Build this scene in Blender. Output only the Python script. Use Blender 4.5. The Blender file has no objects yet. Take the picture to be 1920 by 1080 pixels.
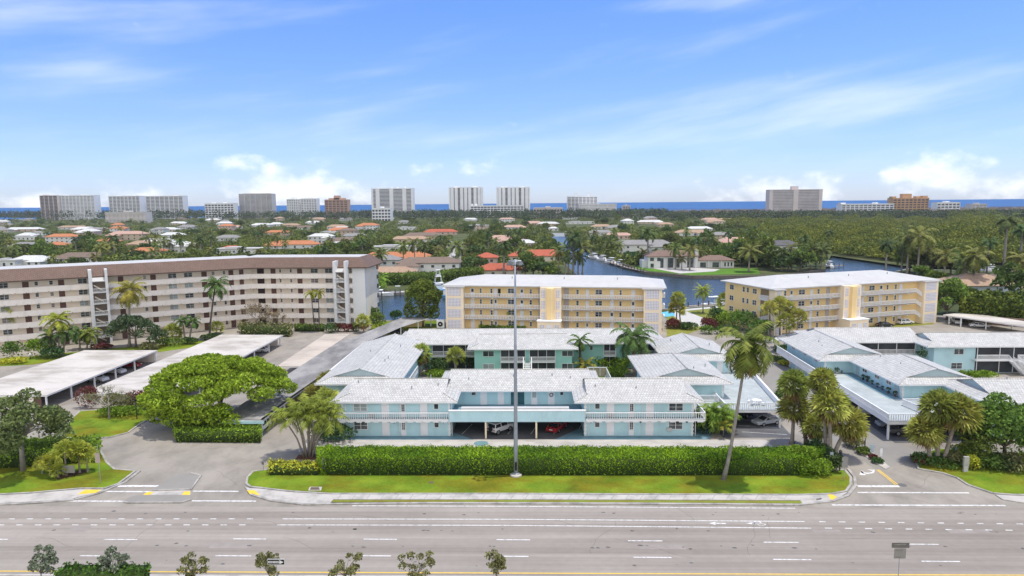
import bpy, bmesh, math, random
import numpy as np
from mathutils import Vector, Matrix
random.seed(7); RNG = np.random.default_rng(7)
C = bpy.context.scene.collection
PI = math.pi
# ---------------------------------------------------------------- camera model (real metres, camera 36 m above the ground)
F, H = 1280.0, 36.0
P, R, W = math.atan(159/1280), math.radians(0.5), math.radians(1.35)
cp, sp, cr, sr = math.cos(P), math.sin(P), math.cos(R), math.sin(R)
def _yw(v): return (v[0]*math.cos(W)-v[1]*math.sin(W), v[0]*math.sin(W)+v[1]*math.cos(W), v[2])
FWD, RT, UPV = _yw((0, cp, -sp)), _yw((cr, -sr*sp, -sr*cp)), _yw((sr, cr*sp, cr*cp))
def ray(x, y):
    a, b = (x-960)/F, (540-y)/F
    return [FWD[i]+a*RT[i]+b*UPV[i] for i in range(3)]
def at(x, y, z=0.0):
    d = ray(x, y); t = (z-H)/d[2]
    return (t*d[0], t*d[1], z)
def aty(x, y, Y):
    d = ray(x, y); t = Y/d[1]
    return (t*d[0], Y, H+t*d[2])
def zof(y, g):
    """height of what shows at picture row y above the ground point g"""
    d = ray(960, y); t = g[1]/d[1]
    return H+t*d[2] - (g[0]-t*d[0])*0.0087*1.0
def proj(p):
    q = (p[0], p[1], p[2]-H); dz = sum(q[i]*FWD[i] for i in range(3))
    if dz < 1: return (-9999, -9999)
    return (960+F*sum(q[i]*RT[i] for i in range(3))/dz, 540-F*sum(q[i]*UPV[i] for i in range(3))/dz)
def P2(*pts): return [at(x, y)[:2] for x, y in pts]

# ---------------------------------------------------------------- materials
MATS = {}
LEAFK = 1.5
def mat(name, col, rough=.8, var=.12, scale=1.5, spec=.25, col2=None, bump=0, island=0, orand=0, metal=0, trans=0, detail=4, stretch=None, fine=0):
    if name in MATS: return MATS[name]
    if island and trans: col = [c*LEAFK for c in col]; col2 = [c*LEAFK for c in col2] if col2 else None
    m = bpy.data.materials.new(name); m.use_nodes = True
    nt = m.node_tree; N = nt.nodes; L = nt.links; b = N['Principled BSDF']
    b.inputs['Roughness'].default_value = rough; b.inputs['Specular IOR Level'].default_value = spec
    b.inputs['Metallic'].default_value = metal
    tc = N.new('ShaderNodeTexCoord'); mp = N.new('ShaderNodeMapping'); L.new(tc.outputs['Object'], mp.inputs[0])
    if stretch: mp.inputs['Scale'].default_value = stretch
    no = N.new('ShaderNodeTexNoise'); no.inputs['Scale'].default_value = scale; no.inputs['Detail'].default_value = detail
    L.new(mp.outputs[0], no.inputs['Vector'])
    rp = N.new('ShaderNodeValToRGB'); rp.color_ramp.elements[0].position = .32; rp.color_ramp.elements[1].position = .68
    c1 = [max(0, c*(1-var)) for c in col]; c2 = col2 or [min(1, c*(1+var)) for c in col]
    rp.color_ramp.elements[0].color = (*c1, 1); rp.color_ramp.elements[1].color = (*c2, 1)
    L.new(no.outputs['Fac'], rp.inputs[0]); out = rp.outputs[0]
    def mul(sock, lo, hi, cur):
        mr = N.new('ShaderNodeMapRange'); mr.inputs['To Min'].default_value = lo; mr.inputs['To Max'].default_value = hi
        L.new(sock, mr.inputs['Value'])
        mx = N.new('ShaderNodeMix'); mx.data_type = 'RGBA'; mx.blend_type = 'MULTIPLY'; mx.inputs['Factor'].default_value = 1
        L.new(cur, mx.inputs['A']); L.new(mr.outputs[0], mx.inputs['B']); return mx.outputs['Result']
    if island:
        g = N.new('ShaderNodeNewGeometry'); out = mul(g.outputs['Random Per Island'], 1-island, 1+island, out)
    if orand:
        oi = N.new('ShaderNodeObjectInfo')
        hs = N.new('ShaderNodeHueSaturation'); mr = N.new('ShaderNodeMapRange')
        mr.inputs['To Min'].default_value = .5-orand*.12; mr.inputs['To Max'].default_value = .5+orand*.12
        L.new(oi.outputs['Random'], mr.inputs['Value']); L.new(mr.outputs[0], hs.inputs['Hue']); L.new(out, hs.inputs['Color'])
        mr2 = N.new('ShaderNodeMapRange'); mr2.inputs['To Min'].default_value = 1-orand; mr2.inputs['To Max'].default_value = 1+orand
        ma = N.new('ShaderNodeMath'); ma.operation = 'FRACT'; mm = N.new('ShaderNodeMath'); mm.operation = 'MULTIPLY'; mm.inputs[1].default_value = 7.31
        L.new(oi.outputs['Random'], mm.inputs[0]); L.new(mm.outputs[0], ma.inputs[0]); L.new(ma.outputs[0], mr2.inputs['Value']); L.new(mr2.outputs[0], hs.inputs['Value'])
        out = hs.outputs[0]
    if fine:
        n2 = N.new('ShaderNodeTexNoise'); n2.inputs['Scale'].default_value = scale*14; n2.inputs['Detail'].default_value = 3
        L.new(mp.outputs[0], n2.inputs['Vector']); out = mul(n2.outputs['Fac'], 1-fine, 1+fine, out)
    L.new(out, b.inputs['Base Color'])
    if bump:
        bp = N.new('ShaderNodeBump'); bp.inputs['Strength'].default_value = bump; bp.inputs['Distance'].default_value = .1
        L.new(no.outputs['Fac'], bp.inputs['Height']); L.new(bp.outputs[0], b.inputs['Normal'])
    if trans:
        t = N.new('ShaderNodeBsdfTranslucent'); ms = N.new('ShaderNodeMixShader'); ms.inputs[0].default_value = trans
        L.new(out, t.inputs[0]); L.new(b.outputs[0], ms.inputs[1]); L.new(t.outputs[0], ms.inputs[2])
        L.new(ms.outputs[0], N['Material Output'].inputs[0])
    MATS[name] = m; return m
def tile_mat(name, col, line, axis, tw=.42, th=.54, dirt=.35):
    """roof tiles in courses along axis ('x' or 'y'), with weathering"""
    if name in MATS: return MATS[name]
    m = mat(name, col, .75, .06, .35)
    nt = m.node_tree; N = nt.nodes; L = nt.links; b = N['Principled BSDF']
    src = b.inputs['Base Color'].links[0].from_socket
    tc = N.new('ShaderNodeTexCoord'); mp = N.new('ShaderNodeMapping'); L.new(tc.outputs['Object'], mp.inputs[0])
    if axis == 'y': mp.inputs['Rotation'].default_value = (0, 0, PI/2)
    br = N.new('ShaderNodeTexBrick'); br.inputs['Scale'].default_value = 1; br.inputs['Brick Width'].default_value = tw
    br.inputs['Row Height'].default_value = th; br.inputs['Mortar Size'].default_value = .05; br.inputs['Mortar Smooth'].default_value = .3
    br.inputs['Color1'].default_value = (1, 1, 1, 1); br.inputs['Color2'].default_value = (.84, .84, .84, 1); br.inputs['Mortar'].default_value = (line, line, line, 1)
    L.new(mp.outputs[0], br.inputs['Vector'])
    mx = N.new('ShaderNodeMix'); mx.data_type = 'RGBA'; mx.blend_type = 'MULTIPLY'; mx.inputs['Factor'].default_value = 1
    L.new(src, mx.inputs['A']); L.new(br.outputs['Color'], mx.inputs['B'])
    no = N.new('ShaderNodeTexNoise'); no.inputs['Scale'].default_value = 1.7; no.inputs['Detail'].default_value = 8; no.inputs['Roughness'].default_value = .8
    L.new(tc.outputs['Object'], no.inputs['Vector'])
    rp = N.new('ShaderNodeValToRGB'); rp.color_ramp.elements[0].position = .36; rp.color_ramp.elements[1].position = .56
    d = 1-dirt; rp.color_ramp.elements[0].color = (d, d*.99, d*.97, 1); rp.color_ramp.elements[1].color = (1, 1, 1, 1)
    L.new(no.outputs['Fac'], rp.inputs[0])
    m2 = N.new('ShaderNodeMix'); m2.data_type = 'RGBA'; m2.blend_type = 'MULTIPLY'; m2.inputs['Factor'].default_value = 1
    L.new(mx.outputs['Result'], m2.inputs['A']); L.new(rp.outputs[0], m2.inputs['B']); L.new(m2.outputs['Result'], b.inputs['Base Color'])
    return m
def streak(m, amount, scale, stretch, lo=.35, hi=.6, tint=(1, 1, 1)):
    """stains with a shape of their own: long blotches"""
    nt = m.node_tree; N = nt.nodes; L = nt.links; b = N['Principled BSDF']
    src = b.inputs['Base Color'].links[0].from_socket
    tc = N.new('ShaderNodeTexCoord'); mp = N.new('ShaderNodeMapping'); mp.inputs['Scale'].default_value = stretch; L.new(tc.outputs['Object'], mp.inputs[0])
    no = N.new('ShaderNodeTexNoise'); no.inputs['Scale'].default_value = scale; no.inputs['Detail'].default_value = 7; no.inputs['Roughness'].default_value = .65
    L.new(mp.outputs[0], no.inputs['Vector'])
    rp = N.new('ShaderNodeValToRGB'); rp.color_ramp.elements[0].position = lo; rp.color_ramp.elements[1].position = hi
    d = 1-amount; rp.color_ramp.elements[0].color = (d*tint[0], d*tint[1], d*tint[2], 1); rp.color_ramp.elements[1].color = (1, 1, 1, 1)
    L.new(no.outputs['Fac'], rp.inputs[0])
    m2 = N.new('ShaderNodeMix'); m2.data_type = 'RGBA'; m2.blend_type = 'MULTIPLY'; m2.inputs['Factor'].default_value = 1
    L.new(src, m2.inputs['A']); L.new(rp.outputs[0], m2.inputs['B']); L.new(m2.outputs['Result'], b.inputs['Base Color'])
    return m

# ---------------------------------------------------------------- mesh building
class MB:
    def __init__(s, fr=(0, 0, 0)):
        s.v, s.f, s.mi = [], [], []; s.ox, s.oy, s.a = fr; s.c, s.s = math.cos(s.a), math.sin(s.a); s.m = 0
    def V(s, u, v, z): s.v.append((s.ox+u*s.c-v*s.s, s.oy+u*s.s+v*s.c, z)); return len(s.v)-1
    def face(s, *pts):
        s.f.append([s.V(*p) for p in pts]); s.mi.append(s.m); return s
    def idx(s, *i): s.f.append(list(i)); s.mi.append(s.m)
    def box(s, u0, u1, v0, v1, z0, z1):
        b = [s.V(u, v, z) for z in (z0, z1) for u, v in ((u0, v0), (u1, v0), (u1, v1), (u0, v1))]
        for q in ((3, 2, 1, 0), (4, 5, 6, 7), (0, 1, 5, 4), (1, 2, 6, 5), (2, 3, 7, 6), (3, 0, 4, 7)): s.idx(*[b[i] for i in q])
        return s
    def prism(s, poly, z0, z1):
        n = len(poly); A = sum(poly[i][0]*poly[(i+1) % n][1]-poly[(i+1) % n][0]*poly[i][1] for i in range(n))
        if A < 0: poly = poly[::-1]
        lo = [s.V(p[0], p[1], z0) for p in poly]; hi = [s.V(p[0], p[1], z1) for p in poly]
        s.idx(*hi); s.idx(*lo[::-1])
        for i in range(n): s.idx(lo[i], lo[(i+1) % n], hi[(i+1) % n], hi[i])
        return s
    def tube(s, pts, rad, n=8, cap=True):
        rings = []
        for k, p in enumerate(pts):
            p = Vector(p); q = Vector(pts[min(k+1, len(pts)-1)])-Vector(pts[max(k-1, 0)])
            q = q.normalized() if q.length > 1e-6 else Vector((0, 0, 1))
            a = q.cross(Vector((0, 1, .13))).normalized(); b = q.cross(a); r = rad[k] if isinstance(rad, (list, tuple)) else rad
            rings.append([s.V(*(p+a*(r*math.cos(2*PI*i/n))+b*(r*math.sin(2*PI*i/n)))) for i in range(n)])
        for A, B in zip(rings, rings[1:]):
            for i in range(n): s.idx(A[i], A[(i+1) % n], B[(i+1) % n], B[i])
        if cap: s.idx(*rings[-1]); s.idx(*rings[0][::-1])
        return s
    def lathe(s, c, prof, n=12):
        rings = [[s.V(c[0]+r*math.cos(2*PI*i/n), c[1]+r*math.sin(2*PI*i/n), c[2]+z) for i in range(n)] for r, z in prof]
        for A, B in zip(rings, rings[1:]):
            for i in range(n): s.idx(A[i], A[(i+1) % n], B[(i+1) % n], B[i])
        s.idx(*rings[-1]); s.idx(*rings[0][::-1]); return s
    def rail(s, p, q, z0, z1, sp=.16, w=.07, post=0):
        """railing with balusters between two plan points; z0, z1 may be (start, end) pairs"""
        z0 = z0 if isinstance(z0, tuple) else (z0, z0); z1 = z1 if isinstance(z1, tuple) else (z1, z1)
        d = math.dist(p, q); n = max(2, int(d/sp)); ux, uy = (q[0]-p[0])/d, (q[1]-p[1])/d; nx, ny = -uy*w*.5, ux*w*.5
        def bar(a, b, za0, za1, zb0, zb1, k=1.0):
            pa = (p[0]+ux*a, p[1]+uy*a); pb = (p[0]+ux*b, p[1]+uy*b)
            o = [(pa[0]-nx*k, pa[1]-ny*k), (pb[0]-nx*k, pb[1]-ny*k), (pb[0]+nx*k, pb[1]+ny*k), (pa[0]+nx*k, pa[1]+ny*k)]
            lo = [s.V(*o[0], za0), s.V(*o[1], zb0), s.V(*o[2], zb0), s.V(*o[3], za0)]; hi = [s.V(*o[0], za1), s.V(*o[1], zb1), s.V(*o[2], zb1), s.V(*o[3], za1)]
            s.idx(*lo[::-1]); s.idx(*hi)
            for i in range(4): s.idx(lo[i], lo[(i+1) % 4], hi[(i+1) % 4], hi[i])
        lerp = lambda zz, t: zz[0]+(zz[1]-zz[0])*t
        bar(0, d, z1[0]-.1, z1[0], z1[1]-.1, z1[1], 1.7); bar(0, d, z0[0]+.06, z0[0]+.15, z0[1]+.06, z0[1]+.15, 1.3)
        for i in range(n+1):
            a = i*d/n; t0 = max(0, a-w*.5); t1 = min(d, a+w*.5)
            bar(t0, t1, lerp(z0, t0/d)+.15, lerp(z1, t0/d)-.1, lerp(z0, t1/d)+.15, lerp(z1, t1/d)-.1, .9)
        return s
    def build(s, name, mats, parent=None, smooth=False, kind=None):
        me = bpy.data.meshes.new(name); o = bpy.data.objects.new(name, me); C.objects.link(o)
        off = Vector((0, 0, 0))
        q = parent
        while q is not None: off += q.location; q = q.parent
        me.from_pydata([tuple(Vector(p)-off) for p in s.v] if parent else s.v, [], s.f)
        mats = mats if isinstance(mats, (list, tuple)) else [mats]
        for m in mats: me.materials.append(m)
        if len(mats) > 1: me.polygons.foreach_set('material_index', s.mi)
        if smooth: me.polygons.foreach_set('use_smooth', [True]*len(me.polygons))
        me.update()
        if parent: o.parent = parent
        if kind: o['kind'] = kind
        return o
def tag(o, label=None, cat=None, group=None, kind=None):
    if label: o['label'] = label
    if cat: o['category'] = cat
    if group: o['group'] = group
    if kind: o['kind'] = kind
    return o
def thing(name, label, cat, loc=(0, 0, 0), group=None, rz=0, scale=1):
    o = bpy.data.objects.new(name, None); C.objects.link(o); o.location = loc; o.rotation_euler = (0, 0, rz); o.scale = (scale,)*3
    o.empty_display_size = .5
    return tag(o, label, cat, group)
def dup(root, loc, rz=0, scale=1, label=None, group=None, squash=1):
    r = root.copy(); C.objects.link(r); r.location = loc; r.rotation_euler = (0, 0, rz); r.scale = (scale, scale, scale*squash)
    for k in ('label', 'group'):
        if k in r.keys(): del r[k]
    tag(r, label, None, group)
    for ch in KIDS.get(root.name, ()):
        c = ch.copy(); C.objects.link(c); c.parent = r
        for g in KIDS.get(ch.name, ()):
            d = g.copy(); C.objects.link(d); d.parent = c
    return r
KIDS = {}
def index_kids():
    KIDS.clear()
    for o in bpy.data.objects:
        if o.parent: KIDS.setdefault(o.parent.name, []).append(o)
def sheet(name, poly, z, m, kind='structure', thick=0, label=None, cat=None):
    mb = MB()
    n = len(poly); A = sum(poly[i][0]*poly[(i+1) % n][1]-poly[(i+1) % n][0]*poly[i][1] for i in range(n))
    if A < 0: poly = poly[::-1]
    if thick: mb.prism(poly, z-thick, z)
    else: mb.face(*[(p[0], p[1], z) for p in poly])
    o = mb.build(name, m); tag(o, label, cat, None, kind)
    bm = bmesh.new(); bm.from_mesh(o.data); bmesh.ops.triangulate(bm, faces=[f for f in bm.faces if len(f.verts) > 4]); bm.to_mesh(o.data); bm.free()
    return o
def np_mesh(name, verts, nper, m, parent=None, extra=None):
    """verts (n*nper,3): n faces of nper corners each; extra = (verts, faces) of solid wood in slot 1"""
    me = bpy.data.meshes.new(name); nv = len(verts); nf = nv//nper
    ev, ef = extra if extra else ([], [])
    allv = np.concatenate([verts, np.array(ev, float).reshape(-1, 3)]) if len(ev) else verts
    me.vertices.add(len(allv)); me.vertices.foreach_set('co', allv.astype(np.float32).ravel())
    loops = list(range(nv)) if False else np.arange(nv)
    starts = np.arange(nf)*nper
    if len(ef):
        el = np.array([i+nv for f in ef for i in f]); es = np.cumsum([0]+[len(f) for f in ef])[:-1]+nv
        loops = np.concatenate([loops, el]); starts = np.concatenate([starts, es])
    me.loops.add(len(loops)); me.loops.foreach_set('vertex_index', loops.astype(np.int32))
    me.polygons.add(len(starts)); me.polygons.foreach_set('loop_start', starts.astype(np.int32))
    for q in (m if isinstance(m, (list, tuple)) else [m]): me.materials.append(q)
    if len(ef): me.polygons.foreach_set('material_index', np.concatenate([np.zeros(nf), np.ones(len(ef))]).astype(np.int32))
    me.update(calc_edges=True); me.validate()
    o = bpy.data.objects.new(name, me); C.objects.link(o)
    if parent: o.parent = parent
    return o
def unit(n):
    a = RNG.normal(size=(n, 3)); return a/np.linalg.norm(a, axis=1)[:, None]
def leaf_quads(cen, size, ratio=.55, flat=0.0):
    n = len(cen); a = unit(n); a[:, 2] *= (1-flat*.6); b = np.cross(a, unit(n)); b /= np.linalg.norm(b, axis=1)[:, None]
    s = np.asarray(size).reshape(-1, 1); A = a*s; B = b*s*ratio
    return np.stack([cen+A, cen+B, cen-A, cen-B], 1).reshape(-1, 3)
def blob_points(blobs, n, shell=.55, low=.35):
    """points spread through ellipsoid clumps, denser near their surface, fewer on the underside"""
    w = np.array([b[3]*b[4]+b[3]*b[5] for b in blobs]); k = RNG.choice(len(blobs), n, p=w/w.sum()); B = np.array(blobs)[k]
    d = unit(n); flip = (d[:, 2] < 0) & (RNG.random(n) > low); d[flip, 2] *= -1
    r = shell+(1-shell)*RNG.random(n)**.5; r = np.where(RNG.random(n) < .15, RNG.random(n), r)
    return B[:, :3]+d*B[:, 3:6]*r[:, None]
# ---------------------------------------------------------------- camera, sun, sky
cam = bpy.data.cameras.new('camera'); co = bpy.data.objects.new('camera', cam); C.objects.link(co)
M3 = Matrix((RT, UPV, [-c for c in FWD])).transposed(); co.matrix_world = Matrix.Translation((0, 0, H)) @ M3.to_4x4()
cam.sensor_width = 36; cam.lens = 36*F/1920; cam.clip_start = 1; cam.clip_end = 150000
bpy.context.scene.camera = co
SUN = Vector((.17, .03, 1)).normalized()
sl = bpy.data.lights.new('sun', 'SUN'); so = bpy.data.objects.new('sun', sl); C.objects.link(so)
sl.energy = 2.5; sl.angle = math.radians(.5); sl.color = (1, .945, .84)
so.rotation_euler = SUN.to_track_quat('Z', 'Y').to_euler(); so.location = (0, 0, 200)
wd = bpy.data.worlds.new('World'); bpy.context.scene.world = wd; wd.use_nodes = True
nt = wd.node_tree; N = nt.nodes; L = nt.links; bg = N['Background']
sk = N.new('ShaderNodeTexSky'); sk.sky_type = 'NISHITA'; sk.sun_disc = False
sk.sun_elevation = math.asin(SUN.z); sk.sun_rotation = math.atan2(SUN.x, SUN.y); sk.altitude = 30; sk.air_density = 1.0; sk.dust_density = .35; sk.ozone_density = 2.2
tc = N.new('ShaderNodeTexCoord'); sx = N.new('ShaderNodeSeparateXYZ'); L.new(tc.outputs['Generated'], sx.inputs[0])
def M(op, a, b=None, c=None):
    n = N.new('ShaderNodeMath'); n.operation = op
    for i, q in enumerate((a, b, c)):
        if q is None: continue
        if isinstance(q, (int, float)): n.inputs[i].default_value = q
        else: L.new(q, n.inputs[i])
    return n.outputs[0]
def MR(v, a, b, c=0, d=1, smooth=True):
    n = N.new('ShaderNodeMapRange'); n.interpolation_type = 'SMOOTHSTEP' if smooth else 'LINEAR'
    for i, q in enumerate((a, b, c, d)): n.inputs[i+1].default_value = q
    L.new(v, n.inputs[0]); return n.outputs[0]
az = M('ARCTAN2', sx.outputs[0], sx.outputs[1]); el = M('ARCSINE', sx.outputs[2])
def cn(su, sv, ou, scale, detail, rough, rot=0):
    cb = N.new('ShaderNodeCombineXYZ'); u = az; v = el
    if rot:
        u = M('ADD', M('MULTIPLY', az, math.cos(rot)), M('MULTIPLY', el, math.sin(rot))); v = M('SUBTRACT', M('MULTIPLY', el, math.cos(rot)), M('MULTIPLY', az, math.sin(rot)))
    L.new(M('MULTIPLY', u, su), cb.inputs[0]); L.new(M('MULTIPLY', v, sv), cb.inputs[1]); cb.inputs[2].default_value = ou
    n = N.new('ShaderNodeTexNoise'); n.inputs['Scale'].default_value = scale; n.inputs['Detail'].default_value = detail; n.inputs['Roughness'].default_value = rough
    L.new(cb.outputs[0], n.inputs[0]); return n.outputs[0]
# heaps of cumulus low over the sea, where they stand in the sky
def heap(a0, e0, wa, we, lift):
    d = M('ADD', M('POWER', M('DIVIDE', M('ABSOLUTE', M('SUBTRACT', az, a0)), wa), 2), M('POWER', M('DIVIDE', M('ABSOLUTE', M('SUBTRACT', el, e0)), we), 2))
    return M('MULTIPLY', M('EXPONENT', M('MULTIPLY', d, -1)), lift)
hs = None
for q in ((-.325, .018, .09, .034, 1.0), (-.39, .058, .05, .016, .55), (-.62, .0, .05, .022, 1.0), (-.52, .012, .05, .018, .7), (.36, .012, .10, .028, .6), (.52, .035, .05, .022, .75), (.62, .015, .12, .028, .6), (.25, .0, .12, .02, .3), (-.1, .05, .12, .02, .35)):
    g = heap(*q); hs = g if hs is None else M('ADD', hs, g)
cu = cn(1, 1.5, 3.1, 26, 8, .55)
cum = MR(M('ADD', M('MULTIPLY', hs, .55), cu), .66, 1.04)
wi = cn(1.0, 7, 7.7, 3.2, 6, .55, .16); wi2 = cn(1, 3, 1.2, 1.6, 3, .5, .1)
band = heap(.28, .125, .30, .035, .30)
band2 = heap(-.66, .215, .20, .04, .30); band3 = heap(-.56, .165, .12, .018, .3); band4 = heap(.24, .262, .09, .014, .4); band5 = heap(.02, .085, .3, .025, .3)
bs = M('ADD', M('ADD', band, band2), M('ADD', M('ADD', band3, band4), band5))
wis = MR(M('ADD', M('ADD', M('MULTIPLY', wi, .75), M('MULTIPLY', wi2, .25)), M('MULTIPLY', bs, .62)), .50, 1.15, 0, .66)
# broken bright cloud added out of view behind the camera to light the facades
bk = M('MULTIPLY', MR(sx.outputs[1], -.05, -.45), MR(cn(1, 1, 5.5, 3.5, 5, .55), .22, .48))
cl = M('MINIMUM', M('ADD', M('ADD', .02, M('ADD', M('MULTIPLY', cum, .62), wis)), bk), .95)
# deeper blue overhead than at the horizon
hv = N.new('ShaderNodeMix'); hv.data_type = 'RGBA'; hv.blend_type = 'MULTIPLY'; hv.inputs['Factor'].default_value = 1
cr_ = N.new('ShaderNodeValToRGB'); L.new(MR(el, 0, .30, 0, 1, False), cr_.inputs[0])
e = cr_.color_ramp.elements; e[0].position = 0; e[0].color = (.62, .73, 1.12, 1); e[1].position = 1; e[1].color = (.43, .66, 1.05, 1)
x = e.new(.35); x.color = (.54, .66, 1.0, 1)
L.new(sk.outputs[0], hv.inputs['A']); L.new(cr_.outputs[0], hv.inputs['B'])
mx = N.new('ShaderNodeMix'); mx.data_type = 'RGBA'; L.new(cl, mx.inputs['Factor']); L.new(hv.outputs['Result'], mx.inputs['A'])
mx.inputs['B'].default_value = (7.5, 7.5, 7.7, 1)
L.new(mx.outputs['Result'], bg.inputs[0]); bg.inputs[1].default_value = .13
vs = bpy.context.scene.view_settings; vs.view_transform = 'Standard'; vs.look = 'None'; vs.exposure = 0.52; vs.gamma = 1
bpy.context.scene.cycles.max_bounces = 5; bpy.context.scene.cycles.use_denoising = True

# ---------------------------------------------------------------- materials of the place
ASPH = streak(mat('asphalt_road', (.345, .308, .266), .9, .07, .09, .15, fine=.10), .30, .5, (.012, .9, 1), .38, .62, (1, .98, .96))
LOT = streak(mat('asphalt_lot', (.32, .288, .245), .9, .10, .12, .15, fine=.06), .22, .25, (1, .6, 1), .36, .56)
LOTD = mat('asphalt_new', (.275, .258, .23), .9, .06, .3, .15)
SHADELOT = mat('shaded_carport_floor', (.12, .12, .125), .9, .2, .3, .15)  # lot asphalt with the shade under the decks put into its colour
CONC = streak(mat('concrete', (.48, .45, .41), .9, .07, .5, .15, fine=.04), .22, .5, (1, 1, 1), .36, .52)
CURB = streak(mat('kerb_concrete', (.42, .395, .36), .9, .1, .5, .15), .35, .8, (1, 1, 1), .38, .55)
GRASS = streak(mat('grass', (.125, .225, .016), .95, .18, .25, .1, col2=(.20, .27, .022), fine=.3), .42, .13, (1, 1.6, 1), .40, .58, (1.75, 1.15, 1.2))
DRYGRASS = mat('dry_grass', (.25, .21, .04), .95, .2, .4, .1, col2=(.21, .25, .04), fine=.25)
MULCH = mat('mulch', (.13, .065, .04), .95, .35, 3, .1)
WHITEP = streak(mat('road_paint', (.72, .70, .67), .7, .08, 2, .2), .45, 2.5, (1, 1, 1), .36, .52)
YELP = mat('yellow_paint', (.80, .52, .06), .7, .12, 2, .2)
LAND = mat('land', (.07, .095, .03), .95, .35, .03, .1, col2=(.13, .14, .06), fine=.2)
SAND = mat('sand', (.5, .44, .34), .95, .1, .1)
WATER = mat('canal_water', (.024, .040, .046), .22, .25, .08, .30)
b = WATER.node_tree.nodes['Principled BSDF']
def waves(m, sc, st, dist):
    nt = m.node_tree; b = nt.nodes['Principled BSDF']; no = nt.nodes.new('ShaderNodeTexNoise'); no.inputs['Scale'].default_value = sc; no.inputs['Detail'].default_value = 4
    tc = nt.nodes.new('ShaderNodeTexCoord'); nt.links.new(tc.outputs['Object'], no.inputs['Vector'])
    bp = nt.nodes.new('ShaderNodeBump'); bp.inputs['Strength'].default_value = st; bp.inputs['Distance'].default_value = dist
    nt.links.new(no.outputs['Fac'], bp.inputs['Height']); nt.links.new(bp.outputs[0], b.inputs['Normal'])
waves(WATER, .5, .9, .35)
SEA = mat('sea_water', (.032, .12, .31), .7, .18, .002, .02, col2=(.042, .15, .36))
ROCK = mat('seawall_stone', (.16, .14, .12), .95, .3, 1.5)

# ---------------------------------------------------------------- ground with the canal cut out of it
NEARB = [(-400, 600), (700, 602), (830, 600), (1250, 580), (1345, 573), (1440, 560), (1600, 530), (1660, 513), (1705, 504), (1850, 509), (1930, 510), (2300, 506)]
FARB = [(2300, 497), (1850, 505), (1690, 498), (1558, 479), (1547, 505), (1480, 514), (1420, 518), (1300, 518), (1210, 510), (1172, 497), (1135, 484), (1098, 466), (1068, 452), (1058, 437),
        (1036, 437), (1032, 452), (1040, 475), (1065, 500), (1080, 516), (1000, 522), (840, 545), (700, 547), (-400, 545)]
CANAL = P2(*(NEARB+FARB))
def land():
    bm = bmesh.new(); out = [(-4500, -60), (4500, -60), (4500, 2080), (-4500, 2080)]
    eds = []
    for loop in (out, CANAL):
        vs = [bm.verts.new((x, y, 0)) for x, y in loop]
        eds += [bm.edges.new((vs[i], vs[(i+1) % len(vs)])) for i in range(len(vs))]
    bmesh.ops.triangle_fill(bm, edges=eds, use_beauty=True)
    for f in bm.faces:
        if f.normal.z < 0: f.normal_flip()
    me = bpy.data.meshes.new('ground'); bm.to_mesh(me); me.materials.append(LAND)
    o = bpy.data.objects.new('ground', me); C.objects.link(o); o['kind'] = 'structure'
land()
sheet('canal_water', [(-1600, 190), (1600, 190), (1600, 760), (-1600, 760)], -1.1, WATER)
sheet('sea_water', [(-70000, 2060), (70000, 2060), (70000, 90000), (-70000, 90000)], -.6, SEA)
sheet('beach', [(-4500, 2040), (4500, 2040), (4500, 2090), (-4500, 2090)], .05, SAND)
def wall_strip(name, pts, z0, z1, w, m, label, cat, kind=None):
    mb = MB()
    for p, q in zip(pts, pts[1:]):
        d = math.dist(p, q); nx, ny = -(q[1]-p[1])/d*w/2, (q[0]-p[0])/d*w/2
        mb.prism([(p[0]-nx, p[1]-ny), (q[0]-nx, q[1]-ny), (q[0]+nx, q[1]+ny), (p[0]+nx, p[1]+ny)], z0, z1)
    return tag(mb.build(name, m), label, cat, None, kind)
wall_strip('seawall', P2(*NEARB), -1.3, .18, .6, CONC, 'pale concrete seawall on the near bank of the canal behind the yellow blocks', 'seawall')
nb = P2(*FARB[4:14]); wall_strip('seawall', nb, -1.3, .25, .7, ROCK, 'dark stone seawall round the villa lawn on the canal point', 'seawall')
wall_strip('seawall', P2(*FARB[14:23]), -1.3, .2, .6, ROCK, 'dark seawall on the far bank of the canal behind the beige block', 'seawall')

# ---------------------------------------------------------------- car park, road, kerbs, lawns
sheet('parking_lot', [(-190, 62), (190, 62), (190, 204), (120, 215), (-190, 204)], .004, LOT)
ROADP = [(-260, 62.2), (260, 62.2), (260, 77.6), (-260, 77.6)]
sheet('road', ROADP, .008, ASPH)
sheet('median_ground', [(-260, 40), (260, 40), (260, 61.9), (-260, 61.9)], .10, mat('median_soil', (.34, .29, .2), .95, .2, .4, .1, fine=.2), thick=.12)
wall_strip('kerb', [(-260, 62.05), (260, 62.05)], 0, .16, .3, CONC, None, None, 'structure')
def lines(name, segs, m, w, z=.016):
    mb = MB()
    for p, q in segs:
        d = math.dist(p, q); nx, ny = -(q[1]-p[1])/d*w/2, (q[0]-p[0])/d*w/2
        mb.face((p[0]-nx, p[1]-ny, z), (q[0]-nx, q[1]-ny, z), (q[0]+nx, q[1]+ny, z), (p[0]+nx, p[1]+ny, z))
    o = mb.build(name, m); o['kind'] = 'structure'; return o
A2 = lambda x, y: at(x, y)[:2]
seg = []
def ln(x0, y0, x1, y1): seg.append((A2(x0, y0), A2(x1, y1)))
ln(530, 973, 960, 973.8); ln(960, 973.8, 1509, 978); ln(520, 984.3, 960, 985.2); ln(960, 985.2, 1521, 990.5)
ln(660, 948.6, 960, 949.5); ln(960, 949.5, 1491, 953)
for x in range(14): ln(16+x*34.4, 973, 27+x*34.4, 973)
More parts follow.
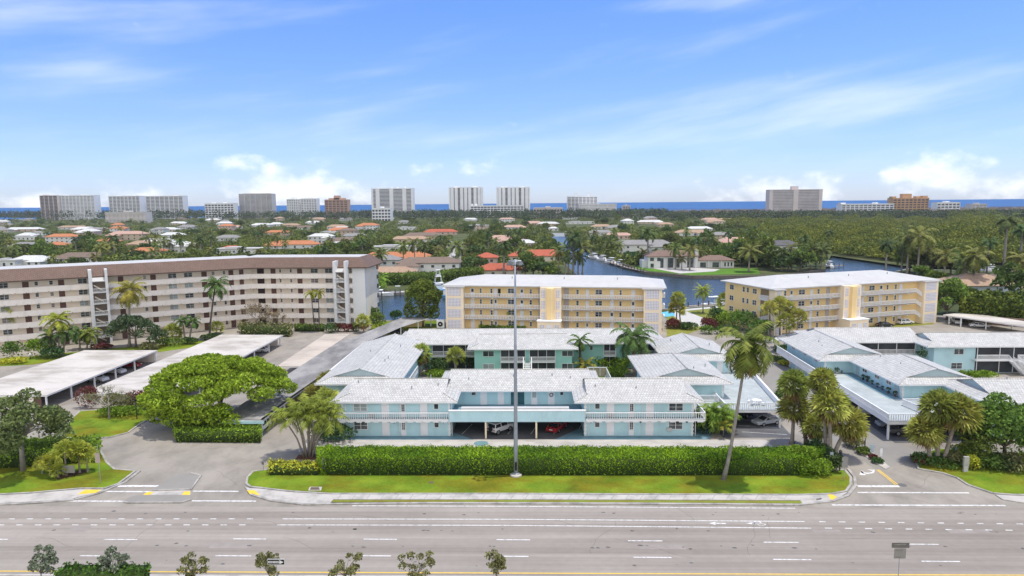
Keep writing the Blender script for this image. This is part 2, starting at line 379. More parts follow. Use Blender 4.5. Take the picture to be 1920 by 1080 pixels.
for x in range(14): ln(-4+x*34.8, 984.3, 8+x*34.8, 984.4)
for x in range(11): ln(1536+x*37, 978.3+x*.42, 1548+x*37, 978.4+x*.42)
for x in range(10): ln(1547+x*37.6, 990.4+x*.43, 1560+x*37.6, 990.5+x*.43)
for a, b_, y in ((-60, 15, 1011), (195, 257, 1011.5), (437, 499, 1010.5), (682, 744, 1011), (931, 994, 1012), (1178, 1242, 1014), (1432, 1498, 1016.8), (1703, 1760, 1020.5)): ln(a, y, b_, y+.4)
for a, b_, y in ((150, 192, 1042), (404, 471, 1042), (670, 733, 1042), (930, 991, 1043), (1188, 1259, 1045), (1450, 1521, 1049), (1728, 1800, 1052.5)): ln(a, y, b_, y+.6)
lines('lane_markings', seg, WHITEP, .17)
lines('yellow_lane_line', [((-260, 62.95), (260, 62.95))], YELP, .16)
# crossings and stop bars
seg = []
for q in ((193, 921.5, 285, 922.2), (120, 939.5, 232, 940), (362, 921, 447, 921.5), (360, 939.3, 480, 939.8), (1608, 923.5, 1817, 924.3), (1560, 947, 1885, 948)): ln(*q)
lines('crosswalk_lines', seg, WHITEP, .3)
seg = []; ln(222, 911.5, 297, 911.5); ln(1608, 911.8, 1686, 912); lines('stop_bars', seg, WHITEP, .55)
seg = []; ln(1644, 881, 1679, 909); ln(1647, 880.5, 1683, 908.5); lines('yellow_centre_lines', seg, YELP, .14)
def flat_mark(name, polys, m, z=.018):
    mb = MB()
    for p in polys: mb.face(*[(*A2(x, y), z) for x, y in p])
    o = mb.build(name, m); o['kind'] = 'structure'; return o
def ring(cx, cy, rx, ry, w=.32, n=14):
    out = []
    for i in range(n):
        a, b_ = 2*PI*i/n, 2*PI*(i+1)/n
        out.append([(cx+rx*math.cos(a), cy-ry*math.sin(a)), (cx+rx*math.cos(b_), cy-ry*math.sin(b_)), (cx+rx*(1-w)*math.cos(b_), cy-ry*(1-w)*math.sin(b_)), (cx+rx*(1-w)*math.cos(a), cy-ry*(1-w)*math.sin(a))])
    return out
flat_mark('bicycle_lane_marking', [[(1328, 981.5), (1342, 978.6), (1341, 980.6), (1361, 980.9), (1361, 982.7), (1341, 982.4), (1342, 984.4)]]+ring(1420, 979.6, 8, 1.9)+ring(1428, 983.8, 8, 1.9)
          + [[(1398, 981.6), (1412, 979.4), (1420, 980.6), (1412, 983.4)], [(1410, 981), (1424, 982.6), (1424, 983.6), (1410, 982)]], WHITEP)
arc = [(1627+13*math.cos(PI*t/8*1.15-.25), 884.5-4.6*math.sin(PI*t/8*1.15-.25)*-1) for t in range(9)]
inn = [(1627+9*math.cos(PI*t/8*1.15-.25), 883.6-2.9*math.sin(PI*t/8*1.15-.25)*-1) for t in range(9)]
flat_mark('turn_arrow_marking', [[arc[i], arc[i+1], inn[i+1], inn[i]] for i in range(8)]+[[(1611, 891), (1615, 882), (1624, 891)]]+[[(1626, 880.4), (1640, 881), (1640, 884), (1634, 883)]], WHITEP)
# lawns with kerbs
def lawn(poly, m=GRASS, z=.14, kerb=True, name='lawn', kw=.28):
    w = P2(*poly) if abs(poly[0][0])+abs(poly[0][1]) > 0 else poly
    sheet(name, w, z, m, thick=z)
    if kerb: wall_strip('kerb', w+[w[0]], -.02, z+.012, kw, CURB, None, None, 'structure')
FL = [(462, 908), (464, 896), (475, 885), (520, 880), (600, 880), (1500, 880), (1560, 884), (1584, 882), (1595, 896), (1595, 910), (1586, 922), (1560, 927), (1500, 929), (1200, 928), (960, 927), (620, 927), (540, 922), (490, 916), (470, 914)]
lawn(FL)
lawn([(-300, 930), (0, 928), (60, 925), (150, 917), (195, 917), (222, 908), (254, 884), (215, 881), (200, 868), (188, 845), (0, 845), (-300, 850)])
lawn([(118, 822), (165, 823), (205, 821), (240, 812), (262, 796), (305, 772), (255, 765), (150, 772), (130, 790)])
lawn([(1718, 868), (1722, 880), (1768, 888), (1795, 897), (1815, 910), (1862, 926), (1900, 929), (2300, 934), (2300, 845), (1880, 850), (1760, 842), (1735, 850)])
def walk(poly, name='sidewalk', m=CONC, z=.13):
    return sheet(name, P2(*poly), z, m, thick=z)
walk([(-300, 948), (0, 945), (70, 942), (130, 938), (180, 926), (196, 919.5), (150, 919), (60, 927), (0, 930), (-300, 933)])
walk([(458, 914), (470, 917), (490, 918), (540, 924), (620, 928.5), (960, 928.5), (1200, 929.5), (1500, 930.5), (1560, 928.5), (1590, 924), (1575, 934), (1560, 939), (1505, 946), (1500, 939.5), (1200, 938.5), (960, 938), (625, 938), (618, 946), (570, 946), (510, 938), (470, 926)])
walk([(1866, 929), (1900, 931), (2300, 937), (2300, 951), (1930, 946), (1880, 938)])
sheet('grass_verge', P2((622, 939), (960, 939), (1200, 939.5), (1502, 940.5), (1505, 945.5), (1200, 943.6), (960, 942.8), (622, 942.6)), .12, DRYGRASS, thick=.12)
wall_strip('kerb', P2((470, 928), (510, 940), (570, 947), (620, 946), (800, 944.5), (960, 944.8), (1200, 945.5), (1500, 947.5), (1560, 941), (1590, 930), (1604, 912), (1602, 895), (1590, 880)), -.02, .15, .35, CURB, None, None, 'structure')
wall_strip('kerb', P2((-300, 950), (0, 947), (70, 944), (140, 938), (185, 926), (235, 905), (262, 884)), -.02, .15, .35, CURB, None, None, 'structure')
joints = [(A2(x, 928.8), A2(x-7, 938)) for x in range(640, 1500, 27)]
lines('sidewalk_joints', joints, mat('joint', (.22, .21, .2)), .05, .134)
for poly in ([(145, 929), (160, 920), (190, 920), (180, 926)], [(463, 921), (468, 928), (488, 931), (478, 921)], [(1552, 929), (1560, 929), (1570, 934), (1560, 939), (1556, 937)]):
    sheet('tactile_paving', P2(*poly), .137, YELP)
# driveway median of two raised pieces
walk([(298, 912), (316, 899), (335, 890), (358, 889), (376, 893), (371, 900), (358, 919), (287, 920.5)], 'traffic_island', LOTD, .15)
walk([(232, 941), (250, 932), (268, 930), (357, 930), (358, 937), (340, 943), (238, 943.5)], 'traffic_island', LOTD, .15)
walk([(268, 929.5), (287, 921), (357, 919.5), (357, 929.5)], 'traffic_island', CONC, .03)
wall_strip('kerb', P2((287, 920.5), (358, 919), (371, 901), (377, 893), (358, 888)), -.01, .17, .22, CURB, None, None, 'structure')
wall_strip('kerb', P2((232, 942), (240, 944), (340, 943.5), (358, 938)), -.01, .17, .22, CURB, None, None, 'structure')
for poly in ([(265, 930), (277, 923), (288, 923), (279, 930.5)], [(339, 930.5), (346, 922), (357, 922), (355, 930.5)]): sheet('tactile_paving', P2(*poly), .05, YELP)
# the strip between hedge and turquoise block, blue painted walk, floors under the decks, canal garden
sheet('service_lane', [(-34, 96), (36, 96), (36, 101.0), (-34, 101.2)], .012, streak(mat('pale_lane', (.47, .44, .40), .9, .08, .3, .15), .2, .5, (.6, 1, 1), .38, .55))
BLUEF = streak(mat('blue_floor', (.16, .27, .32), .8, .08, .5, .2), .2, .6, (1, 1, 1), .36, .55)
DECKM = streak(mat('deck_paint', (.44, .475, .465), .75, .07, .3, .2), .18, .35, (1, 1, 1), .36, .58)
sheet('painted_walk', [(-31, 101.0), (-8.5, 101.0), (-12.2, 104.5), (-31, 104.5)], .05, BLUEF, thick=.05)
sheet('painted_walk', [(4, 101.0), (27.5, 101.0), (29.5, 106), (8, 106)], .05, BLUEF, thick=.05)
sheet('shaded_carport_floor', [(-12, 101.3), (8.5, 101.3), (8.5, 118), (-12, 118)], .018, SHADELOT)
sheet('shaded_carport_floor', [(29.8, 101.8), (40.5, 101.8), (42.5, 132), (29.8, 132)], .018, SHADELOT)
sheet('shaded_carport_floor', [(54.6, 99.5), (68, 99.5), (68, 130), (56, 130)], .018, SHADELOT)
sheet('court_lawn', [(-21, 119), (20, 119), (20, 146), (-21, 146)], .03, mat('court_grass', (.09, .13, .03), .95, .3, .5, .1, fine=.2))
sheet('canal_lawn', P2((700, 603), (830, 601), (830, 622), (690, 630)), .02, GRASS)
sheet('canal_lawn', P2((1250, 583), (1345, 576), (1440, 563), (1440, 600), (1330, 612), (1250, 640)), .02, mat('yellow_grass', (.22, .23, .045), .95, .2, .3, .1, fine=.25))
walk([(1268, 581), (1345, 574.5), (1346, 577), (1285, 583), (1318, 596), (1330, 612), (1290, 612), (1262, 592)], 'garden_path', mat('white_path', (.55, .53, .49)), .04)
sheet('pool_water', P2((1238, 586), (1262, 583), (1266, 592), (1243, 595)), .05, mat('pool_blue', (.10, .55, .65), .1, .05, 1, .5))
sheet('villa_lawn', P2((1188, 502), (1215, 493), (1240, 497), (1280, 503), (1300, 506), (1420, 503), (1425, 513), (1300, 516), (1215, 508)), .06, mat('villa_grass', (.10, .21, .025), .95, .2, .2, .1, fine=.2))
sheet('villa_patio', P2((1222, 503), (1240, 499), (1350, 505), (1340, 509), (1275, 513)), .09, mat('patio_stone', (.52, .49, .46)))
sheet('neighborhood_road', P2((833, 492), (868, 492), (871, 455), (858, 455)), .03, mat('suburb_road', (.45, .43, .41), .9, .06, .1))
sheet('driveway', P2((1715, 850), (1700, 840), (1650, 800), (1470, 690), (1440, 660), (1420, 690), (1470, 770), (1600, 850), (1640, 880), (1660, 882)), .008, LOTD)

rgp = random.Random(77); PATCH = mat('asphalt_patch', (.30, .265, .235), .9, .12, .6, .15, fine=.1); OIL = mat('oil_stain', (.13, .122, .115), .85, .3, 2, .2)
mbp = MB()
for _ in range(5):
    x, y = rgp.uniform(-52, 52), rgp.choice((64.7, 68.2, 71.8, 76)); l, w_ = rgp.uniform(2, 7), rgp.uniform(.5, 1.3); mbp.face((x, y-w_/2, .0115), (x+l, y-w_/2, .0115), (x+l, y+w_/2, .0115), (x, y+w_/2, .0115))
tag(mbp.build('road_patches', PATCH), None, None, None, 'structure')
mbp = MB()
for _ in range(90):
    x, y = rgp.uniform(-60, 60), rgp.choice((64.7, 68.2, 71.8, 76))+rgp.uniform(-.5, .5); r_ = rgp.uniform(.06, .22); n = 7
    mbp.face(*[(x+r_*rgp.uniform(.6, 1.8)*math.cos(2*PI*i/n), y+r_*rgp.uniform(.6, 1.1)*math.sin(2*PI*i/n), .0125) for i in range(n)])
tag(mbp.build('oil_stains', OIL), None, None, None, 'structure')
CRACK = mat('road_crack', (.10, .095, .09), .9, .2, 2, .1)
mbp = MB()
def crack(x, y, a, L_, z=.0135):
    w_ = .025
    for _ in range(int(L_/.6)):
        a += rgp.uniform(-.35, .35); x2, y2 = x+.6*math.cos(a), y+.6*math.sin(a); nx, ny = -math.sin(a)*w_/2, math.cos(a)*w_/2
        mbp.face((x-nx, y-ny, z), (x2-nx, y2-ny, z), (x2+nx, y2+ny, z), (x+nx, y+ny, z)); x, y = x2, y2
for _ in range(16): crack(rgp.uniform(-55, 50), rgp.choice((62.9, 66.5, 70, 74.1, 75.6))+rgp.uniform(-.2, .2), rgp.choice((0, 0, 0, 1.5)), rgp.uniform(2, 9))
for px, py, a, L_ in ((330, 850, .4, 10), (400, 880, -.3, 8), (280, 860, 1, 6), (450, 870, .7, 7), (1650, 930, .1, 8), (1720, 915, .5, 6), (300, 930, .8, 5)): g_ = A2(px, py); crack(g_[0], g_[1], a, L_, .0105)
tag(mbp.build('road_cracks', CRACK), None, None, None, 'structure')
# bay lines
seg = []
for k in range(12): seg.append(((-71.6, 119+k*4.4), (-64.5, 119+k*4.4)))
for k in range(9): seg.append(((-94, 118.5+k*4.4), (-87, 118.5+k*4.4)))
for k in range(6): seg.append(((-10.5+k*3.6, 103.5), (-9.3+k*3.6, 108.5)))
for k in range(6): seg.append(((33.5, 104.5+k*3.2), (40, 103.2+k*3.2)))
lines('parking_lines', seg, WHITEP, .12, .024)
# ---------------------------------------------------------------- building materials
TURQ = streak(mat('turquoise_stucco', (.50, .715, .755), .85, .04, .4, .2, fine=.04), .10, .6, (1, 1, .4), .36, .52)
TURG = mat('turquoise_gable', (.40, .50, .52), .85, .05, .6, .2)
GREENT = mat('seafoam_stucco', (.33, .62, .56), .85, .05, .4, .2)
WHT = mat('white_trim', (.80, .80, .79), .6, .04, .8, .3)
DOORW = mat('white_door', (.82, .81, .82), .55, .04, .8, .3)
TX = tile_mat('white_tile', (.60, .59, .56), .60, 'x', dirt=.25); TY = tile_mat('white_tile_cross', (.60, .59, .56), .60, 'y', dirt=.25)
GLASS = mat('window_glass', (.035, .05, .06), .08, .5, .8, .6, col2=(.12, .14, .15))
GLASSL = mat('blind_glass', (.33, .38, .38), .25, .2, .6, .5)
DARK = mat('dark_recess', (.02, .022, .025), .8, .3)
SCREEN = mat('porch_screen', (.05, .055, .06), .7, .3, .5)
BEIGE = mat('beige_stucco', (.86, .76, .63), .85, .04, .3, .2, fine=.03)
BEIGEP = streak(mat('parapet_stucco', (.86, .79, .72), .85, .03, .3, .2, fine=.03), .10, .8, (1, 1, .25), .36, .52)
BROWN = mat('brown_door', (.14, .075, .06), .6, .12, 1)
BTX = tile_mat('brown_tile', (.205, .135, .105), .55, 'x', .45, .45, .15)
YEL = mat('yellow_stucco', (.88, .655, .32), .85, .04, .3, .2, fine=.03)
YELD = mat('cream_stucco', (.88, .74, .54), .85, .04, .3, .2, fine=.03)
WROOF = streak(mat('white_roof', (.52, .51, .49), .7, .03, .3, .2, fine=.03), .08, .4, (1, 1, 1), .35, .55)
STEEL = mat('galvanised_steel', (.33, .36, .40), .45, .08, 1, .5, metal=.3)
DARKMET = mat('black_metal', (.02, .02, .02), .5, .1)
def breeze(name, ang, cell):
    if name in MATS: return MATS[name]
    m = mat(name, (.74, .73, .74), .8, .02); nt = m.node_tree; N = nt.nodes; L = nt.links
    tc = N.new('ShaderNodeTexCoord'); a = N.new('ShaderNodeMapping'); a.inputs['Rotation'].default_value = (0, 0, -ang); b = N.new('ShaderNodeMapping'); b.inputs['Rotation'].default_value = (-PI/2, 0, 0)
    L.new(tc.outputs['Object'], a.inputs[0]); L.new(a.outputs[0], b.inputs[0]); br = N.new('ShaderNodeTexBrick'); br.offset = 0; br.inputs['Scale'].default_value = 1
    br.inputs['Brick Width'].default_value = cell; br.inputs['Row Height'].default_value = cell; br.inputs['Mortar Size'].default_value = cell*.24
    br.inputs['Color1'].default_value = (.30, .29, .37, 1); br.inputs['Color2'].default_value = (.36, .35, .44, 1); br.inputs['Mortar'].default_value = (.76, .74, .75, 1)
    L.new(b.outputs[0], br.inputs['Vector']); L.new(br.outputs['Color'], N['Principled BSDF'].inputs['Base Color']); return m
def uon(fr, x, y=560):
    d = ray(x, y); c, s = math.cos(fr[2]), math.sin(fr[2])
    return (fr[0]*d[1]-fr[1]*d[0])/(s*d[0]-c*d[1])
def window(root, fr, u0, u1, z0, z1, v, cols=2, rows=2, glass=None, fm=None, t=.07):
    mb = MB(fr); d0, d1 = v-.07, v+.02
    mb.box(u0-t, u1+t, d0, d1, z1, z1+t); mb.box(u0-t, u1+t, d0-.05, d1, z0-t, z0)
    mb.box(u0-t, u0, d0, d1, z0, z1); mb.box(u1, u1+t, d0, d1, z0, z1)
    for i in range(1, cols):
        u = u0+(u1-u0)*i/cols; mb.box(u-t*.45, u+t*.45, d0+.01, d1, z0, z1)
    for i in range(1, rows):
        z = z0+(z1-z0)*i/rows; mb.box(u0, u1, d0+.02, d1, z-t*.25, z+t*.25)
    o = mb.build('window', fm or WHT, root); MB(fr).box(u0, u1, v-.03, v+.015, z0, z1).build('pane', glass or GLASS, o); return o
def door(root, fr, u0, u1, z0, h, v, m, light=0):
    mb = MB(fr); mb.box(u0, u1, v-.06, v+.02, z0, z0+h); mb.box(u0-.08, u0, v-.09, v+.02, z0, z0+h+.08); mb.box(u1, u1+.08, v-.09, v+.02, z0, z0+h+.08); mb.box(u0, u1, v-.09, v+.02, z0+h, z0+h+.08)
    o = mb.build('door', m, root)
    if light:
        MB(fr).box(u0+.12, u1-.12, v-.075, v-.055, z0+h*.52, z0+h*.93).build('pane', GLASS, o)
    return o
def lamp(root, fr, u, z, v): MB(fr).box(u-.07, u+.07, v-.16, v, z, z+.3).build('wall_lamp', DARKMET, root)
def quoin(root, fr, u, z0, z1, v, w=.42):
    mb = MB(fr); z = z0; k = 0
    while z < z1-.05:
        e = w*(1 if k % 2 else .62); mb.box(u-e/2, u+e/2, v-.04, v+.03, z, min(z1, z+.28)); z += .30; k += 1
    mb.build('quoin', WHT, root)
def dutch(root, x0, x1, y0, y1, z, sl, axis, g0, g1, mats=None, name='roof', th=.22, gm=None, ridge=True):
    """hipped roof; g0/g1: None = full hip, 0 = gable, else a gablet that far in from that end"""
    T = (lambda x, y: (x, y)) if axis == 'x' else (lambda x, y: (y, x))
    a0, a1, b0, b1 = (x0, x1, y0, y1) if axis == 'x' else (y0, y1, x0, x1)
    hb = (b1-b0)/2; bc = (b0+b1)/2; top = z+sl*hb; ex = .35
    mb = MB(); gb = []
    def f(*p):
        q = [(*T(a, b), c) for a, b, c in p]; q = q if axis == 'x' else q[::-1]; mb.face(*q)
    ends = []
    for g, e, s in ((g0, a0, 1), (g1, a1, -1)):
        if g is None: ends.append((e+s*hb, hb, e+s*hb))
        elif g == 0: ends.append((e, 0, e))
        else: ends.append((e+s*g, g, e+s*(g-ex)))
    (m0, h0, r0), (m1, h1, r1) = ends
    mb.m = 0
    def slope(b, s):
        pts = [(a0, b, z), (a1, b, z)]
        if h1: pts.append((a1-h1, b+s*h1, z+sl*h1))
        if h1 and h1 < hb: pts.append((r1, b+s*h1, z+sl*h1+.02))
        if h1 < hb: pts.append((r1, bc, top))
        if h0 < hb: pts.append((r0, bc, top))
        if h0 and h0 < hb: pts.append((r0, b+s*h0, z+sl*h0+.02))
        if h0: pts.append((a0+h0, b+s*h0, z+sl*h0))
        return pts
    f(*slope(b0, 1)); f(*slope(b1, -1)[::-1])
    mb.m = 1
    for e, h, s in ((a0, h0, 1), (a1, h1, -1)):
        if h:
            p = [(e, b1, z), (e, b0, z), (e+s*h, b0+h, z+sl*h)]
            if h < hb: p.append((e+s*h, b1-h, z+sl*h))
            f(*(p if s > 0 else p[::-1]))
        if h < hb: gb.append([(e+s*h, b1-h, z+sl*h), (e+s*h, b0+h, z+sl*h), (e+s*h, bc, top-.02)][::s])
    mb.m = 2
    f((a0, b0, z-th), (a0, b1, z-th), (a1, b1, z-th), (a1, b0, z-th))
    c = [(a0, b0), (a1, b0), (a1, b1), (a0, b1)]
    for i in range(4):
        p, q = c[i], c[(i+1) % 4]; f((*p, z-th), (*q, z-th), (*q, z), (*p, z))
    if ridge:
        mb.m = 0; mb.a = 0
        mb.tube([(*T(r0, bc), top+.03), (*T(r1, bc), top+.03)], .11, 6)
        for e, h, s in ((a0, h0, 1), (a1, h1, -1)):
            if h:
                for b, t in ((b0, 1), (b1, -1)): mb.tube([(*T(e, b), z+.03), (*T(e+s*h, b+t*h), z+sl*h+.05)], .09, 6)
    o = mb.build(name, mats or ([TX, TY, WHT] if axis == 'x' else [TY, TX, WHT]), root)
    for g in gb:
        k = MB(); q = [(*T(a, b), c_) for a, b, c_ in g]; k.face(*(q if axis == 'x' else q[::-1])); k.build('gable', gm or TURG, o)
    return o
def vents(root, pts):
    for x, y, z in pts: MB().tube([(x, y, z-.1), (x, y, z+.45)], .09, 6).build('vent_pipe', STEEL, root)

# ================================================================ turquoise complex, front block
E = 5.7; S = .29; Z2 = 3.05
FW = 102.6; A0 = (0, 0, 0)
fb = thing('apartment_block', 'long two-storey turquoise block with white tiled roofs behind the clipped road hedge', 'apartment block', (-2, 108, 0))
mb = MB(); mb.box(-29.2, -12.2, FW, 114.2, 0, E-.1); mb.box(8.6, 25.4, FW, 114.2, 0, E-.1); mb.box(-12.2, 8.6, 109.4, 119.5, 0, E-.1); mb.build('wall', TURQ, fb)
dutch(fb, -30.7, -11.0, 101.9, 115.3, E, S, 'x', 2.5, 2.4); dutch(fb, 7.0, 26.9, 101.7, 115.2, E, S, 'x', 2.4, 2.5)
dutch(fb, -15.2, 12.2, 108.1, 121.2, E+.03, S, 'x', 2.2, 2.2)
for x, y in ((-27.6, 107.4), (-14.5, 106.5), (-18.6, 105.6), (-16, 109), (-10, 111.5), (-2.5, 112.4), (4, 112.6), (7, 111.8), (12.5, 108.6), (17, 105.5), (10.6, 106)): vents(fb, [(x, y, E+.29*(y-(108.1 if -11 < x < 7.5 else 101.9)))])
for x0, x1, k in ((-29.4, -12.3, 0), (8.7, 26.9, 1)):
    MB().box(x0, x1, 101.35, FW, Z2-.28, Z2-.04).build('balcony', WHT, fb); MB().box(x0, x1, 101.48, FW-.01, Z2-.039, Z2-.02).build('walkway', mat('walkway_grey_blue', (.13, .18, .20), .8, .1, 1), fb)
    r = MB().rail((x0, 101.4), (x1, 101.4), Z2-.02, Z2+1.1, .34, .085)
    if k: r.rail((26.85, 101.45), (26.85, 106.5), Z2-.02, Z2+1.1, .34, .085)
    n = 13
    for i in range(n): r.box(x0+(x1-x0)*(i+.15)/n, x0+(x1-x0)*(i+.8)/n, 101.3, 101.42, Z2-.42, Z2-.29)
    r.build('railing', WHT, fb)
fr = (0, 0, 0)
ux = lambda px: uon((0, FW, 0), px, 780)
for L_ in (1, 0):
    if L_: items = [('w', 664, 688, 0), ('d', 717, 729, 0), ('g', 752.5, 760, 0), ('d', 789, 800.5, 0), ('s', 814.5, 822, 0)]
    else: items = [('s', 1116, 1124, 0), ('d', 1138.5, 1150.5, 0), ('g', 1180, 1188, 0), ('d', 1211.5, 1224.5, 0), ('w', 1254.5, 1279.5, 0)]
    for kind, p0, p1, _ in items:
        u0, u1 = ux(p0), ux(p1)
        for z in (.12, Z2):
            if kind == 'w': window(fb, fr, u0, u1, z+1.05, z+(2.25 if z < 1 else 2.15), FW, 2, 2, GLASSL if (L_ and z > 1) else GLASS, t=.09)
            elif kind == 's': window(fb, fr, u0, u1, z+1.35, z+2.15, FW, 1, 1, t=.08)
            elif kind == 'd': door(fb, fr, u0, u1, z, 2.25, FW, DOORW)
            else:
                o = door(fb, fr, u0, u1, z, 2.2, FW, DOORW); window(o if False else fb, fr, u0+.08, u1-.08, z+1.0, z+2.1, FW-.065, 2, 4, t=.05)
    a, b_ = (-29.2, -12.2) if L_ else (8.6, 25.4)
    for u in (a+.15, b_-.15): quoin(fb, fr, u, .05, Z2-.3, FW); quoin(fb, fr, u, Z2, E-.3, FW)
    for px in ((655, 739, 831) if L_ else (1108, 1201, 1288)): lamp(fb, fr, ux(px), 2.15, FW)
for u in (-29.05, -20.6, -12.45, 8.8, 17.0, 25.2): MB().tube([(u+.5, FW-.07, .1), (u+.5, FW-.07, E-.2)], .055, 6).build('downpipe', WHT, fb)
for u, z in ((-24.8, 3.25), (12.2, 3.25), (21.3, .9)): MB().box(u, u+.75, FW-.4, FW, z-.0, z+.5).build('window_air_conditioner', mat('ac_grey', (.5, .5, .48), .6, .1), fb)
# deck over the parking bays
CW = 109.4; uc = lambda px: uon((0, CW, 0), px, 745)
mb = MB(); mb.box(-12.15, 8.55, 101.5, CW, Z2-.22, Z2); mb.build('deck', BLUEF, fb)
MB().box(-12.2, 8.6, 101.3, 101.55, 2.72, 4.42).build('deck_front', TURQ, fb)
MB().box(-12.3, 8.7, 101.2, 101.65, 4.42, 4.56).build('coping', WHT, fb)
MB().box(-10.4, 6.2, 101.75, 102.6, Z2, 4.78).build('ledge', WROOF, fb)
for px in (912, 1005.5): x = at(px, 817)[0]; MB().box(x-.13, x+.13, 101.5, 101.76, 0, 2.8).build('post', YELD, fb)
for kind, p0, p1 in (('s', 884.5, 892), ('d', 901.5, 912.5), ('d', 934, 944), ('G', 959, 969), ('G', 972, 982), ('g', 997, 1006.5), ('d', 1028.5, 1039), ('s', 1050.5, 1056)):
    u0, u1 = uc(p0), uc(p1)
    if kind == 's': window(fb, fr, u0, u1, Z2+1.6, Z2+2.1, CW, 1, 1)
    elif kind == 'd':
        o = door(fb, fr, u0, u1, Z2, 2.25, CW, DOORW)
        if p0 == 1028.5: MB().lathe((0, 0, 0), [(.01, 0)], 3) if False else MB().tube([((u0+u1)/2+.28*math.cos(t*PI/5), CW-.12, Z2+1.65+.28*math.sin(t*PI/5)) for t in range(11)], .07, 6).build('wreath', mat('wreath', (.12, .1, .09), .9, .3, 9), o)
    elif kind == 'G': door(fb, fr, u0, u1, Z2, 2.35, CW, mat('dark_glass_door', (.03, .10, .12), .1, .3, .6, .6))
    else: door(fb, fr, u0, u1, Z2, 2.25, CW, DOORW); window(fb, fr, u0+.1, u1-.1, Z2+1.2, Z2+2.1, CW-.065, 1, 5, GLASSL, t=.05)
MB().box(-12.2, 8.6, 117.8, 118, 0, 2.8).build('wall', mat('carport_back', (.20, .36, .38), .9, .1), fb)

# ---- west wing
ww = thing('apartment_wing', 'white-roofed turquoise wing beside the long grey carport', 'apartment wing', (-29, 131, 0))
MB().box(-35.4, -23.2, 113.9, 148, 0, E-.1).build('wall', TURQ, ww)
dutch(ww, -36.5, -22.0, 112.6, 149.3, E-.02, .29, 'y', 2.7, 2.6)
vents(ww, [(-26.6, 123.5, 7.1), (-26.5, 126, 7.1), (-26.2, 137, 7.0), (-31, 131, 7.2)])
MB().box(-23.2, -21.9, 119, 132, Z2-.25, Z2-.04).build('balcony', WHT, ww)
MB().rail((-21.95, 119), (-21.95, 132), Z2, Z2+1.1, .2, .08).build('railing', WHT, ww)
wfr = (-23.2, 116, PI/2)   # faces the court (+x)
for u, w in ((4, 1.4), (9, .95), (13, 1.4)):
    for z in (.1, Z2): window(ww, wfr, u, u+w, z+.9, z+2.1, -.0, 2, 2)
# ---- east wing: two stepped roofs
ew = thing('apartment_wing', 'stepped turquoise wing with two gabled white roofs beside the blue painted deck', 'apartment wing', (29, 128, 0))
MB().box(21.2, 33.1, 113.3, 131, 0, E-.1).box(27.4, 39.2, 130.4, 147, 0, E-.1).build('wall', TURQ, ew)
dutch(ew, 19.7, 34.3, 112.1, 133.5, E, .29, 'y', 2.6, None); dutch(ew, 26.2, 40.4, 129.2, 148, E+.04, .29, 'y', 2.6, 2.0)
vents(ew, [(31.8, 121, 6.6), (37, 138, 6.9), (30, 142, 7), (28.6, 116.2, 7.3)])
quoin(ew, fr, 32.85, Z2, E-.3, 113.3); quoin(ew, fr, 38.9, Z2, E-.3, 130.4)
mb = MB(); mb.prism([(25.6, 106.2), (40.3, 106.2), (43.2, 134.2), (33.2, 134.2), (33.2, 113.2), (25.6, 113.2)], Z2-.3, Z2); mb.build('deck', DECKM, ew)
MB().prism([(40.1, 106.2), (40.45, 106.2), (43.4, 134.2), (43.05, 134.2)], Z2-.6, Z2+.95).build('parapet', WHT, ew)
MB().rail((31.2, 106.25), (40.2, 106.25), Z2-.1, Z2+1.1, .34, .085).box(31, 40.4, 106.15, 106.3, Z2-.45, Z2-.1).build('railing', WHT, ew)
MB().rail((31.2, 106.3), (31.4, 113.2), Z2, Z2+1.1, .2, .08).rail((26.6, 110.8), (31.2, 110.8), Z2, Z2+1.1, .2, .08).build('railing', WHT, ew)
MB().box(31.2, 31.7, 106.4, 109.5, Z2, Z2+.9).build('ledge', WROOF, ew)
for x, y in ((33.0, 106.5), (40.1, 106.5), (40.9, 114), (41.8, 122), (42.6, 130)): MB().box(x-.12, x+.12, y-.1, y+.14, 0, Z2-.3).build('post', WHT, ew)
for px in (1366,): pass
door(ew, (0, 0, 0), 36.6, 37.6, Z2, 2.2, 130.4, DOORW)
efr = (33.1, 131, -PI/2)
for u in (3, 8, 12.5): window(ew, (33.1, 113.3, PI/2), u, u+1.2, Z2+1, Z2+2.1, 0, 2, 1)
# ---- rear block round the court
rb = thing('apartment_block', 'rear seafoam block with screened porches and white stairs facing the palm court', 'apartment block', (0, 148, 0))
MB().box(-22, 26, 146.6, 158.6, 0, E-.1).box(-11.4, 9.2, 141.2, 147, 0, E-.1).build('wall', GREENT, rb)
dutch(rb, -29.5, 30.3, 145.4, 160.4, E+.0, .26, 'x', 2.6, None); dutch(rb, -12.9, 10.5, 139.9, 153.2, E+.05, .29, 'x', 2.4, 2.4)
for px0, px1 in ((881+2, 937), (1042, 1083)): pass
cw = 141.2; uq = lambda px: uon((0, cw, 0), px, 675)
for px in (907, 1055): 
    for z in (.3, Z2): window(rb, fr, uq(px-1), uq(px+19), z+.9, z+2.0, cw, 2, 1, GLASSL if px < 1000 and z < 1 else GLASS)
for a, b_ in ((939, 985), (993, 1041)):
    u0, u1 = uq(a), uq(b_)
    for z in (.1, Z2):
        MB().box(u0, u1, cw-.05, cw+.02, z, z+2.4).build('porch_screen', SCREEN, rb)
        mm = MB()
        for i in range(4): u = u0+(u1-u0)*i/3; mm.box(u-.05, u+.05, cw-.1, cw-.04, z, z+2.4)
        mm.build('screen_frame', WHT, rb)
    MB().box(u0, u1, cw-1.3, cw, Z2-.25, Z2-.03).build('balcony', WHT, rb)
    MB().rail((u0, cw-1.25), (u1, cw-1.25), Z2, Z2+1.05, .22, .08).build('railing', WHT, rb)
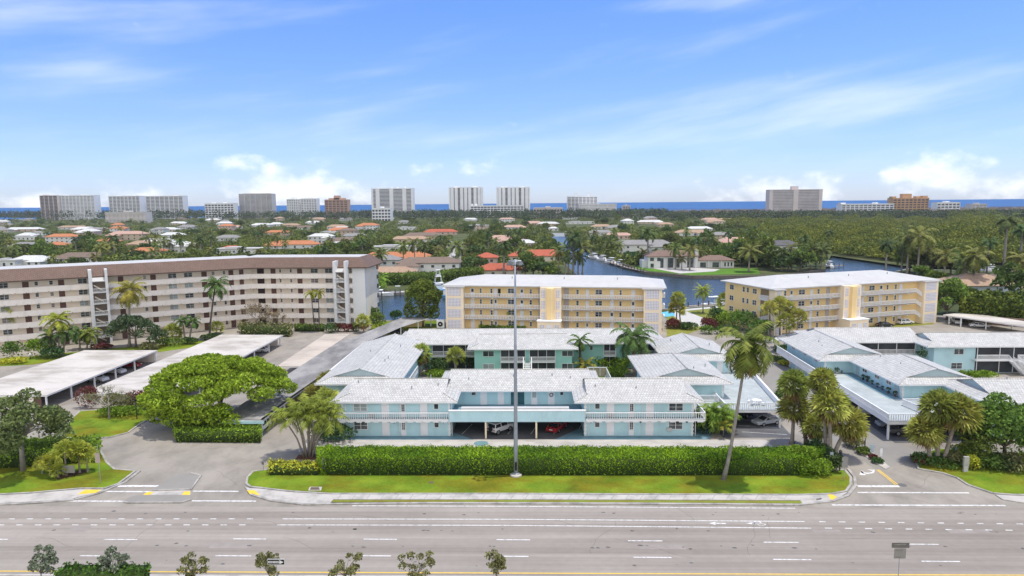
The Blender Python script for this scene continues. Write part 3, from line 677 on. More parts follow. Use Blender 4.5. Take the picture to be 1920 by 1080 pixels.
sb = MB(); us = uq(989)
for i in range(11): sb.box(us-.8, us+.8, cw-1.3-.28*(i+1), cw-1.3-.28*i, Z2-.28*(i+1)-.12, Z2-.28*(i+1)+.03)
sb.rail((us-.85, cw-1.3), (us-.85, cw-4.4), (Z2-.1, .1), (Z2+1, 1.1), .25, .08); sb.rail((us+.85, cw-1.3), (us+.85, cw-4.4), (Z2-.1, .1), (Z2+1, 1.1), .25, .08)
sb.build('staircase', WHT, rb)
cw2 = 146.6; ur = lambda px: uon((0, cw2, 0), px, 668)
for a, b_ in ((811, 894), (1132, 1154), (1198, 1230)):
    u0, u1 = ur(a), ur(b_)
    for z in (.1, Z2): MB().box(u0, u1, cw2-.05, cw2+.02, z, z+2.35).build('porch_screen', SCREEN, rb)
    MB().box(u0, u1, cw2-1.2, cw2, Z2-.25, Z2-.03).build('balcony', WHT, rb); MB().rail((u0, cw2-1.15), (u1, cw2-1.15), Z2, Z2+1.05, .22, .08).build('railing', WHT, rb)
    mm = MB()
    for i in range(max(2, int((u1-u0)/2))+1): u = u0+(u1-u0)*i/max(2, int((u1-u0)/2)); mm.box(u-.06, u+.06, cw2-.1, cw2-.04, .1, Z2+2.35)
    mm.build('screen_frame', WHT, rb)
window(rb, fr, ur(1106), ur(1111), Z2+1, Z2+1.9, cw2, 1, 1)

# ================================================================ second turquoise complex on the right
c2 = thing('apartment_wing', 'right-hand turquoise wing with wraparound white balcony over a parking deck', 'apartment wing', (62, 128, 0))
MB().box(57.0, 68, 130, 149, 0, E-.1).box(62.4, 75, 112.6, 131, 0, E-.1).box(69.8, 92, 102.2, 113.5, 0, E-.1).build('wall', TURQ, c2)
dutch(c2, 55.5, 70.2, 128.8, 151, E, .29, 'y', 2.5, 2.0); dutch(c2, 61.1, 75.9, 111.2, 132, E+.03, .29, 'y', 2.5, None)
dutch(c2, 68.4, 96, 101.0, 114.4, E-.03, .29, 'x', 2.6, 2.6)
vents(c2, [(60, 140, 7.0), (59.4, 137, 6.6), (66, 120, 7.0), (65.5, 126, 7.0), (76, 107.6, 7.5)])
mb = MB(); mb.prism([(54.0, 100.5), (69.7, 100.5), (69.7, 112.6), (62.3, 112.6), (62.3, 130), (56.9, 130), (56.9, 150), (55.2, 150)], Z2-.3, Z2); mb.build('deck', DECKM, c2)
MB().prism([(62.29, 112.7), (62.29, 129.9), (60.2, 129.9), (60.2, 112.0), (69, 112.0), (69.6, 112.5)], Z2, Z2+.02).build('walkway', BLUEF, c2)
MB().rail((54.0, 100.55), (55.2, 150), Z2-.05, Z2+1.1, .26, .12).prism([(53.9, 100.5), (54.15, 100.5), (55.35, 150), (55.1, 150)], Z2-.5, Z2+.25).build('railing', WHT, c2)
MB().rail((54.0, 100.45), (60, 100.45), Z2-.05, Z2+1.1, .34, .085).box(54, 69.7, 100.35, 100.5, Z2-.5, Z2-.05).rail((60, 100.45), (69.6, 100.45), Z2-.05, Z2+1.1, .2, .085).build('railing', WHT, c2)
MB().rail((60.3, 108.5), (64.3, 108.8), Z2, Z2+1.1, .2, .085).rail((60.3, 108.5), (61, 104), Z2, Z2+1.1, .2, .085).build('stair_rail', WHT, c2)
for x, y in ((54.3, 101), (54.5, 110.5), (54.8, 120), (61, 101), (66.5, 101)): MB().box(x-.13, x+.13, y-.13, y+.13, 0, Z2-.3).build('post', WHT, c2)
lf = (57.0, 149, -PI/2); lf2 = (62.4, 131, -PI/2)     # walls that face the street (-x)
for u in (3, 9, 14.5):
    window(c2, lf, u, u+1.5, Z2+1.4, Z2+2.0, 0, 2, 1); window(c2, lf, u, u+1.3, 1.2, 2.2, 0, 2, 1)
    door(c2, lf, u+2.4, u+3.4, .1, 2.2, 0, DOORW); door(c2, lf, u-1.7, u-.7, .1, 2.2, 0, DOORW)
for u in (5, 9.5, 13.5): window(c2, lf2, u, u+1.6, Z2+1.3, Z2+1.95, 0, 2, 1)
for u in (2.6, 16.3): door(c2, lf2, u, u+1, Z2, 2.2, 0, TURG)
quoin(c2, fr, 57.2, Z2, E-.3, 130); quoin(c2, fr, 62.6, Z2, E-.3, 112.6); quoin(c2, lf2, 18.1, Z2, E-.3, 0)
r2 = thing('apartment_block', 'far right turquoise block with screened balconies and paired white stairs', 'apartment block', (85, 147, 0))
MB().box(67, 87, 146.8, 158, 0, E-.1).box(84.6, 108, 141.6, 152, 0, E-.1).build('wall', TURQ, r2)
dutch(r2, 62, 87.2, 145.5, 159, E+.06, .28, 'x', 2.4, 2.4); dutch(r2, 82.5, 112, 140.5, 152.6, E+.1, .29, 'x', 2.6, None)
MB().box(71.6, 83.5, 146.7, 146.82, Z2, Z2+2.3).build('porch_screen', SCREEN, r2)
mm = MB()
for i in range(4): mm.box(71.6+i*3.95, 71.75+i*3.95, 146.6, 146.72, Z2, Z2+2.3)
mm.rail((71.6, 146.5), (83.5, 146.5), Z2-.2, Z2+.9, .25, .09).build('railing', WHT, r2)
c3 = 141.6; u3 = lambda px: uon((0, c3, 0), px, 690)
window(r2, fr, u3(1787), u3(1804), Z2+.9, Z2+2.0, c3, 2, 1); window(r2, fr, u3(1783), u3(1803), .9, 2.1, c3, 2, 2)
for z in (.1, Z2): MB().box(u3(1827), 107, c3-.06, c3+.02, z, z+2.3).build('porch_screen', SCREEN, r2)
mm = MB()
for px in (1830, 1872, 1898, 1920): mm.box(u3(px)-.07, u3(px)+.07, c3-.12, c3-.05, .1, Z2+2.4)
mm.build('screen_frame', WHT, r2)
MB().box(u3(1821), 107, c3-1.5, c3, Z2-.28, Z2-.04).build('balcony', WHT, r2)
MB().rail((u3(1821), c3-1.45), (u3(1880), c3-1.45), Z2, Z2+1.05, .22, .085).rail((u3(1897), c3-1.45), (107, c3-1.45), Z2, Z2+1.05, .22, .085).build('railing', WHT, r2)
for a, b_ in ((1880, 1906), (1897, 1922)):
    sb = MB(); u0, u1 = u3(a), u3(b_)
    for i in range(11): t = i/11; sb.box(u0+(u1-u0)*t, u0+(u1-u0)*(t+.09), c3-3.0, c3-1.5, Z2*(1-t)-.3, Z2*(1-t)-.12)
    sb.rail((u0, c3-3.0), (u1, c3-3.0), (Z2-.2, .1), (Z2+1, 1.1), .22, .09); sb.rail((u0, c3-1.6), (u1, c3-1.6), (Z2-.2, .1), (Z2+1, 1.1), .22, .09)
    sb.build('staircase', WHT, r2)

# ================================================================ beige six-storey block
bcn, bR, bL = at(480, 612)[:2], at(688, 612)[:2], at(0, 660)[:2]
bang = math.atan2(bcn[1]-bL[1], bcn[0]-bL[0]); LA = 82.0
fa = (bcn[0]-LA*math.cos(bang), bcn[1]-LA*math.sin(bang), bang); LB = math.dist(bcn, bR); fb_ = (bcn[0], bcn[1], math.atan2(bR[1]-bcn[1], bR[0]-bcn[0]))
bg_ = thing('condominium', 'six-storey beige condominium with brown tiled roof bending along the car park', 'condominium', (bcn[0], bcn[1], 0))
FH = 2.97; BE = 17.8
MB(fa).box(0, LA, 1.4, 15.5, 0, BE).build('wall', BEIGE, bg_); MB(fb_).box(-2, LB, 1.42, 15.5, 0, BE).build('wall', BEIGE, bg_)
MB(fb_).box(LB-3.8, LB-.02, -.3, 15.6, 0, BE-.02).build('end_wall', mat('white_stucco', (.72, .72, .71), .85, .03, .4, .2), bg_)
def mansard(fr, u0, u1, tip):
    mb = MB(fr); v0, v1, zt = -1.5, 1.6, 20.6
    mb.m = 0; mb.face((u0, v0, BE), (u1, v0, BE), (tip, v1, zt), (u0, v1, zt)) 
    if tip < u1: mb.face((u1, v0, BE), (u1, 17.2, BE), (tip, 14.2, zt), (tip, v1, zt))
    mb.m = 1; mb.face((u0, v0, BE-.3), (u0, 17.2, BE-.3), (u1, 17.2, BE-.3), (u1, v0, BE-.3)); mb.face((u0, v0, BE-.3), (u1, v0, BE-.3), (u1, v0, BE), (u0, v0, BE)); mb.face((u1, v0, BE-.3), (u1, 17.2, BE-.3), (u1, 17.2, BE), (u1, v0, BE))
    mb.build('tiled_roof', [BTX, mat('brown_fascia', (.10, .07, .055), .7, .1)], bg_)
    MB(fr).box(u0-(4 if fr is fb_ else 0), tip, v1-.05+(1.2 if fr is fb_ else 0), 14.2, 19.2, zt-(.12 if fr is fa else .15)).build('flat_roof', WROOF, bg_)
mansard(fa, 0, LA+1.0, LA+1.0); mansard(fb_, -.6, LB+1.5, LB-2.0)
ua = lambda px: uon(fa, px, 570); ub = lambda px: uon(fb_, px, 560)
V = 1.4
A_items = [('D', 0, 17), ('d', 45, 56), ('s', 68, 74), ('s', 96, 102), ('d', 113, 123), ('D', 150, 166), ('d', 226, 235), ('s', 273, 278), ('d', 287, 296), ('D', 320, 335), ('D', 350, 365), ('d', 383, 392), ('s', 402, 407), ('s', 423, 427), ('d', 434, 442), ('d', 454, 461)]
B_items = [('e', 481, 494), ('d', 507, 515), ('s', 523, 526), ('s', 543, 546), ('d', 557, 565), ('D', 582, 595), ('D', 609, 622), ('s', 658.5, 662)]
GLB = mat('brown_curtain_glass', (.20, .15, .13), .2, .35, .35, .5, col2=(.34, .31, .29))
rr = random.Random(3)
for items, f, fn in ((A_items, fa, ua), (B_items, fb_, ub)):
    for kind, p0, p1 in items:
        u0, u1 = fn(p0), fn(p1)
        for k in range(6):
            z = k*FH+.1
            if kind == 'd': door(bg_, f, u0, u1, z, 2.15, V, BROWN)
            elif kind == 'e': MB(f).box(u0, u1, V-.03, V+.05, z, z+2.4).build('opening', mat('lift_lobby', (.05, .032, .028), .8, .3), bg_)
            elif kind == 'D': window(bg_, f, u0, u1, z+1.0, z+2.2, V, 2, 2, rr.choice((GLASS, GLASS, GLB, GLASSL)), t=.08)
            else: window(bg_, f, u0, u1, z+1.15, z+2.1, V, 1, 2, rr.choice((GLASS, GLB, GLASS)), t=.07)
    n = LA if f is fa else LB-3.8
    for k in range(1, 6):
        mb = MB(f); z = k*FH
        mb.box(0 if f is fa else -.3, n+(.3 if f is fa else 0), -.3, -.12, z-.42, z+1.02); mb.box(0, n, -.12, V, z-.28, z-.1)
        mb.build('balcony', BEIGEP, bg_)
        mb = MB(f); u = 1.0
        while u < n: mb.box(u-.12, u+.12, -.36, -.29, z-.36, z-.27); u += 2.35
        mb.build('drain_slots', mat('dark_slot', (.10, .09, .09)), bg_)
    # thin dark lintel seen under the eave
def stair_tower(f, u0, u1, flip):
    t = thing('tmp', None, None) if False else None
    w = .8
    tw = MB(f).box(u0-w, u0, -3.4, -.35, 0, BE+1.9).box(u1, u1+w*.75, -3.4, -.35, 0, BE+1.9).build('stair_tower', mat('white_stucco', (.72, .72, .71)), bg_)
    mb = MB(f); mb.face((u0, -3.5, BE-1.1), (u1, -3.5, BE-1.1), (u1, -.5, BE+.1), (u0, -.5, BE+.1)); mb.face((u0, -3.5, BE-1.3), (u0, -.5, BE-.1), (u1, -.5, BE-.1), (u1, -3.5, BE-1.3)); mb.face((u0, -3.5, BE-1.3), (u1, -3.5, BE-1.3), (u1, -3.5, BE-1.1), (u0, -3.5, BE-1.1))
    mb.build('canopy', WROOF, tw)
    for k in range(6):
        z = k*FH+.1 + (-1.2 if k else 0)
        if k: MB(f).box(u0, u1, -3.6, -.4, z-.2, z).build('landing', WHT, tw)
        if k:
            mb = MB(f); a = u0+(.1 if not flip else -.35); b_ = u1+(.35 if not flip else -.1)
            mb.rail((a, -3.7), (b_, -3.7), z-.1, z+1.05, .3, .08); mb.build('railing', WHT, tw)
        m2 = MB(f)
        q0, q1 = (u0+.3, (u0+u1)/2-.1)
        m2.face((q0, -2.8, z+1.6), (q1+.9, -1.2, z+.1), (q1+.9, -1.2, z+.5), (q0, -2.8, z+2.0)); m2.build('stair_flight', BEIGE, tw)
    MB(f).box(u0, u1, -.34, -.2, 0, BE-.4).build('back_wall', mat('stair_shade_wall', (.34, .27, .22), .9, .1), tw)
stair_tower(fa, ua(176), ua(200), False); stair_tower(fb_, ub(637.5), ub(653), True)
# side of the end wall: bays on its canal side
mm = MB(fb_)
for k in range(6): mm.box(LB-.02, LB+.25, 13.6, 15.5, k*FH+.9, k*FH+2.2)
mm.build('side_window', GLASS, bg_)

# ================================================================ yellow four-storey blocks
YH = 3.15; YE = 12.75
def yellow(fr, LN, depth, label, items, tower, ends, right_stair, left_bay_w, right_bay_w, loc):
    r = thing('condominium', label, 'condominium', (*loc, 0)); BZ = breeze('breeze_%d' % int(fr[2]*100+50), fr[2], .42)
    uf = lambda px: uon(fr, px, 575)
    MB(fr).box(0, LN, 1.6, depth, 0, YE).build('wall', YEL, r)
    e0, e1, v0, v1, zz, sl = -1.2, LN+1.2, -.4 , depth+1.0, YE, .20
    hb = (v1-v0)/2; mb = MB(fr); top = zz+sl*hb; c = (v0+v1)/2
    mb.face((e0, v0, zz), (e1, v0, zz), (e1-hb, c, top), (e0+hb, c, top)); mb.face((e1, v1, zz), (e0, v1, zz), (e0+hb, c, top), (e1-hb, c, top))
    mb.face((e0, v1, zz), (e0, v0, zz), (e0+hb, c, top)); mb.face((e1, v0, zz), (e1, v1, zz), (e1-hb, c, top))
    mb.face((e0, v0, zz-.3), (e0, v1, zz-.3), (e1, v1, zz-.3), (e1, v0, zz-.3))
    for p, q in (((e0, v0), (e1, v0)), ((e1, v0), (e1, v1)), ((e1, v1), (e0, v1)), ((e0, v1), (e0, v0))): mb.face((*p, zz-.3), (*q, zz-.3), (*q, zz), (*p, zz))
    mb.build('roof', WROOF, r)
    for u in (LN*.3, LN*.55, LN*.8): MB(fr).tube([(u, hb*.6, zz+sl*hb*.6), (u, hb*.6, zz+sl*hb*.6+.7)], .12, 6).build('vent_pipe', STEEL, r)
    t0, t1 = uf(tower[0]), uf(tower[1])
    # end bays with breeze-block screens
    for a, b_ in ends:
        MB(fr).box(a, b_, -.8, 4.4, 0, YE-.5).build('bay', YELD, r); MB(fr).box(a-.5, b_+.5, -1.4, 2.0, YE-.5, YE-.22).build('bay_roof', WROOF, r)
        for k in range(4): MB(fr).box(a+.5, b_-.75, -.86, -.79, k*YH+.35, k*YH+2.75).build('breeze_screen', BZ, r)
    # stair tower
    mb = MB(fr).box(t0, t1, -1.6, 1.6, 0, YE-.15); mb.build('stair_tower', YELD, r)
    m_ = (t0+t1)/2; MB(fr).box(m_-.95, m_+.95, -2.5, -1.58, 2.9, YE-.4).build('tower_pier', YEL, r)
    MB(fr).box(m_+.35, m_+.6, -2.58, -2.48, 2.9, YE-.5).build('pier_stripe', YELD, r)
    for k in (1, 2, 3):
        for s in (-1, 1): MB(fr).box(m_+s*2.05-.48, m_+s*2.05+.48, -1.66, -1.59, k*YH+.2, k*YH+2.5).build('breeze_screen', BZ, r)
    MB(fr).box(t0-.4, t1+.1, -4.6, -1.6, 0, 3.4).build('entrance', YELD, r); MB(fr).box(t0-.6, t1+.3, -4.8, -1.6, 3.4, 3.62).build('entrance_coping', WHT, r)
    for s in (-1, 1): MB(fr).box(m_+s*2.0-.6, m_+s*2.0+.6, -4.66, -4.59, .4, 2.5).build('breeze_screen', BZ, r)
    door(r, fr, m_-.75, m_+.75, 0, 2.4, -4.6, DOORW)
    # access balconies
    a, b_ = ends[0][1] if left_bay_w else 0, (ends[1][0] if right_bay_w and len(ends) > 1 else LN)
    for k in range(4):
        z = k*YH
        for q0, q1 in ((a, t0), (t1, b_ - (right_stair and 2.6 or 0))):
            if k:
                MB(fr).box(q0, q1, -.25, 1.6, z-.32, z-.08).build('balcony', mat('balcony_grey', (.34, .32, .30), .85, .08, 1), r)
                mb = MB(fr).rail((q0, -.25), (q1, -.25), z-.1, z+1.05, .46, .17)
                n = int((q1-q0)/5)
                for i in range(n): u = q0+(q1-q0)*(i+.5)/n; mb.box(u-.18, u+.18, -.3, 0, z-.5, z-.3)
                mb.build('railing', WHT, r)
        if k and right_stair:
            MB(fr).rail((b_-2.6, -.25), (b_-.2, -.25), (z-.1, z-1.5), (z+1.05, z-.3), .3, .15).build('stair_rail', WHT, r)
        for kind, p0, p1 in items:
            u0, u1 = uf(p0), uf(p1)
            if kind == 'd': door(r, fr, u0, u1, z+.05, 2.2, 1.6, DOORW, rr.random() < .35)
            elif kind == 'o' and k == 3: MB(fr).box(u0, u1, 1.55, 1.62, z+.05, z+2.2).build('open_doorway', DARK, r)
            elif kind == 'D': window(r, fr, u0, u1, z+1.0, z+2.25, 1.6, 2, 2, t=.11)
            elif kind == 's': window(r, fr, u0, u1, z+.95, z+2.2, 1.6, 1, 2, t=.1)
            elif kind == 'g': MB(fr).box(u0, u1, 1.54, 1.6, z+.05, z+2.6).build('grey_panel', mat('grey_stucco', (.48, .44, .42), .85, .05), r)
    return r, uf
y1L = at(838, 616)[:2]; y1ang = math.radians(-8.5)
fy1 = (y1L[0], y1L[1], y1ang); L1 = uon(fy1, 1241, 570)
it1 = [('d', 881, 887), ('s', 898, 901), ('s', 918, 921.5), ('d', 925, 930), ('o', 932, 937), ('D', 951, 962), ('d', 974, 980), ('s', 992, 995.5), ('g', 1008, 1013), ('g', 1056, 1066), ('s', 1080, 1084), ('d', 1098, 1103), ('D', 1116, 1128), ('d', 1144, 1150), ('s', 1161.5, 1165), ('d', 1184, 1190)]
yb1, uf1 = yellow(fy1, L1, 20, 'four-storey yellow condominium with white hip roof and canal behind, left of two', it1, (1014, 1053), [(0, uon(fy1, 870)), (uon(fy1, 1207), L1)], False, 1, 1, (y1L[0]+L1/2, y1L[1]-4))
for k in range(1, 4): MB(fy1).box(L1, L1+1.1, 5, 8.5, k*YH-.2, k*YH+1).build('side_balcony', WHT, yb1)
for k in range(4): 
    for v in (10, 13, 16.5): MB(fy1).box(L1-.02, L1+.05, v, v+1.5, k*YH+.9, k*YH+2.2).build('side_window', GLASS, yb1)
y2 = at(1447, 629)[:2]; fy2 = (y2[0], y2[1], math.radians(19.5)); L2 = uon(fy2, 1752, 580)
it2 = [('s', 1477, 1480.5), ('d', 1488, 1493), ('D', 1504.5, 1515.5), ('d', 1526, 1530.5), ('s', 1539.5, 1543), ('g', 1556, 1563), ('s', 1610, 1613), ('d', 1623, 1627), ('D', 1636.5, 1646), ('d', 1656, 1661), ('s', 1669, 1672), ('s', 1684.5, 1687.5), ('d', 1693, 1698)]
yb2, uf2 = yellow(fy2, L2, 21, 'four-storey yellow condominium with white hip roof behind the right-hand turquoise roofs', it2, (1573, 1605), [(0, uon(fy2, 1465)), (uon(fy2, 1728), L2)], True, 1, 1, (y2[0]+L2/2*.94, y2[1]+9))
sf = (fy2[0]+21*math.cos(fy2[2]+PI/2), fy2[1]+21*math.sin(fy2[2]+PI/2), fy2[2]-PI/2)   # its left side wall
MB(fy2).box(-.02, .3, 5.5, 21, 0, YE-.02).build('side_wall', YEL, yb2)
for k in range(4):
    z = k*YH
    for u0, u1 in ((2.2, 3.9), (8.1, 9), (10, 10.8), (12.6, 14.2)): window(yb2, sf, u0, u1, z+1.0, z+2.3, 0, 2 if u1-u0 > 1 else 1, 2, t=.09)
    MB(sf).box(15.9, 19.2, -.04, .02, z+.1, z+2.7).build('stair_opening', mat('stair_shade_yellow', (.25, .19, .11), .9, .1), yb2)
    if k: MB(sf).rail((15.8, -.5), (19.2, -.1), (z-.1, z+1.0 if k < 3 else z), (z+1.05, z+2.1 if k < 3 else z+1.1), .3, .14).box(15.8, 19, -.5, 0, z-.3, z-.1).build('stair_rail', WHT, yb2)
# ================================================================ carports
CPW = streak(mat('carport_membrane', (.56, .52, .465), .8, .05, .2, .2, fine=.04), .30, .22, (.5, 1, 1), .38, .56, (1, .97, .93))
CPT = streak(mat('carport_tan', (.52, .45, .37), .8, .06, .2, .2), .2, .25, (.5, 1, 1), .36, .56)
CPG = streak(mat('carport_grey_felt', (.35, .335, .315), .85, .10, .15, .2, fine=.05), .45, .22, (1, .35, 1), .40, .60)
def carport(label, poly, z, m, posts, back=None, th=.28, fascia=None, soff=True, wallm=None):
    cx = sum(p[0] for p in poly)/len(poly); cy = sum(p[1] for p in poly)/len(poly)
    r = thing('carport', label, 'carport', (cx, cy, 0))
    MB().prism(poly, z-.06, z).build('roof', m, r)
    q = [((p[0]-cx)*.997+cx, (p[1]-cy)*.998+cy) for p in poly]; MB().prism(q, z-th, z-.06).build('fascia', fascia or WHT, r)
    for x, y in posts: MB().box(x-.12, x+.12, y-.12, y+.12, 0, z-th).build('post', WHT, r)
    for w in back or []:
        d = math.dist(*w); nx, ny = -(w[1][1]-w[0][1])/d*.1, (w[1][0]-w[0][0])/d*.1
        MB().prism([(w[0][0]-nx, w[0][1]-ny), (w[1][0]-nx, w[1][1]-ny), (w[1][0]+nx, w[1][1]+ny), (w[0][0]+nx, w[0][1]+ny)], 0, z-th).build('back_wall', wallm or BEIGEP, r)
    return r
c = carport('leftmost white flat carport roof with cars parked under its right side', [(-104, 116.7), (-86, 116.7), (-86.4, 154.3), (-104, 154.6)], 2.7, CPW,
        [(-86.6, y) for y in (117.3, 124, 131, 138, 145, 153.6)], [((-94.5, 118), (-94.5, 153)), ((-103, 117.4), (-88, 117.4)), ((-95, 153.8), (-87, 153.8))])
door(c, (0, 0, 0), -88.8, -87.6, 0, 2.1, 117.3, BROWN)
carport('long white carport roof running back from the green mound beside the spreading tree', [(-80.4, 117.3), (-63.5, 117.3), (-63.3, 172.4), (-80, 173.2)], 2.7, CPW,
        [(-64, y) for y in (119, 128, 137, 146, 155, 164, 171.5)], [((-72, 118), (-72, 172)), ((-79.5, 117.9), (-68, 117.9)), ((-72, 171.6), (-64.6, 171.6))])
carport('tan carport roof lying against the left edge of the long grey carport', [(-52.6, 138.2), (-47.3, 138.2), (-46.3, 173.6), (-52.8, 173.6)], 2.62, CPT, [(-52.2, y) for y in (139, 150, 161, 172)])
g = carport('very long grey felt carport with turquoise front beside the white west wing', [(-48.5, 102.3), (-41.4, 102.0), at(552, 742, 2.9)[:2], at(620, 695, 2.9)[:2], (-39.4, 163.3), (-34.8, 183), (-28.2, 199.5), (-37, 198), (-46.5, 157)], 2.9, CPG,
        [(-41.9, 102.6), (-41.6, 112), (-41.3, 122), (-41, 132), (-35.0, 184), (-31.5, 192), (-28.8, 198.7)], [((-45, 103), (-44, 162)), ((-36.6, 197.3), (-30.6, 198.6))], fascia=WHT, wallm=YEL)
MB().box(-48.3, -41.3, 102.05, 102.3, 2.2, 2.62).build('front_panel', TURQ, g)
mb = MB(); 
for e0_, e1_ in (((-41.4, 102.0), at(552, 742, 2.9)), (at(552, 742, 2.9), at(620, 695, 2.9)), (at(620, 695, 2.9), (-39.4, 163.3))): mb.prism([(e0_[0]-.3, e0_[1]), (e0_[0]+.15, e0_[1]), (e1_[0]+.15, e1_[1]), (e1_[0]-.3, e1_[1])], 2.9, 3.0); mb.build('roof_edge', WHT, g)
carport('far right white carport under the tall clipped hedge', [at(1768, 590, 2.7)[:2], at(1812, 585, 2.7)[:2], at(1925, 603, 2.7)[:2], at(2050, 622, 2.7)[:2], at(2050, 634, 2.7)[:2], at(1920, 611.5, 2.7)[:2]], 2.7, CPW,
        [at(x, y)[:2] for x, y in ((1779, 608), (1801, 613), (1848, 618), (1897, 617))], [(at(1790, 603)[:2], at(1960, 617)[:2])], wallm=mat('carport_brown_wall', (.30, .20, .15), .9, .1))
carport('small flat white shelter roof at the far end of the right street', [at(1443, 640, 2.9)[:2], at(1516, 632, 2.9)[:2], at(1490, 625, 2.9)[:2], at(1462, 628, 2.9)[:2]], 2.9, WROOF, [at(1452, 655)[:2], at(1470, 655)[:2]])
carport('low flat grey roof between the rear seafoam block and the yellow condominium', [(-12, 161.5), (5, 161.5), (5, 168), (-12, 168)], 3.0, CPG, [(-11, 162), (4, 162)])

# ================================================================ cars
def carpaint(n, c): return mat('car_paint_'+n, c, .25, .02, 1, .6)
TYRE = mat('tyre', (.02, .02, .02), .85, .1); RIM = mat('rim', (.45, .45, .46), .3, .05, 1, .5, metal=.6); HEADL = mat('headlight', (.7, .7, .7), .15, .05, 1, .6); TAILL = mat('taillight', (.35, .02, .02), .2, .05, 1, .6)
CGL = mat('car_glass', (.02, .025, .03), .06, .1, 1, .7)
def car(kind, label, paint, loc, rz, name='parked_car'):
    """length runs along +y (front at +y)"""
    r = thing(name, label, 'car', (0, 0, 0), 'parked cars')
    if kind == 'jeep':
        prof = [(-2.1, .5), (-2.1, 1.15), (-1.95, 1.2), (-1.95, 1.2), (1.0, 1.2), (2.0, 1.1), (2.1, .95), (2.1, .5)]; top = [(-2.0, 1.2), (-1.9, 1.85), (.55, 1.85), (.95, 1.2)]; hw, wh = .88, .43
    elif kind == 'suv':
        prof = [(-2.3, .42), (-2.3, .95), (-2.2, 1.08), (1.1, 1.1), (2.1, .95), (2.3, .75), (2.3, .42)]; top = [(-2.2, 1.08), (-1.85, 1.66), (.35, 1.66), (1.15, 1.1)]; hw, wh = .92, .37
    elif kind == 'pickup':
        prof = [(-2.8, .5), (-2.8, 1.08), (-.9, 1.08), (-.9, 1.1), (1.4, 1.12), (2.5, 1.02), (2.7, .8), (2.7, .5)]; top = [(-.95, 1.1), (-.75, 1.8), (.7, 1.8), (1.4, 1.12)]; hw, wh = .98, .4
    else:
        prof = [(-2.35, .38), (-2.4, .8), (-2.25, .98), (-1.6, .98), (1.1, .95), (2.05, .82), (2.35, .62), (2.35, .38)]; top = [(-1.8, .97), (-1.05, 1.42), (.35, 1.42), (1.2, .94)]; hw, wh = .9, .34
    mb = MB(); n = len(prof)
    a = [mb.V(-hw*(.97 if z < .6 else 1), y, z) for y, z in prof]; b = [mb.V(hw*(.97 if z < .6 else 1), y, z) for y, z in prof]
    for i in range(n): mb.idx(a[i], a[(i+1) % n], b[(i+1) % n], b[i])
    mb.idx(*a[::-1]); mb.idx(*b)
    tw = hw*(.98 if kind == 'jeep' else .80)
    (y0, z0), (y1, z1), (y2, z2), (y3, z3) = top
    mb.box(-tw, tw, y1-.05, y2+.05, z1-.07, z1+.02)
    for y_, yt in ((y0, y1), (y3, y2), ((y0+y3)/2-.1, (y1+y2)/2-.1)):
        for s in (-1, 1): mb.tube([(s*hw*.97, y_, z0), (s*tw*.97, yt, z1)], .07, 5)
    if kind == 'jeep': mb.box(-.92, .92, 1.0, 1.9, .8, .98).box(-.92, .92, -1.9, -1.0, .8, .98)
    body = mb.build('body', paint, r)
    g = MB(); v = [g.V(s*w, y, z) for (y, z), w in zip(((y0+.06, z0), (y1, z1-.05), (y2, z2-.05), (y3-.06, z3)), (hw*.95, tw*.95, tw*.95, hw*.95)) for s in (-1, 1)]
    g.idx(v[0], v[2], v[4], v[6]); g.idx(v[1], v[7], v[5], v[3]); g.idx(v[0], v[1], v[3], v[2]); g.idx(v[4], v[5], v[7], v[6]); g.build('windows', CGL, r)
    wy = 1.3 if kind != 'pickup' else 1.65
    for y in (-wy-.05, wy):
        for s in (-1, 1):
            w = MB().tube([(s*(hw-.2), y, wh), (s*(hw+.02), y, wh)], wh, 14).build('wheel', TYRE, r); MB().tube([(s*(hw-.05), y, wh), (s*(hw+.035), y, wh)], wh*.6, 10).build('rim', RIM, w)
    ye = prof[-1][0]
    for s in (-1, 1):
        MB().box(s*hw*.72-.17, s*hw*.72+.17, ye-.16, ye+.02, .66, .80).build('headlight', HEADL, r); MB().box(s*hw*.8-.12, s*hw*.8+.12, prof[0][0]-.05, prof[0][0]+.1, .75, .95).build('taillight', TAILL, r)
    MB().box(-hw, hw, ye-.05, ye+.06, .38, .55).box(-hw, hw, prof[0][0]-.1, prof[0][0]+.02, .38, .58).build('bumper', DARKMET if kind == 'jeep' else paint, r)
    if kind == 'jeep': MB().tube([(0, -2.12, 1.0), (0, -2.35, 1.0)], .4, 14).build('spare_wheel', TYRE, r)
    MB().box(-.26, .26, prof[0][0]-.125, prof[0][0]-.1, .62, .75).build('number_plate', WHT, r)
    r.location = (*loc[:2], 0.03); r.rotation_euler = (0, 0, rz); return r
WP = carpaint('white', (.78, .78, .78)); RP = carpaint('red', (.35, .02, .025)); SP = carpaint('silver', (.42, .45, .48)); BP = carpaint('black', (.025, .028, .032)); GP = carpaint('grey', (.12, .115, .11))
R = math.radians
car('jeep', 'white boxy off-roader with spare wheel under the central blue deck', WP, (-4.5, 104.6), R(-42), 'off_road_car')
car('sedan', 'dark red car parked under the right half of the central deck', RP, (4.6, 105.6), R(-28))
car('sedan', 'silver saloon nosed under the railed deck on the right', SP, (38.6, 108.2), R(112))
car('suv', 'dark car deep under the right railed deck', BP, (35.0, 112), R(95))
car('suv', 'white car under the left carport, behind its third post', WP, (-89.5, 136.0), R(-100))
car('suv', 'white car under the left carport, farther back beside the red one', WP, (-89.8, 142.6), R(-95))
car('sedan', 'red car at the back of the left carport', RP, (-89.8, 148.6), R(-95))
car('suv', 'white car seen under the far end of the long white carport', WP, (-66.6, 163.5), R(95))
car('suv', 'white car nosed out under the front of the long grey carport', WP, (-43.2, 105.2), R(178))
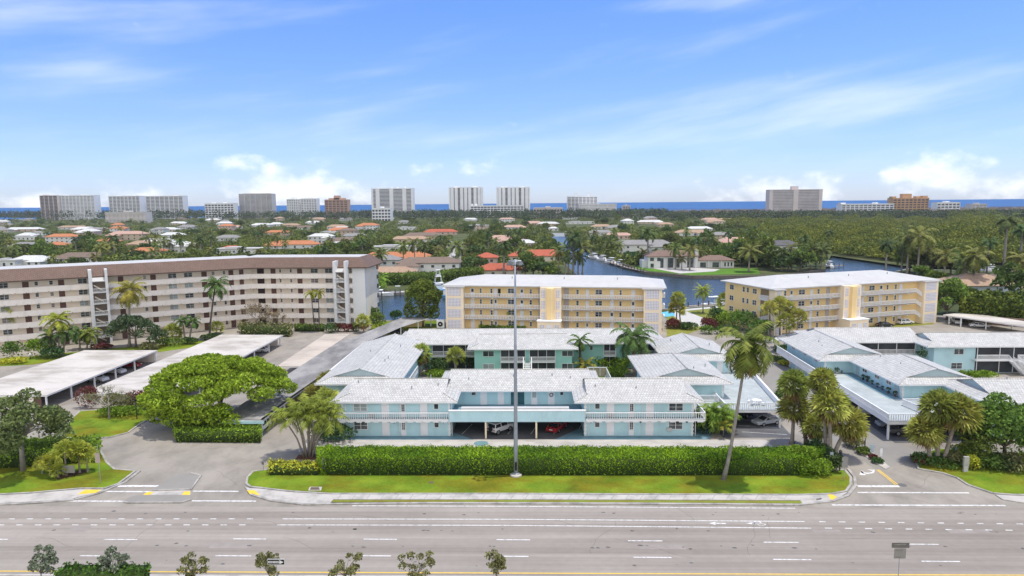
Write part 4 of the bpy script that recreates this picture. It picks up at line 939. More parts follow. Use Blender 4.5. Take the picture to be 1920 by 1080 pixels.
car('suv', 'white car under the right wing balcony, nearest the palms', WP, (57.5, 112.8), R(90))
car('sedan', 'silver car under the right wing balcony beside the pickup', SP, (58.0, 106.6), R(85))
car('pickup', 'grey pickup under the corner of the right wing balcony', GP, (58.4, 103.0), R(80), 'pickup_truck')
p = at(1697, 608); car('suv', 'white car parked in front of the right yellow condominium', WP, p, R(-75))
p = at(1659, 613); car('sedan', 'dark car behind the right turquoise roofs, beside the white one', BP, p, R(-80))
p = at(1795, 609); car('suv', 'white car under the far right carport, left bay', WP, (p[0]+1, p[1]+2), R(160))
p = at(1836, 614); car('sedan', 'white saloon under the far right carport, middle bay', WP, p, R(-110))
p = at(735, 612); car('sedan', 'dark car under the far end of the grey carport', BP, (-37.4, 188), R(80))

# ================================================================ light mast, lamps, signs
pole = at(967.5, 893.5); PH = 28.9
lm = thing('light_mast', 'very tall grey light mast rising from the front lawn above everything', 'light mast', (pole[0], pole[1], .14))
MB().tube([(pole[0], pole[1], .14), (pole[0], pole[1], 4), (pole[0]+.05, pole[1], 16), (pole[0]+.1, pole[1], PH)], [.30, .27, .19, .11], 12).build('pole', mat('mast_steel', (.30, .33, .37), .5, .1, 1, .5, metal=.2), lm, True)
MB().lathe((pole[0], pole[1], .10), [(.78, 0), (.8, .22), (.7, .3)], 20).build('base', CONC, lm); MB().lathe((pole[0], pole[1], .4), [(.52, 0), (.5, .1), (.42, .14)], 16).build('base_plate', STEEL, lm)
MB().box(pole[0]-.14, pole[0]+.14, pole[1]-.42, pole[1]-.34, 1.0, 2.1).build('hand_hole_cover', DARKMET, lm)
mb = MB()
for i in range(20): 
    a, b_ = 2*PI*i/20, 2*PI*(i+1)/20; mb.tube([(pole[0]+.1+.8*math.cos(a), pole[1]+.8*math.sin(a), PH-.2), (pole[0]+.1+.8*math.cos(b_), pole[1]+.8*math.sin(b_), PH-.2)], .05, 5)
for i in range(3): a = 2*PI*i/3; mb.tube([(pole[0]+.1, pole[1], PH-.1), (pole[0]+.1+.8*math.cos(a), pole[1]+.8*math.sin(a), PH-.2)], .05, 5)
ring_ = mb.build('lamp_ring', STEEL, lm)
for i in range(6):
    a = 2*PI*i/6+.3; x, y = pole[0]+.1+.85*math.cos(a), pole[1]+.85*math.sin(a)
    MB().lathe((x, y, PH-.75), [(.26, 0), (.28, .1), (.18, .3), (.1, .45), (.05, .5)], 12).build('floodlight', mat('lamp_grey', (.16, .165, .17), .4, .05), ring_)
def signpost(label, x, y, plates, h, cat='sign', name='road_sign', pm=None, pr=.035):
    """plates: (kind, centre z, w, h, material, dx)"""
    r = thing(name, label, cat, (x, y, 0)); MB().tube([(x, y, 0), (x, y, h)], pr, 7).build('post', pm or STEEL, r)
    for kind, z, w, hh, m, dx in plates:
        mb = MB()
        if kind == 'oct':
            pts = [(x+w/2*math.cos(PI/8+i*PI/4)/.924, z+w/2*math.sin(PI/8+i*PI/4)/.924) for i in range(8)]
            mb.face(*[(a, y-.06, b_) for a, b_ in pts]); mb.face(*[(a, y-.05, b_) for a, b_ in pts][::-1])
        else: mb.box(x+dx-w/2, x+dx+w/2, y-.065, y-.04, z-hh/2, z+hh/2)
        mb.build('sign_plate', m, r)
    return r
def text(body, size, m, parent, loc, rot):
    cu = bpy.data.curves.new('lettering', 'FONT'); cu.body = body; cu.size = size; cu.align_x = 'CENTER'; cu.align_y = 'CENTER'; cu.extrude = .004
    o = bpy.data.objects.new('tmp_text', cu); C.objects.link(o); dg = bpy.context.evaluated_depsgraph_get()
    me = bpy.data.meshes.new_from_object(o.evaluated_get(dg)); bpy.data.objects.remove(o)
    me.transform(Matrix.Rotation(rot[2], 4, 'Z') @ Matrix.Rotation(rot[0], 4, 'X')); me.materials.clear(); me.materials.append(m)
    k = bpy.data.objects.new('lettering', me); C.objects.link(k); k.parent = parent; k.location = loc; return k
BLK = mat('sign_black', (.015, .015, .016), .5, .05); SIGNW = mat('sign_white', (.8, .8, .8), .5, .03); SBACK = mat('sign_back_metal', (.26, .25, .23), .6, .08, 2, .4); SBACKD = mat('sign_back_dark', (.14, .13, .12), .6, .15, 4, .4)
sp_ = at(518, 1053, 3.0); x, y = aty(518, 1053, 57.2)[0], 57.2
ZS = aty(518, 1053, 57.2)[2]
s = signpost('black one-way sign with white arrow among the median trees', x, y, [('box', ZS, 1.55, .56, SIGNW, 0), ], ZS+.35)
MB().box(x-.74, x+.74, y-.085, y-.066, ZS-.23, ZS+.23).build('sign_face', BLK, s)
mb = MB(); z = ZS; yy = y-.095
mb.face((x-.68, yy, z-.10), (x+.34, yy, z-.10), (x+.34, yy, z+.10), (x-.68, yy, z+.10)); mb.face((x+.32, yy, z-.19), (x+.69, yy, z), (x+.32, yy, z+.19)); ar = mb.build('arrow', SIGNW, s)
text('ONE WAY', .2, BLK, s, (-.15, -.102, ZS-.005), (PI/2, 0, 0))
bs_ = at(1688, 1022, 3.9); x, y = bs_[0], bs_[1]
s = signpost('grey back of a two-panel road sign on the near median', x, y, [('box', 3.9, 1.62, .5, SBACKD, 0), ('box', 3.1, 1.1, 1.0, SBACK, 0)], 4.2)
MB().box(x-.6, x+.5, y-.075, y-.066, 3.95, 4.02).build('bracket', SBACK, s); MB().box(x-.4, x+.15, y-.075, y-.066, 2.72, 2.76).box(x-.4, x+.15, y-.075, y-.066, 3.4, 3.43).build('bracket', SBACKD, s)
g = at(1582, 903); z1, = (2.55,)
signpost('grey back of a stop sign above a turn plate beside the right driveway', g[0], g[1], [('oct', 3.0, .8, .8, SBACK, 0), ('box', 2.25, .78, .75, SBACK, 0)], 3.3)
g = at(189, 908); signpost('brown-backed stop sign post on the left entrance lawn', g[0], g[1], [('box', 3.6, .62, 1.3, mat('pink_sign_back', (.42, .34, .31), .7, .1), -.1)], 5.4)
s = signpost('small low black sign at the tip of the front lawn', *at(494, 885)[:2], [('box', 1.25, .28, .36, SBACKD, 0)], 1.2)
g = at(133, 895); s = thing('entrance_sign', 'low grey slanted entrance board under the yellow fan palms', 'sign', (g[0], g[1], .14))
MB().box(g[0]-1.0, g[0]+.7, g[1]-.2, g[1]-.08, .7, 1.7).build('board', SBACK, s); MB().box(g[0]-.9, g[0]-.78, g[1]-.1, g[1], 0, 1.6).build('post', DARKMET, s); MB().box(g[0]+.5, g[0]+.62, g[1]-.1, g[1], 0, 1.6).build('post', DARKMET, s)
g = at(1810, 886); s = thing('entrance_sign', 'tall pale stone entrance pillar sign on the right lawn', 'sign', (g[0], g[1], .14))
MB().box(g[0]-.28, g[0]+.28, g[1]-.1, g[1]+.15, .1, .95).build('base', WROOF, s); MB().box(g[0]-.33, g[0]+.33, g[1]-.14, g[1]+.18, .95, 2.2).build('panel', mat('pale_stone', (.42, .40, .38), .8, .1), s)
g = at(1634, 856); signpost('two pale blue panels on a frame in the right driveway island', g[0], g[1], [('box', 1.45, .7, .65, mat('pale_blue_panel', (.45, .55, .58), .5, .05), 0), ('box', .85, .55, .4, mat('pale_blue_panel', (.45, .55, .58)), 0)], 1.8)
g = at(1651, 865); s = signpost('narrow white post sign with dark lettering on the right driveway island', g[0], g[1], [('box', 1.3, .34, 1.1, SIGNW, 0)], 1.4)
g = at(1558, 878); s = signpost('pale blue tilted board in the right corner hedge', g[0], g[1], [('box', 1.6, .45, 1.3, mat('pale_blue_panel', (.45, .55, .58)), 0)], 2.3)
def lamp_post(label, g, h, head=1, name='lamp_post'):
    r = thing(name, label, 'lamp post', (g[0], g[1], 0)); MB().tube([(g[0], g[1], 0), (g[0], g[1], h)], [.09, .05], 8).build('post', DARKMET, r)
    MB().lathe((g[0], g[1], h), [(.06, 0), (.17, .08), (.2, .4), (.26, .42), (.03, .62)], 8).build('lantern', DARKMET if head else SIGNW, r)
lamp_post('short black lamp post on the green mound by the red shrubs', at(257, 787), 3.2); lamp_post('short black lamp post beside the stop sign in the right hedge', at(1574, 884), 2.4)
lamp_post('short black lamp post on the planted island of the right driveway', at(1621, 848), 2.2); lamp_post('slim dark lamp post by the canal lawn left of the round tree', at(718, 605), 8.5)
for i, (x, y) in enumerate(((57, 674), (307, 648))): lamp_post('small white garden lamp in the shrubs '+('left of the palm clump' if i == 0 else 'under the grey tree'), at(x, y), .9, 0, 'garden_lamp')
p = aty(1875, 570, 214); g = (p[0], 214); lamp_post('tall dark pole standing before the blue house with the tan roof', (at(1877, 545)[0], at(1877, 545)[1]), 12)

# drains, covers, utilities
def plate(name, label, cat, poly, m, z=.155): 
    sheet(name, P2(*poly), z, m, 'thing' if False else None, .02, label, cat)
plate('storm_drain', 'rusty storm drain grate in the front lawn near its left end', 'drain', [(583, 915.5), (598, 915.5), (600, 920.5), (581, 920.5)], mat('rust_grate', (.13, .09, .07), .8, .4, 8))
plate('drain_collar', 'pale concrete collar round the storm drain in the lawn', 'drain', [(581, 914.8), (604, 914.8), (602, 921.6), (578, 921.6)], CONC, .15)
plate('valve_cover', 'brown valve cover in the dry patch of the front lawn', 'cover', [(804, 905.5), (813, 905), (813, 908.2), (804, 908.4)], mat('rust_grate', (.13, .09, .07)))
plate('valve_cover', 'small dark cover in the right end of the sidewalk', 'cover', [(1530, 937), (1541, 935.5), (1540, 938.5), (1531, 940)], SBACKD, .15)
def disc(label, px, r, m, z): 
    g = at(*px); tag(MB().lathe((g[0], g[1], z), [(r, 0), (r, .012), (r*.8, .014)], 18).build('manhole_cover', m), label, 'manhole cover')
disc('round manhole cover in the right driveway mouth', (1692, 909.5), .5, SBACKD, .012)
disc('blue-green painted manhole patch behind the hedge', (902, 831.5), 1.1, mat('teal_patch', (.14, .24, .25)), .02)
g = at(592, 944); tag(MB().box(at(563, 945)[0], at(615, 945)[0], g[1]-.15, g[1]+.35, -.02, .1).build('kerb_inlet', mat('inlet_dark', (.045, .042, .04))), 'dark kerb inlet under the stained end of the sidewalk', 'drain')  # plain near-black box along the kerb line
# air conditioner by the first yellow block
g = at(826, 616); s = thing('air_conditioner', 'big white air-conditioning unit with round black fan beside the grey carport', 'air conditioner', (g[0], g[1], 0))
MB().box(g[0]-1.1, g[0]+1.1, g[1], g[1]+1.6, .2, 2.5).build('casing', WHT, s); MB().tube([(g[0]-.05, g[1]-.03, 1.3), (g[0]-.05, g[1]-.1, 1.3)], .72, 20).build('fan', BLK, s); MB().tube([(g[0]-.05, g[1]-.1, 1.3), (g[0]-.05, g[1]-.14, 1.3)], .2, 12).build('fan_hub', WHT, s)
# deck furniture
def lounger(label, x, y, z, rz, name='sun_lounger'):
    fr = (x, y, rz); r = thing(name, label, 'chair', (x, y, z)); MB(fr).box(-.33, .33, -.3, 1.1, z+.32, z+.4).build('seat', WHT, r)
    mb = MB(fr); mb.face((-.33, -.3, z+.38), (.33, -.3, z+.38), (.33, -.85, z+1.2), (-.33, -.85, z+1.2)); mb.face((-.33, -.34, z+.36), (-.33, -.89, z+1.2), (.33, -.89, z+1.2), (.33, -.34, z+.36)); mb.build('backrest', WHT, r)
    for u in (-.3, .3):
        for v in (-.25, 1.0): MB(fr).box(u-.03, u+.03, v-.03, v+.03, z, z+.33).build('leg', WHT, r)
def chair(label, x, y, z, rz, group=None):
    fr = (x, y, rz); r = thing('patio_chair', label, 'chair', (x, y, z), group); MB(fr).box(-.27, .27, -.27, .27, z+.38, z+.44).build('seat', WHT, r); MB(fr).box(-.27, .27, -.31, -.25, z+.44, z+.95).build('backrest', WHT, r)
    for u in (-.24, .24):
        for v in (-.24, .24): MB(fr).box(u-.025, u+.025, v-.025, v+.025, z, z+.38).build('leg', WHT, r)
def table(label, x, y, z, rr_, group=None):
    r = thing('patio_table', label, 'table', (x, y, z)); MB().lathe((x, y, z+.7), [(rr_, 0), (rr_, .05)], 18).build('tabletop', WHT, r); MB().tube([(x, y, z), (x, y, z+.7)], .06, 8).build('pedestal', WHT, r); MB().lathe((x, y, z), [(.35, 0), (.3, .06)], 12).build('foot', WHT, r)
lounger('white reclining lounger at the left end of the central deck', -9.1, 105.0, Z2, R(25))
table('small white table half hidden by the light mast on the deck', -1.7, 103.7, Z2+.4, .45); chair('white chair left of the deck table by the mast', -2.9, 103.8, Z2+.4, R(60)); chair('white chair right of the deck table by the mast', -.2, 103.9, Z2+.4, R(-60))
table('round white table with chairs on the right blue deck', 37.2, 109.2, Z2, .75)
for i, (a, q) in enumerate(((40, 'right rear of'), (140, 'left rear of'), (220, 'left front of'), (320, 'right front of'))): chair('white patio chair '+q+' the round table on the right deck', 37.2+1.15*math.cos(R(a)), 109.2+1.15*math.sin(R(a)), Z2, R(a+90))
TERR = mat('terracotta', (.12, .08, .06), .8, .1)
def pot(label, x, y, z, s, m=None, plant=True):
    r = thing('potted_plant', label, 'potted plant', (x, y, z)); MB().lathe((x, y, z), [(.2*s, 0), (.3*s, .45*s), (.33*s, .5*s)], 10).build('pot', m or TERR, r)
    c_ = blob_points([(x, y, z+.9*s, .5*s, .5*s, .5*s)], 90); k = np_mesh('foliage', leaf_quads(c_, .16*s)-np.array([x, y, z]), 4, mat('pot_leaf', (.05, .09, .03), .8, .3, 3, island=.5), r)
for i, (px, py, s_, q) in enumerate(((1556, 724, .8, 'by the corner wall, leftmost'), (1577, 726, 1.3, 'in a pale tub under the rear wall'), (1593, 727, .6, 'small, right of the pale tub'), (1628, 742, 1.1, 'beside the black bin, left of the row'), (1640, 744, 1.2, 'behind the black bin'), (1646, 752, .9, 'third along the side wall'), (1655, 758, .9, 'fourth along the side wall'), (1664, 765, .8, 'fifth along the side wall'), (1674, 772, 1.2, 'near the front corner'), (1681, 778, 1.1, 'at the front corner of the wall'))):
    g = [(57.7, 129.3), (59.1, 129.2), (60.1, 129.4), (61.8, 124.5), (61.9, 123.2), (61.8, 121.2), (61.8, 119.3), (61.8, 117.6), (61.7, 115.4), (61.8, 113.5)][i]; pot('dark potted plant on the right deck '+q, g[0], g[1], Z2, s_*.68, CONC if i == 1 else BLK if i in (3,) else TERR)

f0, f1 = at(1101, 706)[:2], at(1137, 706)[:2]; s = thing('lattice_fence', 'low tan screen fence with white rail behind the central roof', 'fence', (f0[0], f0[1], 0)); FT = mat('fence_tan', (.40, .34, .24), .85, .1, 1)
for i in range(3):
    a, b_ = f0[0]+(f1[0]-f0[0])*i/3, f0[0]+(f1[0]-f0[0])*(i+1)/3; MB().box(a+.06, b_-.06, f0[1]-.04, f0[1]+.04, .1, 1.75).build('panel', FT, s); MB().box(a-.06, a+.06, f0[1]-.06, f0[1]+.06, 0, 1.9).build('post', WHT, s)
MB().box(f0[0]-.1, f1[0]+.1, f0[1]-.1, f0[1]+.1, 1.85, 2.0).build('top_rail', WHT, s); MB().box(f1[0]-.06, f1[0]+.06, f0[1]-9, f0[1], .1, 1.8).build('side_panel', WHT, s)
# ================================================================ vegetation: materials and builders
LEAF = mat('leaf_mid', (.070, .125, .020), .75, .28, .5, .2, col2=(.105, .165, .030), island=.45, orand=.22, trans=.25)
LEAFD = mat('leaf_dark', (.040, .078, .022), .75, .25, .4, .2, col2=(.06, .105, .03), island=.45, orand=.22, trans=.2)
LEAFB = mat('leaf_bright', (.12, .205, .014), .75, .2, .35, .2, col2=(.17, .25, .025), island=.4, trans=.3)
LEAFY = mat('leaf_yellow', (.30, .33, .025), .75, .2, .8, .2, col2=(.40, .38, .04), island=.4, trans=.3)
LEAFG = mat('leaf_grey', (.13, .15, .10), .8, .2, .8, .2, island=.4, trans=.2)
LEAFO = mat('leaf_olive', (.13, .13, .05), .8, .25, .8, .2, col2=(.17, .17, .07), island=.5, trans=.2)
LEAFR = mat('leaf_red', (.16, .025, .04), .75, .3, 1, .2, col2=(.10, .05, .03), island=.5, trans=.2)
FROND = mat('palm_frond', (.15, .21, .022), .7, .2, .4, .25, col2=(.20, .23, .03), island=.4, orand=.3, trans=.25)
FRONDD = mat('palm_frond_dark', (.055, .105, .022), .7, .2, .4, .25, col2=(.08, .13, .03), island=.4, trans=.25)
FRONDY = mat('palm_frond_yellow', (.25, .22, .03), .7, .2, .6, .25, col2=(.17, .20, .03), island=.4, trans=.3)
FAN = mat('fan_frond', (.21, .25, .04), .7, .25, .5, .25, col2=(.30, .30, .07), island=.45, orand=.2, trans=.25)
SKIRT = mat('dead_frond', (.22, .14, .06), .85, .25, 1, .15, island=.4)
BARK = mat('bark', (.16, .125, .095), .9, .25, 2, .15); BARKG = mat('bark_grey', (.26, .235, .205), .9, .2, 2, .15); PTRUNK = mat('palm_trunk', (.30, .26, .215), .9, .2, 3, .15); PTRUNKD = mat('palm_trunk_dark', (.12, .10, .085), .9, .2, 3, .15)
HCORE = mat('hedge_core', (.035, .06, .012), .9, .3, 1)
def frond_set(n, Lf, seg, droop, e0, e1, lw, seed=0, up=0, width=.16):
    """feather fronds round the origin: leaflets both sides of an arching rachis; quads"""
    rg = np.random.default_rng(seed); out = []
    for i in range(n):
        azi = i*2.399+rg.uniform(-.25, .25); t_ = (i+.5)/n; e = e1+(e0-e1)*t_**1.0+rg.uniform(-.08, .08); L_ = Lf*rg.uniform(.82, 1.08); dr = droop*rg.uniform(.8, 1.25)
        h = np.array([math.cos(azi), math.sin(azi), 0]); side = np.array([-math.sin(azi), math.cos(azi), 0]); pts = []
        p = np.zeros(3); el_ = e
        for k in range(seg+1):
            pts.append(p.copy()); p = p+(h*math.cos(el_)+np.array([0, 0, 1])*math.sin(el_))*L_/seg; el_ -= dr/seg*(.5+1.0*k/seg)
        for k in range(seg):
            a, b = pts[k], pts[k+1]; d = b-a; w0 = width*.12
            out.append([a-side*w0, b-side*w0, b+side*w0, a+side*w0])
            if k == 0: continue
            f = math.sin(PI*min(1, (k+.6)/(seg+.6)))**.6
            for s in (-1, 1):
                for j in range(2):
                    q = a+d*(j*.5+.15); tip = q+side*s*lw*f*rg.uniform(.85, 1.1)+d*1.0+np.array([0, 0, -1])*lw*f*rg.uniform(.3, .75)
                    wv = d*width*1.9/ max(1e-6, np.linalg.norm(d))
                    out.append([q, q+wv, tip+wv*.3, tip])
    return np.array(out).reshape(-1, 3)
def fan_set(n, Rr, seed=0, lo=-.7, hi=1.45, fr=.85, nf=9, sph=1.0):
    rg = np.random.default_rng(seed); out = []
    for i in range(n):
        azi = i*2.399; e = lo+(hi-lo)*((i+.5)/n)**.8+rg.uniform(-.1, .1); d = np.array([math.cos(azi)*math.cos(e), math.sin(azi)*math.cos(e), math.sin(e)*sph])
        base = d*Rr*rg.uniform(.42, .6); side = np.cross(d, [0, 0, 1.0]); side /= max(1e-6, np.linalg.norm(side)); u = np.cross(side, d); u = u/np.linalg.norm(u); ro = rg.uniform(-1.15, 1.15); side, u = side*math.cos(ro)+u*math.sin(ro), u*math.cos(ro)-side*math.sin(ro)
        out.append([d*.1-side*.03, base-side*.03, base+side*.03, d*.1+side*.03])
        for k in range(nf):
            a = (k-(nf-1)/2)/(nf-1)*2.6; v = d*math.cos(a)+side*math.sin(a)+u*rg.uniform(-.12, .22); tip = base+v*Rr*.55*rg.uniform(.85, 1.1)*(1-.25*abs(a)/1.3)+np.array([0, 0, -.12*Rr]); w = np.cross(v, u)*Rr*.055
            mid = base+(tip-base)*.5+np.array([0, 0, .05*Rr]); out.append([base, mid-w, tip, mid+w])
    return np.array(out).reshape(-1, 3)
def palm(kind, label, g, h, Rr, top=None, fm=None, n=None, trunk_r=.2, seed=1, name=None, group=None, skirt=0, tm=None, cat='palm tree', droop=None, lean=1.3):
    """g: ground point; h: height of the crown's heart; top: its plan position if the trunk leans"""
    tx, ty = (top[0]-g[0], top[1]-g[1]) if top else (0, 0)
    r = thing(name or {'coco': 'coconut_palm', 'fan': 'fan_palm', 'royal': 'royal_palm', 'date': 'date_palm', 'areca': 'areca_palm'}[kind], label, cat, (g[0], g[1], 0), group)
    pts = [(tx*t**lean, ty*t**lean, h*t) for t in (0, .12, .3, .5, .75, 1)]
    rad = [trunk_r*k for k in ((1.7, 1.15, 1, .95, .85, .75) if kind != 'royal' else (1.3, 1.2, 1.35, 1.25, .9, .6))]
    o = bpy.data.objects  # trunk
    mb = MB(); mb.tube(pts, rad, 9); t = mb.build('trunk', tm or PTRUNK, None, True); t.parent = r
    if kind == 'fan': v = fan_set(n or 46, Rr, seed)
    elif kind == 'date': v = frond_set(n or 46, Rr, 9, 1.2, -.7, 1.3, Rr*.14, seed, width=.10)
    elif kind == 'royal': v = frond_set(n or 20, Rr, 12, 1.9, -.35, 1.25, Rr*.2, seed, width=.15)
    elif kind == 'areca': v = frond_set(n or 16, Rr, 8, 1.6, .1, 1.35, Rr*.2, seed, width=.10)
    else: v = frond_set(n or 22, Rr, 12, 1.7 if droop is None else droop, -.75, 1.25, Rr*.2, seed, width=.13)
    c = np_mesh('crown', v+np.array([tx, ty, h]), 4, fm or (FAN if kind == 'fan' else FROND), r)
    if skirt:
        s = fan_set(int(26*skirt), Rr*.85, seed+5, -1.45, -.35) if kind == 'fan' else frond_set(int(7*skirt), Rr*.8, 8, .9, -1.3, -.7, Rr*.12, seed+5)
        np_mesh('dead_fronds', s+np.array([tx, ty, h-.1]), 4, SKIRT, r)
    return r
def limbs(mb, base, ends, r0, n=6):
    for e in ends:
        b = Vector(base); e = Vector(e); m_ = b.lerp(e, .5)+Vector((0, 0, .12*(e-b).length)); mb.tube([b, m_, e], [r0, r0*.7, r0*.3], n)
def broadleaf(label, g, trunk_h, blobs, n, leaf, fm=None, trunk_r=.3, bark=None, name='broadleaf_tree', group=None, shell=.6, low=.4, cat='tree', ratio=.6):
    """blobs are relative to g: (x, y, z, rx, ry, rz)"""
    r = thing(name, label, cat, (g[0], g[1], 0), group); mb = MB()
    mb.tube([(0, 0, -.1), (.05, 0, trunk_h*.5), (0, .05, trunk_h)], [trunk_r*1.3, trunk_r, trunk_r*.8], 9)
    limbs(mb, (0, .05, trunk_h*.95), [(b[0]*.85, b[1]*.85, b[2]-b[5]*.1) for b in blobs[:14]], trunk_r*.55)
    t = mb.build('trunk', bark or BARK, None, True); t.parent = r
    c = blob_points(blobs, n, shell, low); np_mesh('crown', leaf_quads(c, leaf*RNG.uniform(.7, 1.3, len(c)), ratio), 4, fm or LEAF, r)
    return r
def scatter_blobs(rx, ry, z0, z1, n, r, seed=0, dome=True):
    rg = random.Random(seed); out = []
    while len(out) < n:
        x, y = rg.uniform(-1, 1), rg.uniform(-1, 1); d = x*x+y*y
        if d > 1: continue
        t = math.sqrt(1-d) if dome else 1; z = z0+(z1-z0)*t*rg.uniform(.55, 1.0); s = r*rg.uniform(.75, 1.2); out.append((x*rx, y*ry, z, s, s, s*.75))
    return out
def hedge(label, poly, z0, h, dens, leaf, fm, name='hedge', rough=.12, cat='hedge', core=True, wavy=0):
    """clipped hedge over a plan quad (4 corners)"""
    cx = sum(p[0] for p in poly)/4; cy = sum(p[1] for p in poly)/4; r = thing(name, label, cat, (cx, cy, z0))
    q = np.array([(p[0]-cx, p[1]-cy) for p in poly]); faces = []
    L1_ = math.dist(q[0], q[1]); L2_ = math.dist(q[1], q[2])
    n = int(L1_*L2_*dens); u, v = RNG.random(n), RNG.random(n); top = (q[0]*(1-u)[:, None]+q[1]*u[:, None])*(1-v)[:, None]+(q[3]*(1-u)[:, None]+q[2]*u[:, None])*v[:, None]
    P_ = [np.column_stack([top, np.full(n, h)])]
    for i in range(4):
        a, b = q[i], q[(i+1) % 4]; n = int(math.dist(a, b)*h*dens*(1 if i in (0, 1, 3) else .5)); u = RNG.random(n)[:, None]; P_.append(np.column_stack([a*(1-u)+b*u, RNG.random(n)*h]))
    p = np.concatenate(P_); p[:, :2] *= 1-np.minimum(.35, .16*np.minimum(L1_, L2_))/np.array([max(L1_, L2_)/2, min(L1_, L2_)/2])[None, :]*(1-np.clip(p[:, 2:3]/h, 0, 1)) if L1_ >= L2_ else 1; p = p+RNG.normal(0, rough, p.shape)
    if wavy: p[:, 2] += (np.sin(p[:, 0]*.9)*.5+np.sin(p[:, 0]*2.3+1)*.5)*wavy*(p[:, 2]/h)
    p[:, 2] = np.maximum(p[:, 2], .03)
    core_v, core_f = [], []
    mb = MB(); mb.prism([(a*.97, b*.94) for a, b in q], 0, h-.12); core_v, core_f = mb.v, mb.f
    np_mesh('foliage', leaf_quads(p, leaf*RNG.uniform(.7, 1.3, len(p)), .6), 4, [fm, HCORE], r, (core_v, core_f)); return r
def bush(label, g, rx, rz, n, leaf, fm, name='shrub', ry=None, group=None, z=.1):
    r = thing(name, label, 'shrub', (g[0], g[1], 0), group)
    bl = [(0, 0, z+rz*.55, rx, ry or rx, rz*.6)]+[(RNG.uniform(-.5, .5)*rx, RNG.uniform(-.5, .5)*(ry or rx), z+rz*RNG.uniform(.5, .9), rx*.45, (ry or rx)*.45, rz*.4) for _ in range(5)]
    np_mesh('foliage', leaf_quads(blob_points(bl, n, .6, .5), leaf*RNG.uniform(.7, 1.3, n), .6), 4, fm, r); return r
Y = lambda px, py, Yd: aty(px, py, Yd)
def palm_px(kind, label, base, crown, Rr, **k):
    """base pixel on the ground, crown heart pixel at the same distance"""
    g = at(*base); t = aty(crown[0], crown[1], g[1]); return palm(kind, label, g, t[2], Rr, top=(t[0], g[1]), **k)

# ---------------------------------------------------------------- hedges
hedge('long clipped green hedge between the lawn and the turquoise block', [at(597, 893)[:2], at(1512, 894)[:2], (40.5, 90.8), (-29.6, 91.3)], .1, 2.5, 70, .125, mat('hedge_leaf', (.085, .18, .008), .7, .3, .22, .2, col2=(.17, .27, .012), island=.45, trans=.2), wavy=.11, rough=.09)
hedge('low yellow-green hedge at the left end of the long hedge', [at(504, 893)[:2], at(598, 893)[:2], at(598, 882)[:2], at(506, 880)[:2]], .1, 1.25, 30, .18, LEAFY)
hedge('square green hedge in front of the spreading tree', [at(328, 830)[:2], at(490, 831)[:2], at(490, 812)[:2], at(330, 811)[:2]], .0, 1.9, 26, .2, LEAFB)
hedge('dark hedge behind the left entrance lawn', [at(-40, 884)[:2], at(186, 868)[:2], at(189, 845)[:2], at(-40, 852)[:2]], .1, 2.2, 24, .2, LEAFB, rough=.2)
bush('big rounded bright hedge end at the right of the long hedge', (at(1480, 885)[0]+1.4, 89.3), 2.4, 2.8, 2200, .2, LEAFB, ry=2.2); bush('low rounded bright shrub before the right hedge end', at(1525, 891), 2.6, 1.7, 1800, .18, LEAFB, ry=1.6); bush('small dark shrub at the corner of the right driveway', at(1558, 884), 1.4, 1.8, 700, .18, LEAFD)
hedge('tall dark hedge wall behind the far right carport', [at(1800, 604)[:2], at(2050, 622)[:2], at(2050, 603)[:2], at(1810, 592)[:2]], 0, 7.4, 8, .55, mat('big_hedge_leaf', (.075, .13, .018), .75, .3, .15, .2, col2=(.14, .17, .02), island=.5), rough=.4, wavy=.5)
hx = aty(112, 1068, 58.5), aty(272, 1066, 58.5)
hedge('low hedge along the near median at bottom left', [(hx[0][0], 57.6), (hx[1][0], 57.6), (hx[1][0], 59.4), (hx[0][0], 59.4)], .1, hx[1][2]-.1, 26, .17, mat('median_hedge', (.06, .13, .014), .7, .3, .4, .2, island=.45))
hedge('trimmed hedge under the beige block right of centre', [at(552, 632)[:2], at(686, 632)[:2], at(686, 626)[:2], at(552, 626)[:2]], 0, 1.6, 8, .35, LEAFB) if False else hedge('trimmed green hedge before the beige block stair tower', [at(553, 622)[:2], at(608, 622)[:2], at(608, 617)[:2], at(553, 617)[:2]], 0, 1.5, 10, .3, LEAF)
bush('dark ball shrub left of the red shrub by the beige block', at(622, 623), 2.4, 2.2, 500, .3, LEAFD); bush('low red shrub at the foot of the beige stair tower', at(645, 622), 3.6, 1.9, 700, .3, LEAFR, ry=1.4); bush('small green ball shrub right of the red shrub', at(667, 621), 1.5, 2, 350, .3, LEAF)
hedge('low trimmed hedge along the first yellow block', [at(898, 617)[:2], at(985, 619)[:2], at(985, 615)[:2], at(898, 613)[:2]], 0, .9, 10, .3, LEAFB)
for k, (a, b_, y) in enumerate(((1618, 1652, 607), (1670, 1704, 602), (1740, 1755, 603))): hedge(('left', 'middle', 'right')[k]+' yellow-green hedge under the right yellow block', [at(a, y+2)[:2], at(b_, y)[:2], at(b_, y-3)[:2], at(a, y-1)[:2]], 0, .9, 10, .3, LEAFY)
sheet('front_lawn', P2((1610, 612), (1660, 607), (1745, 602), (1752, 608), (1690, 613), (1620, 618)), .03, DRYGRASS)
for x, y, l in ((1325, 626, 'left dark box shrub on the canal lawn edge'), (1352, 627, 'middle dark box shrub on the canal lawn edge'), (1373, 624, 'right small box shrub on the canal lawn edge')): bush(l, at(x, y), 2.0, 1.8, 400, .28, LEAF)

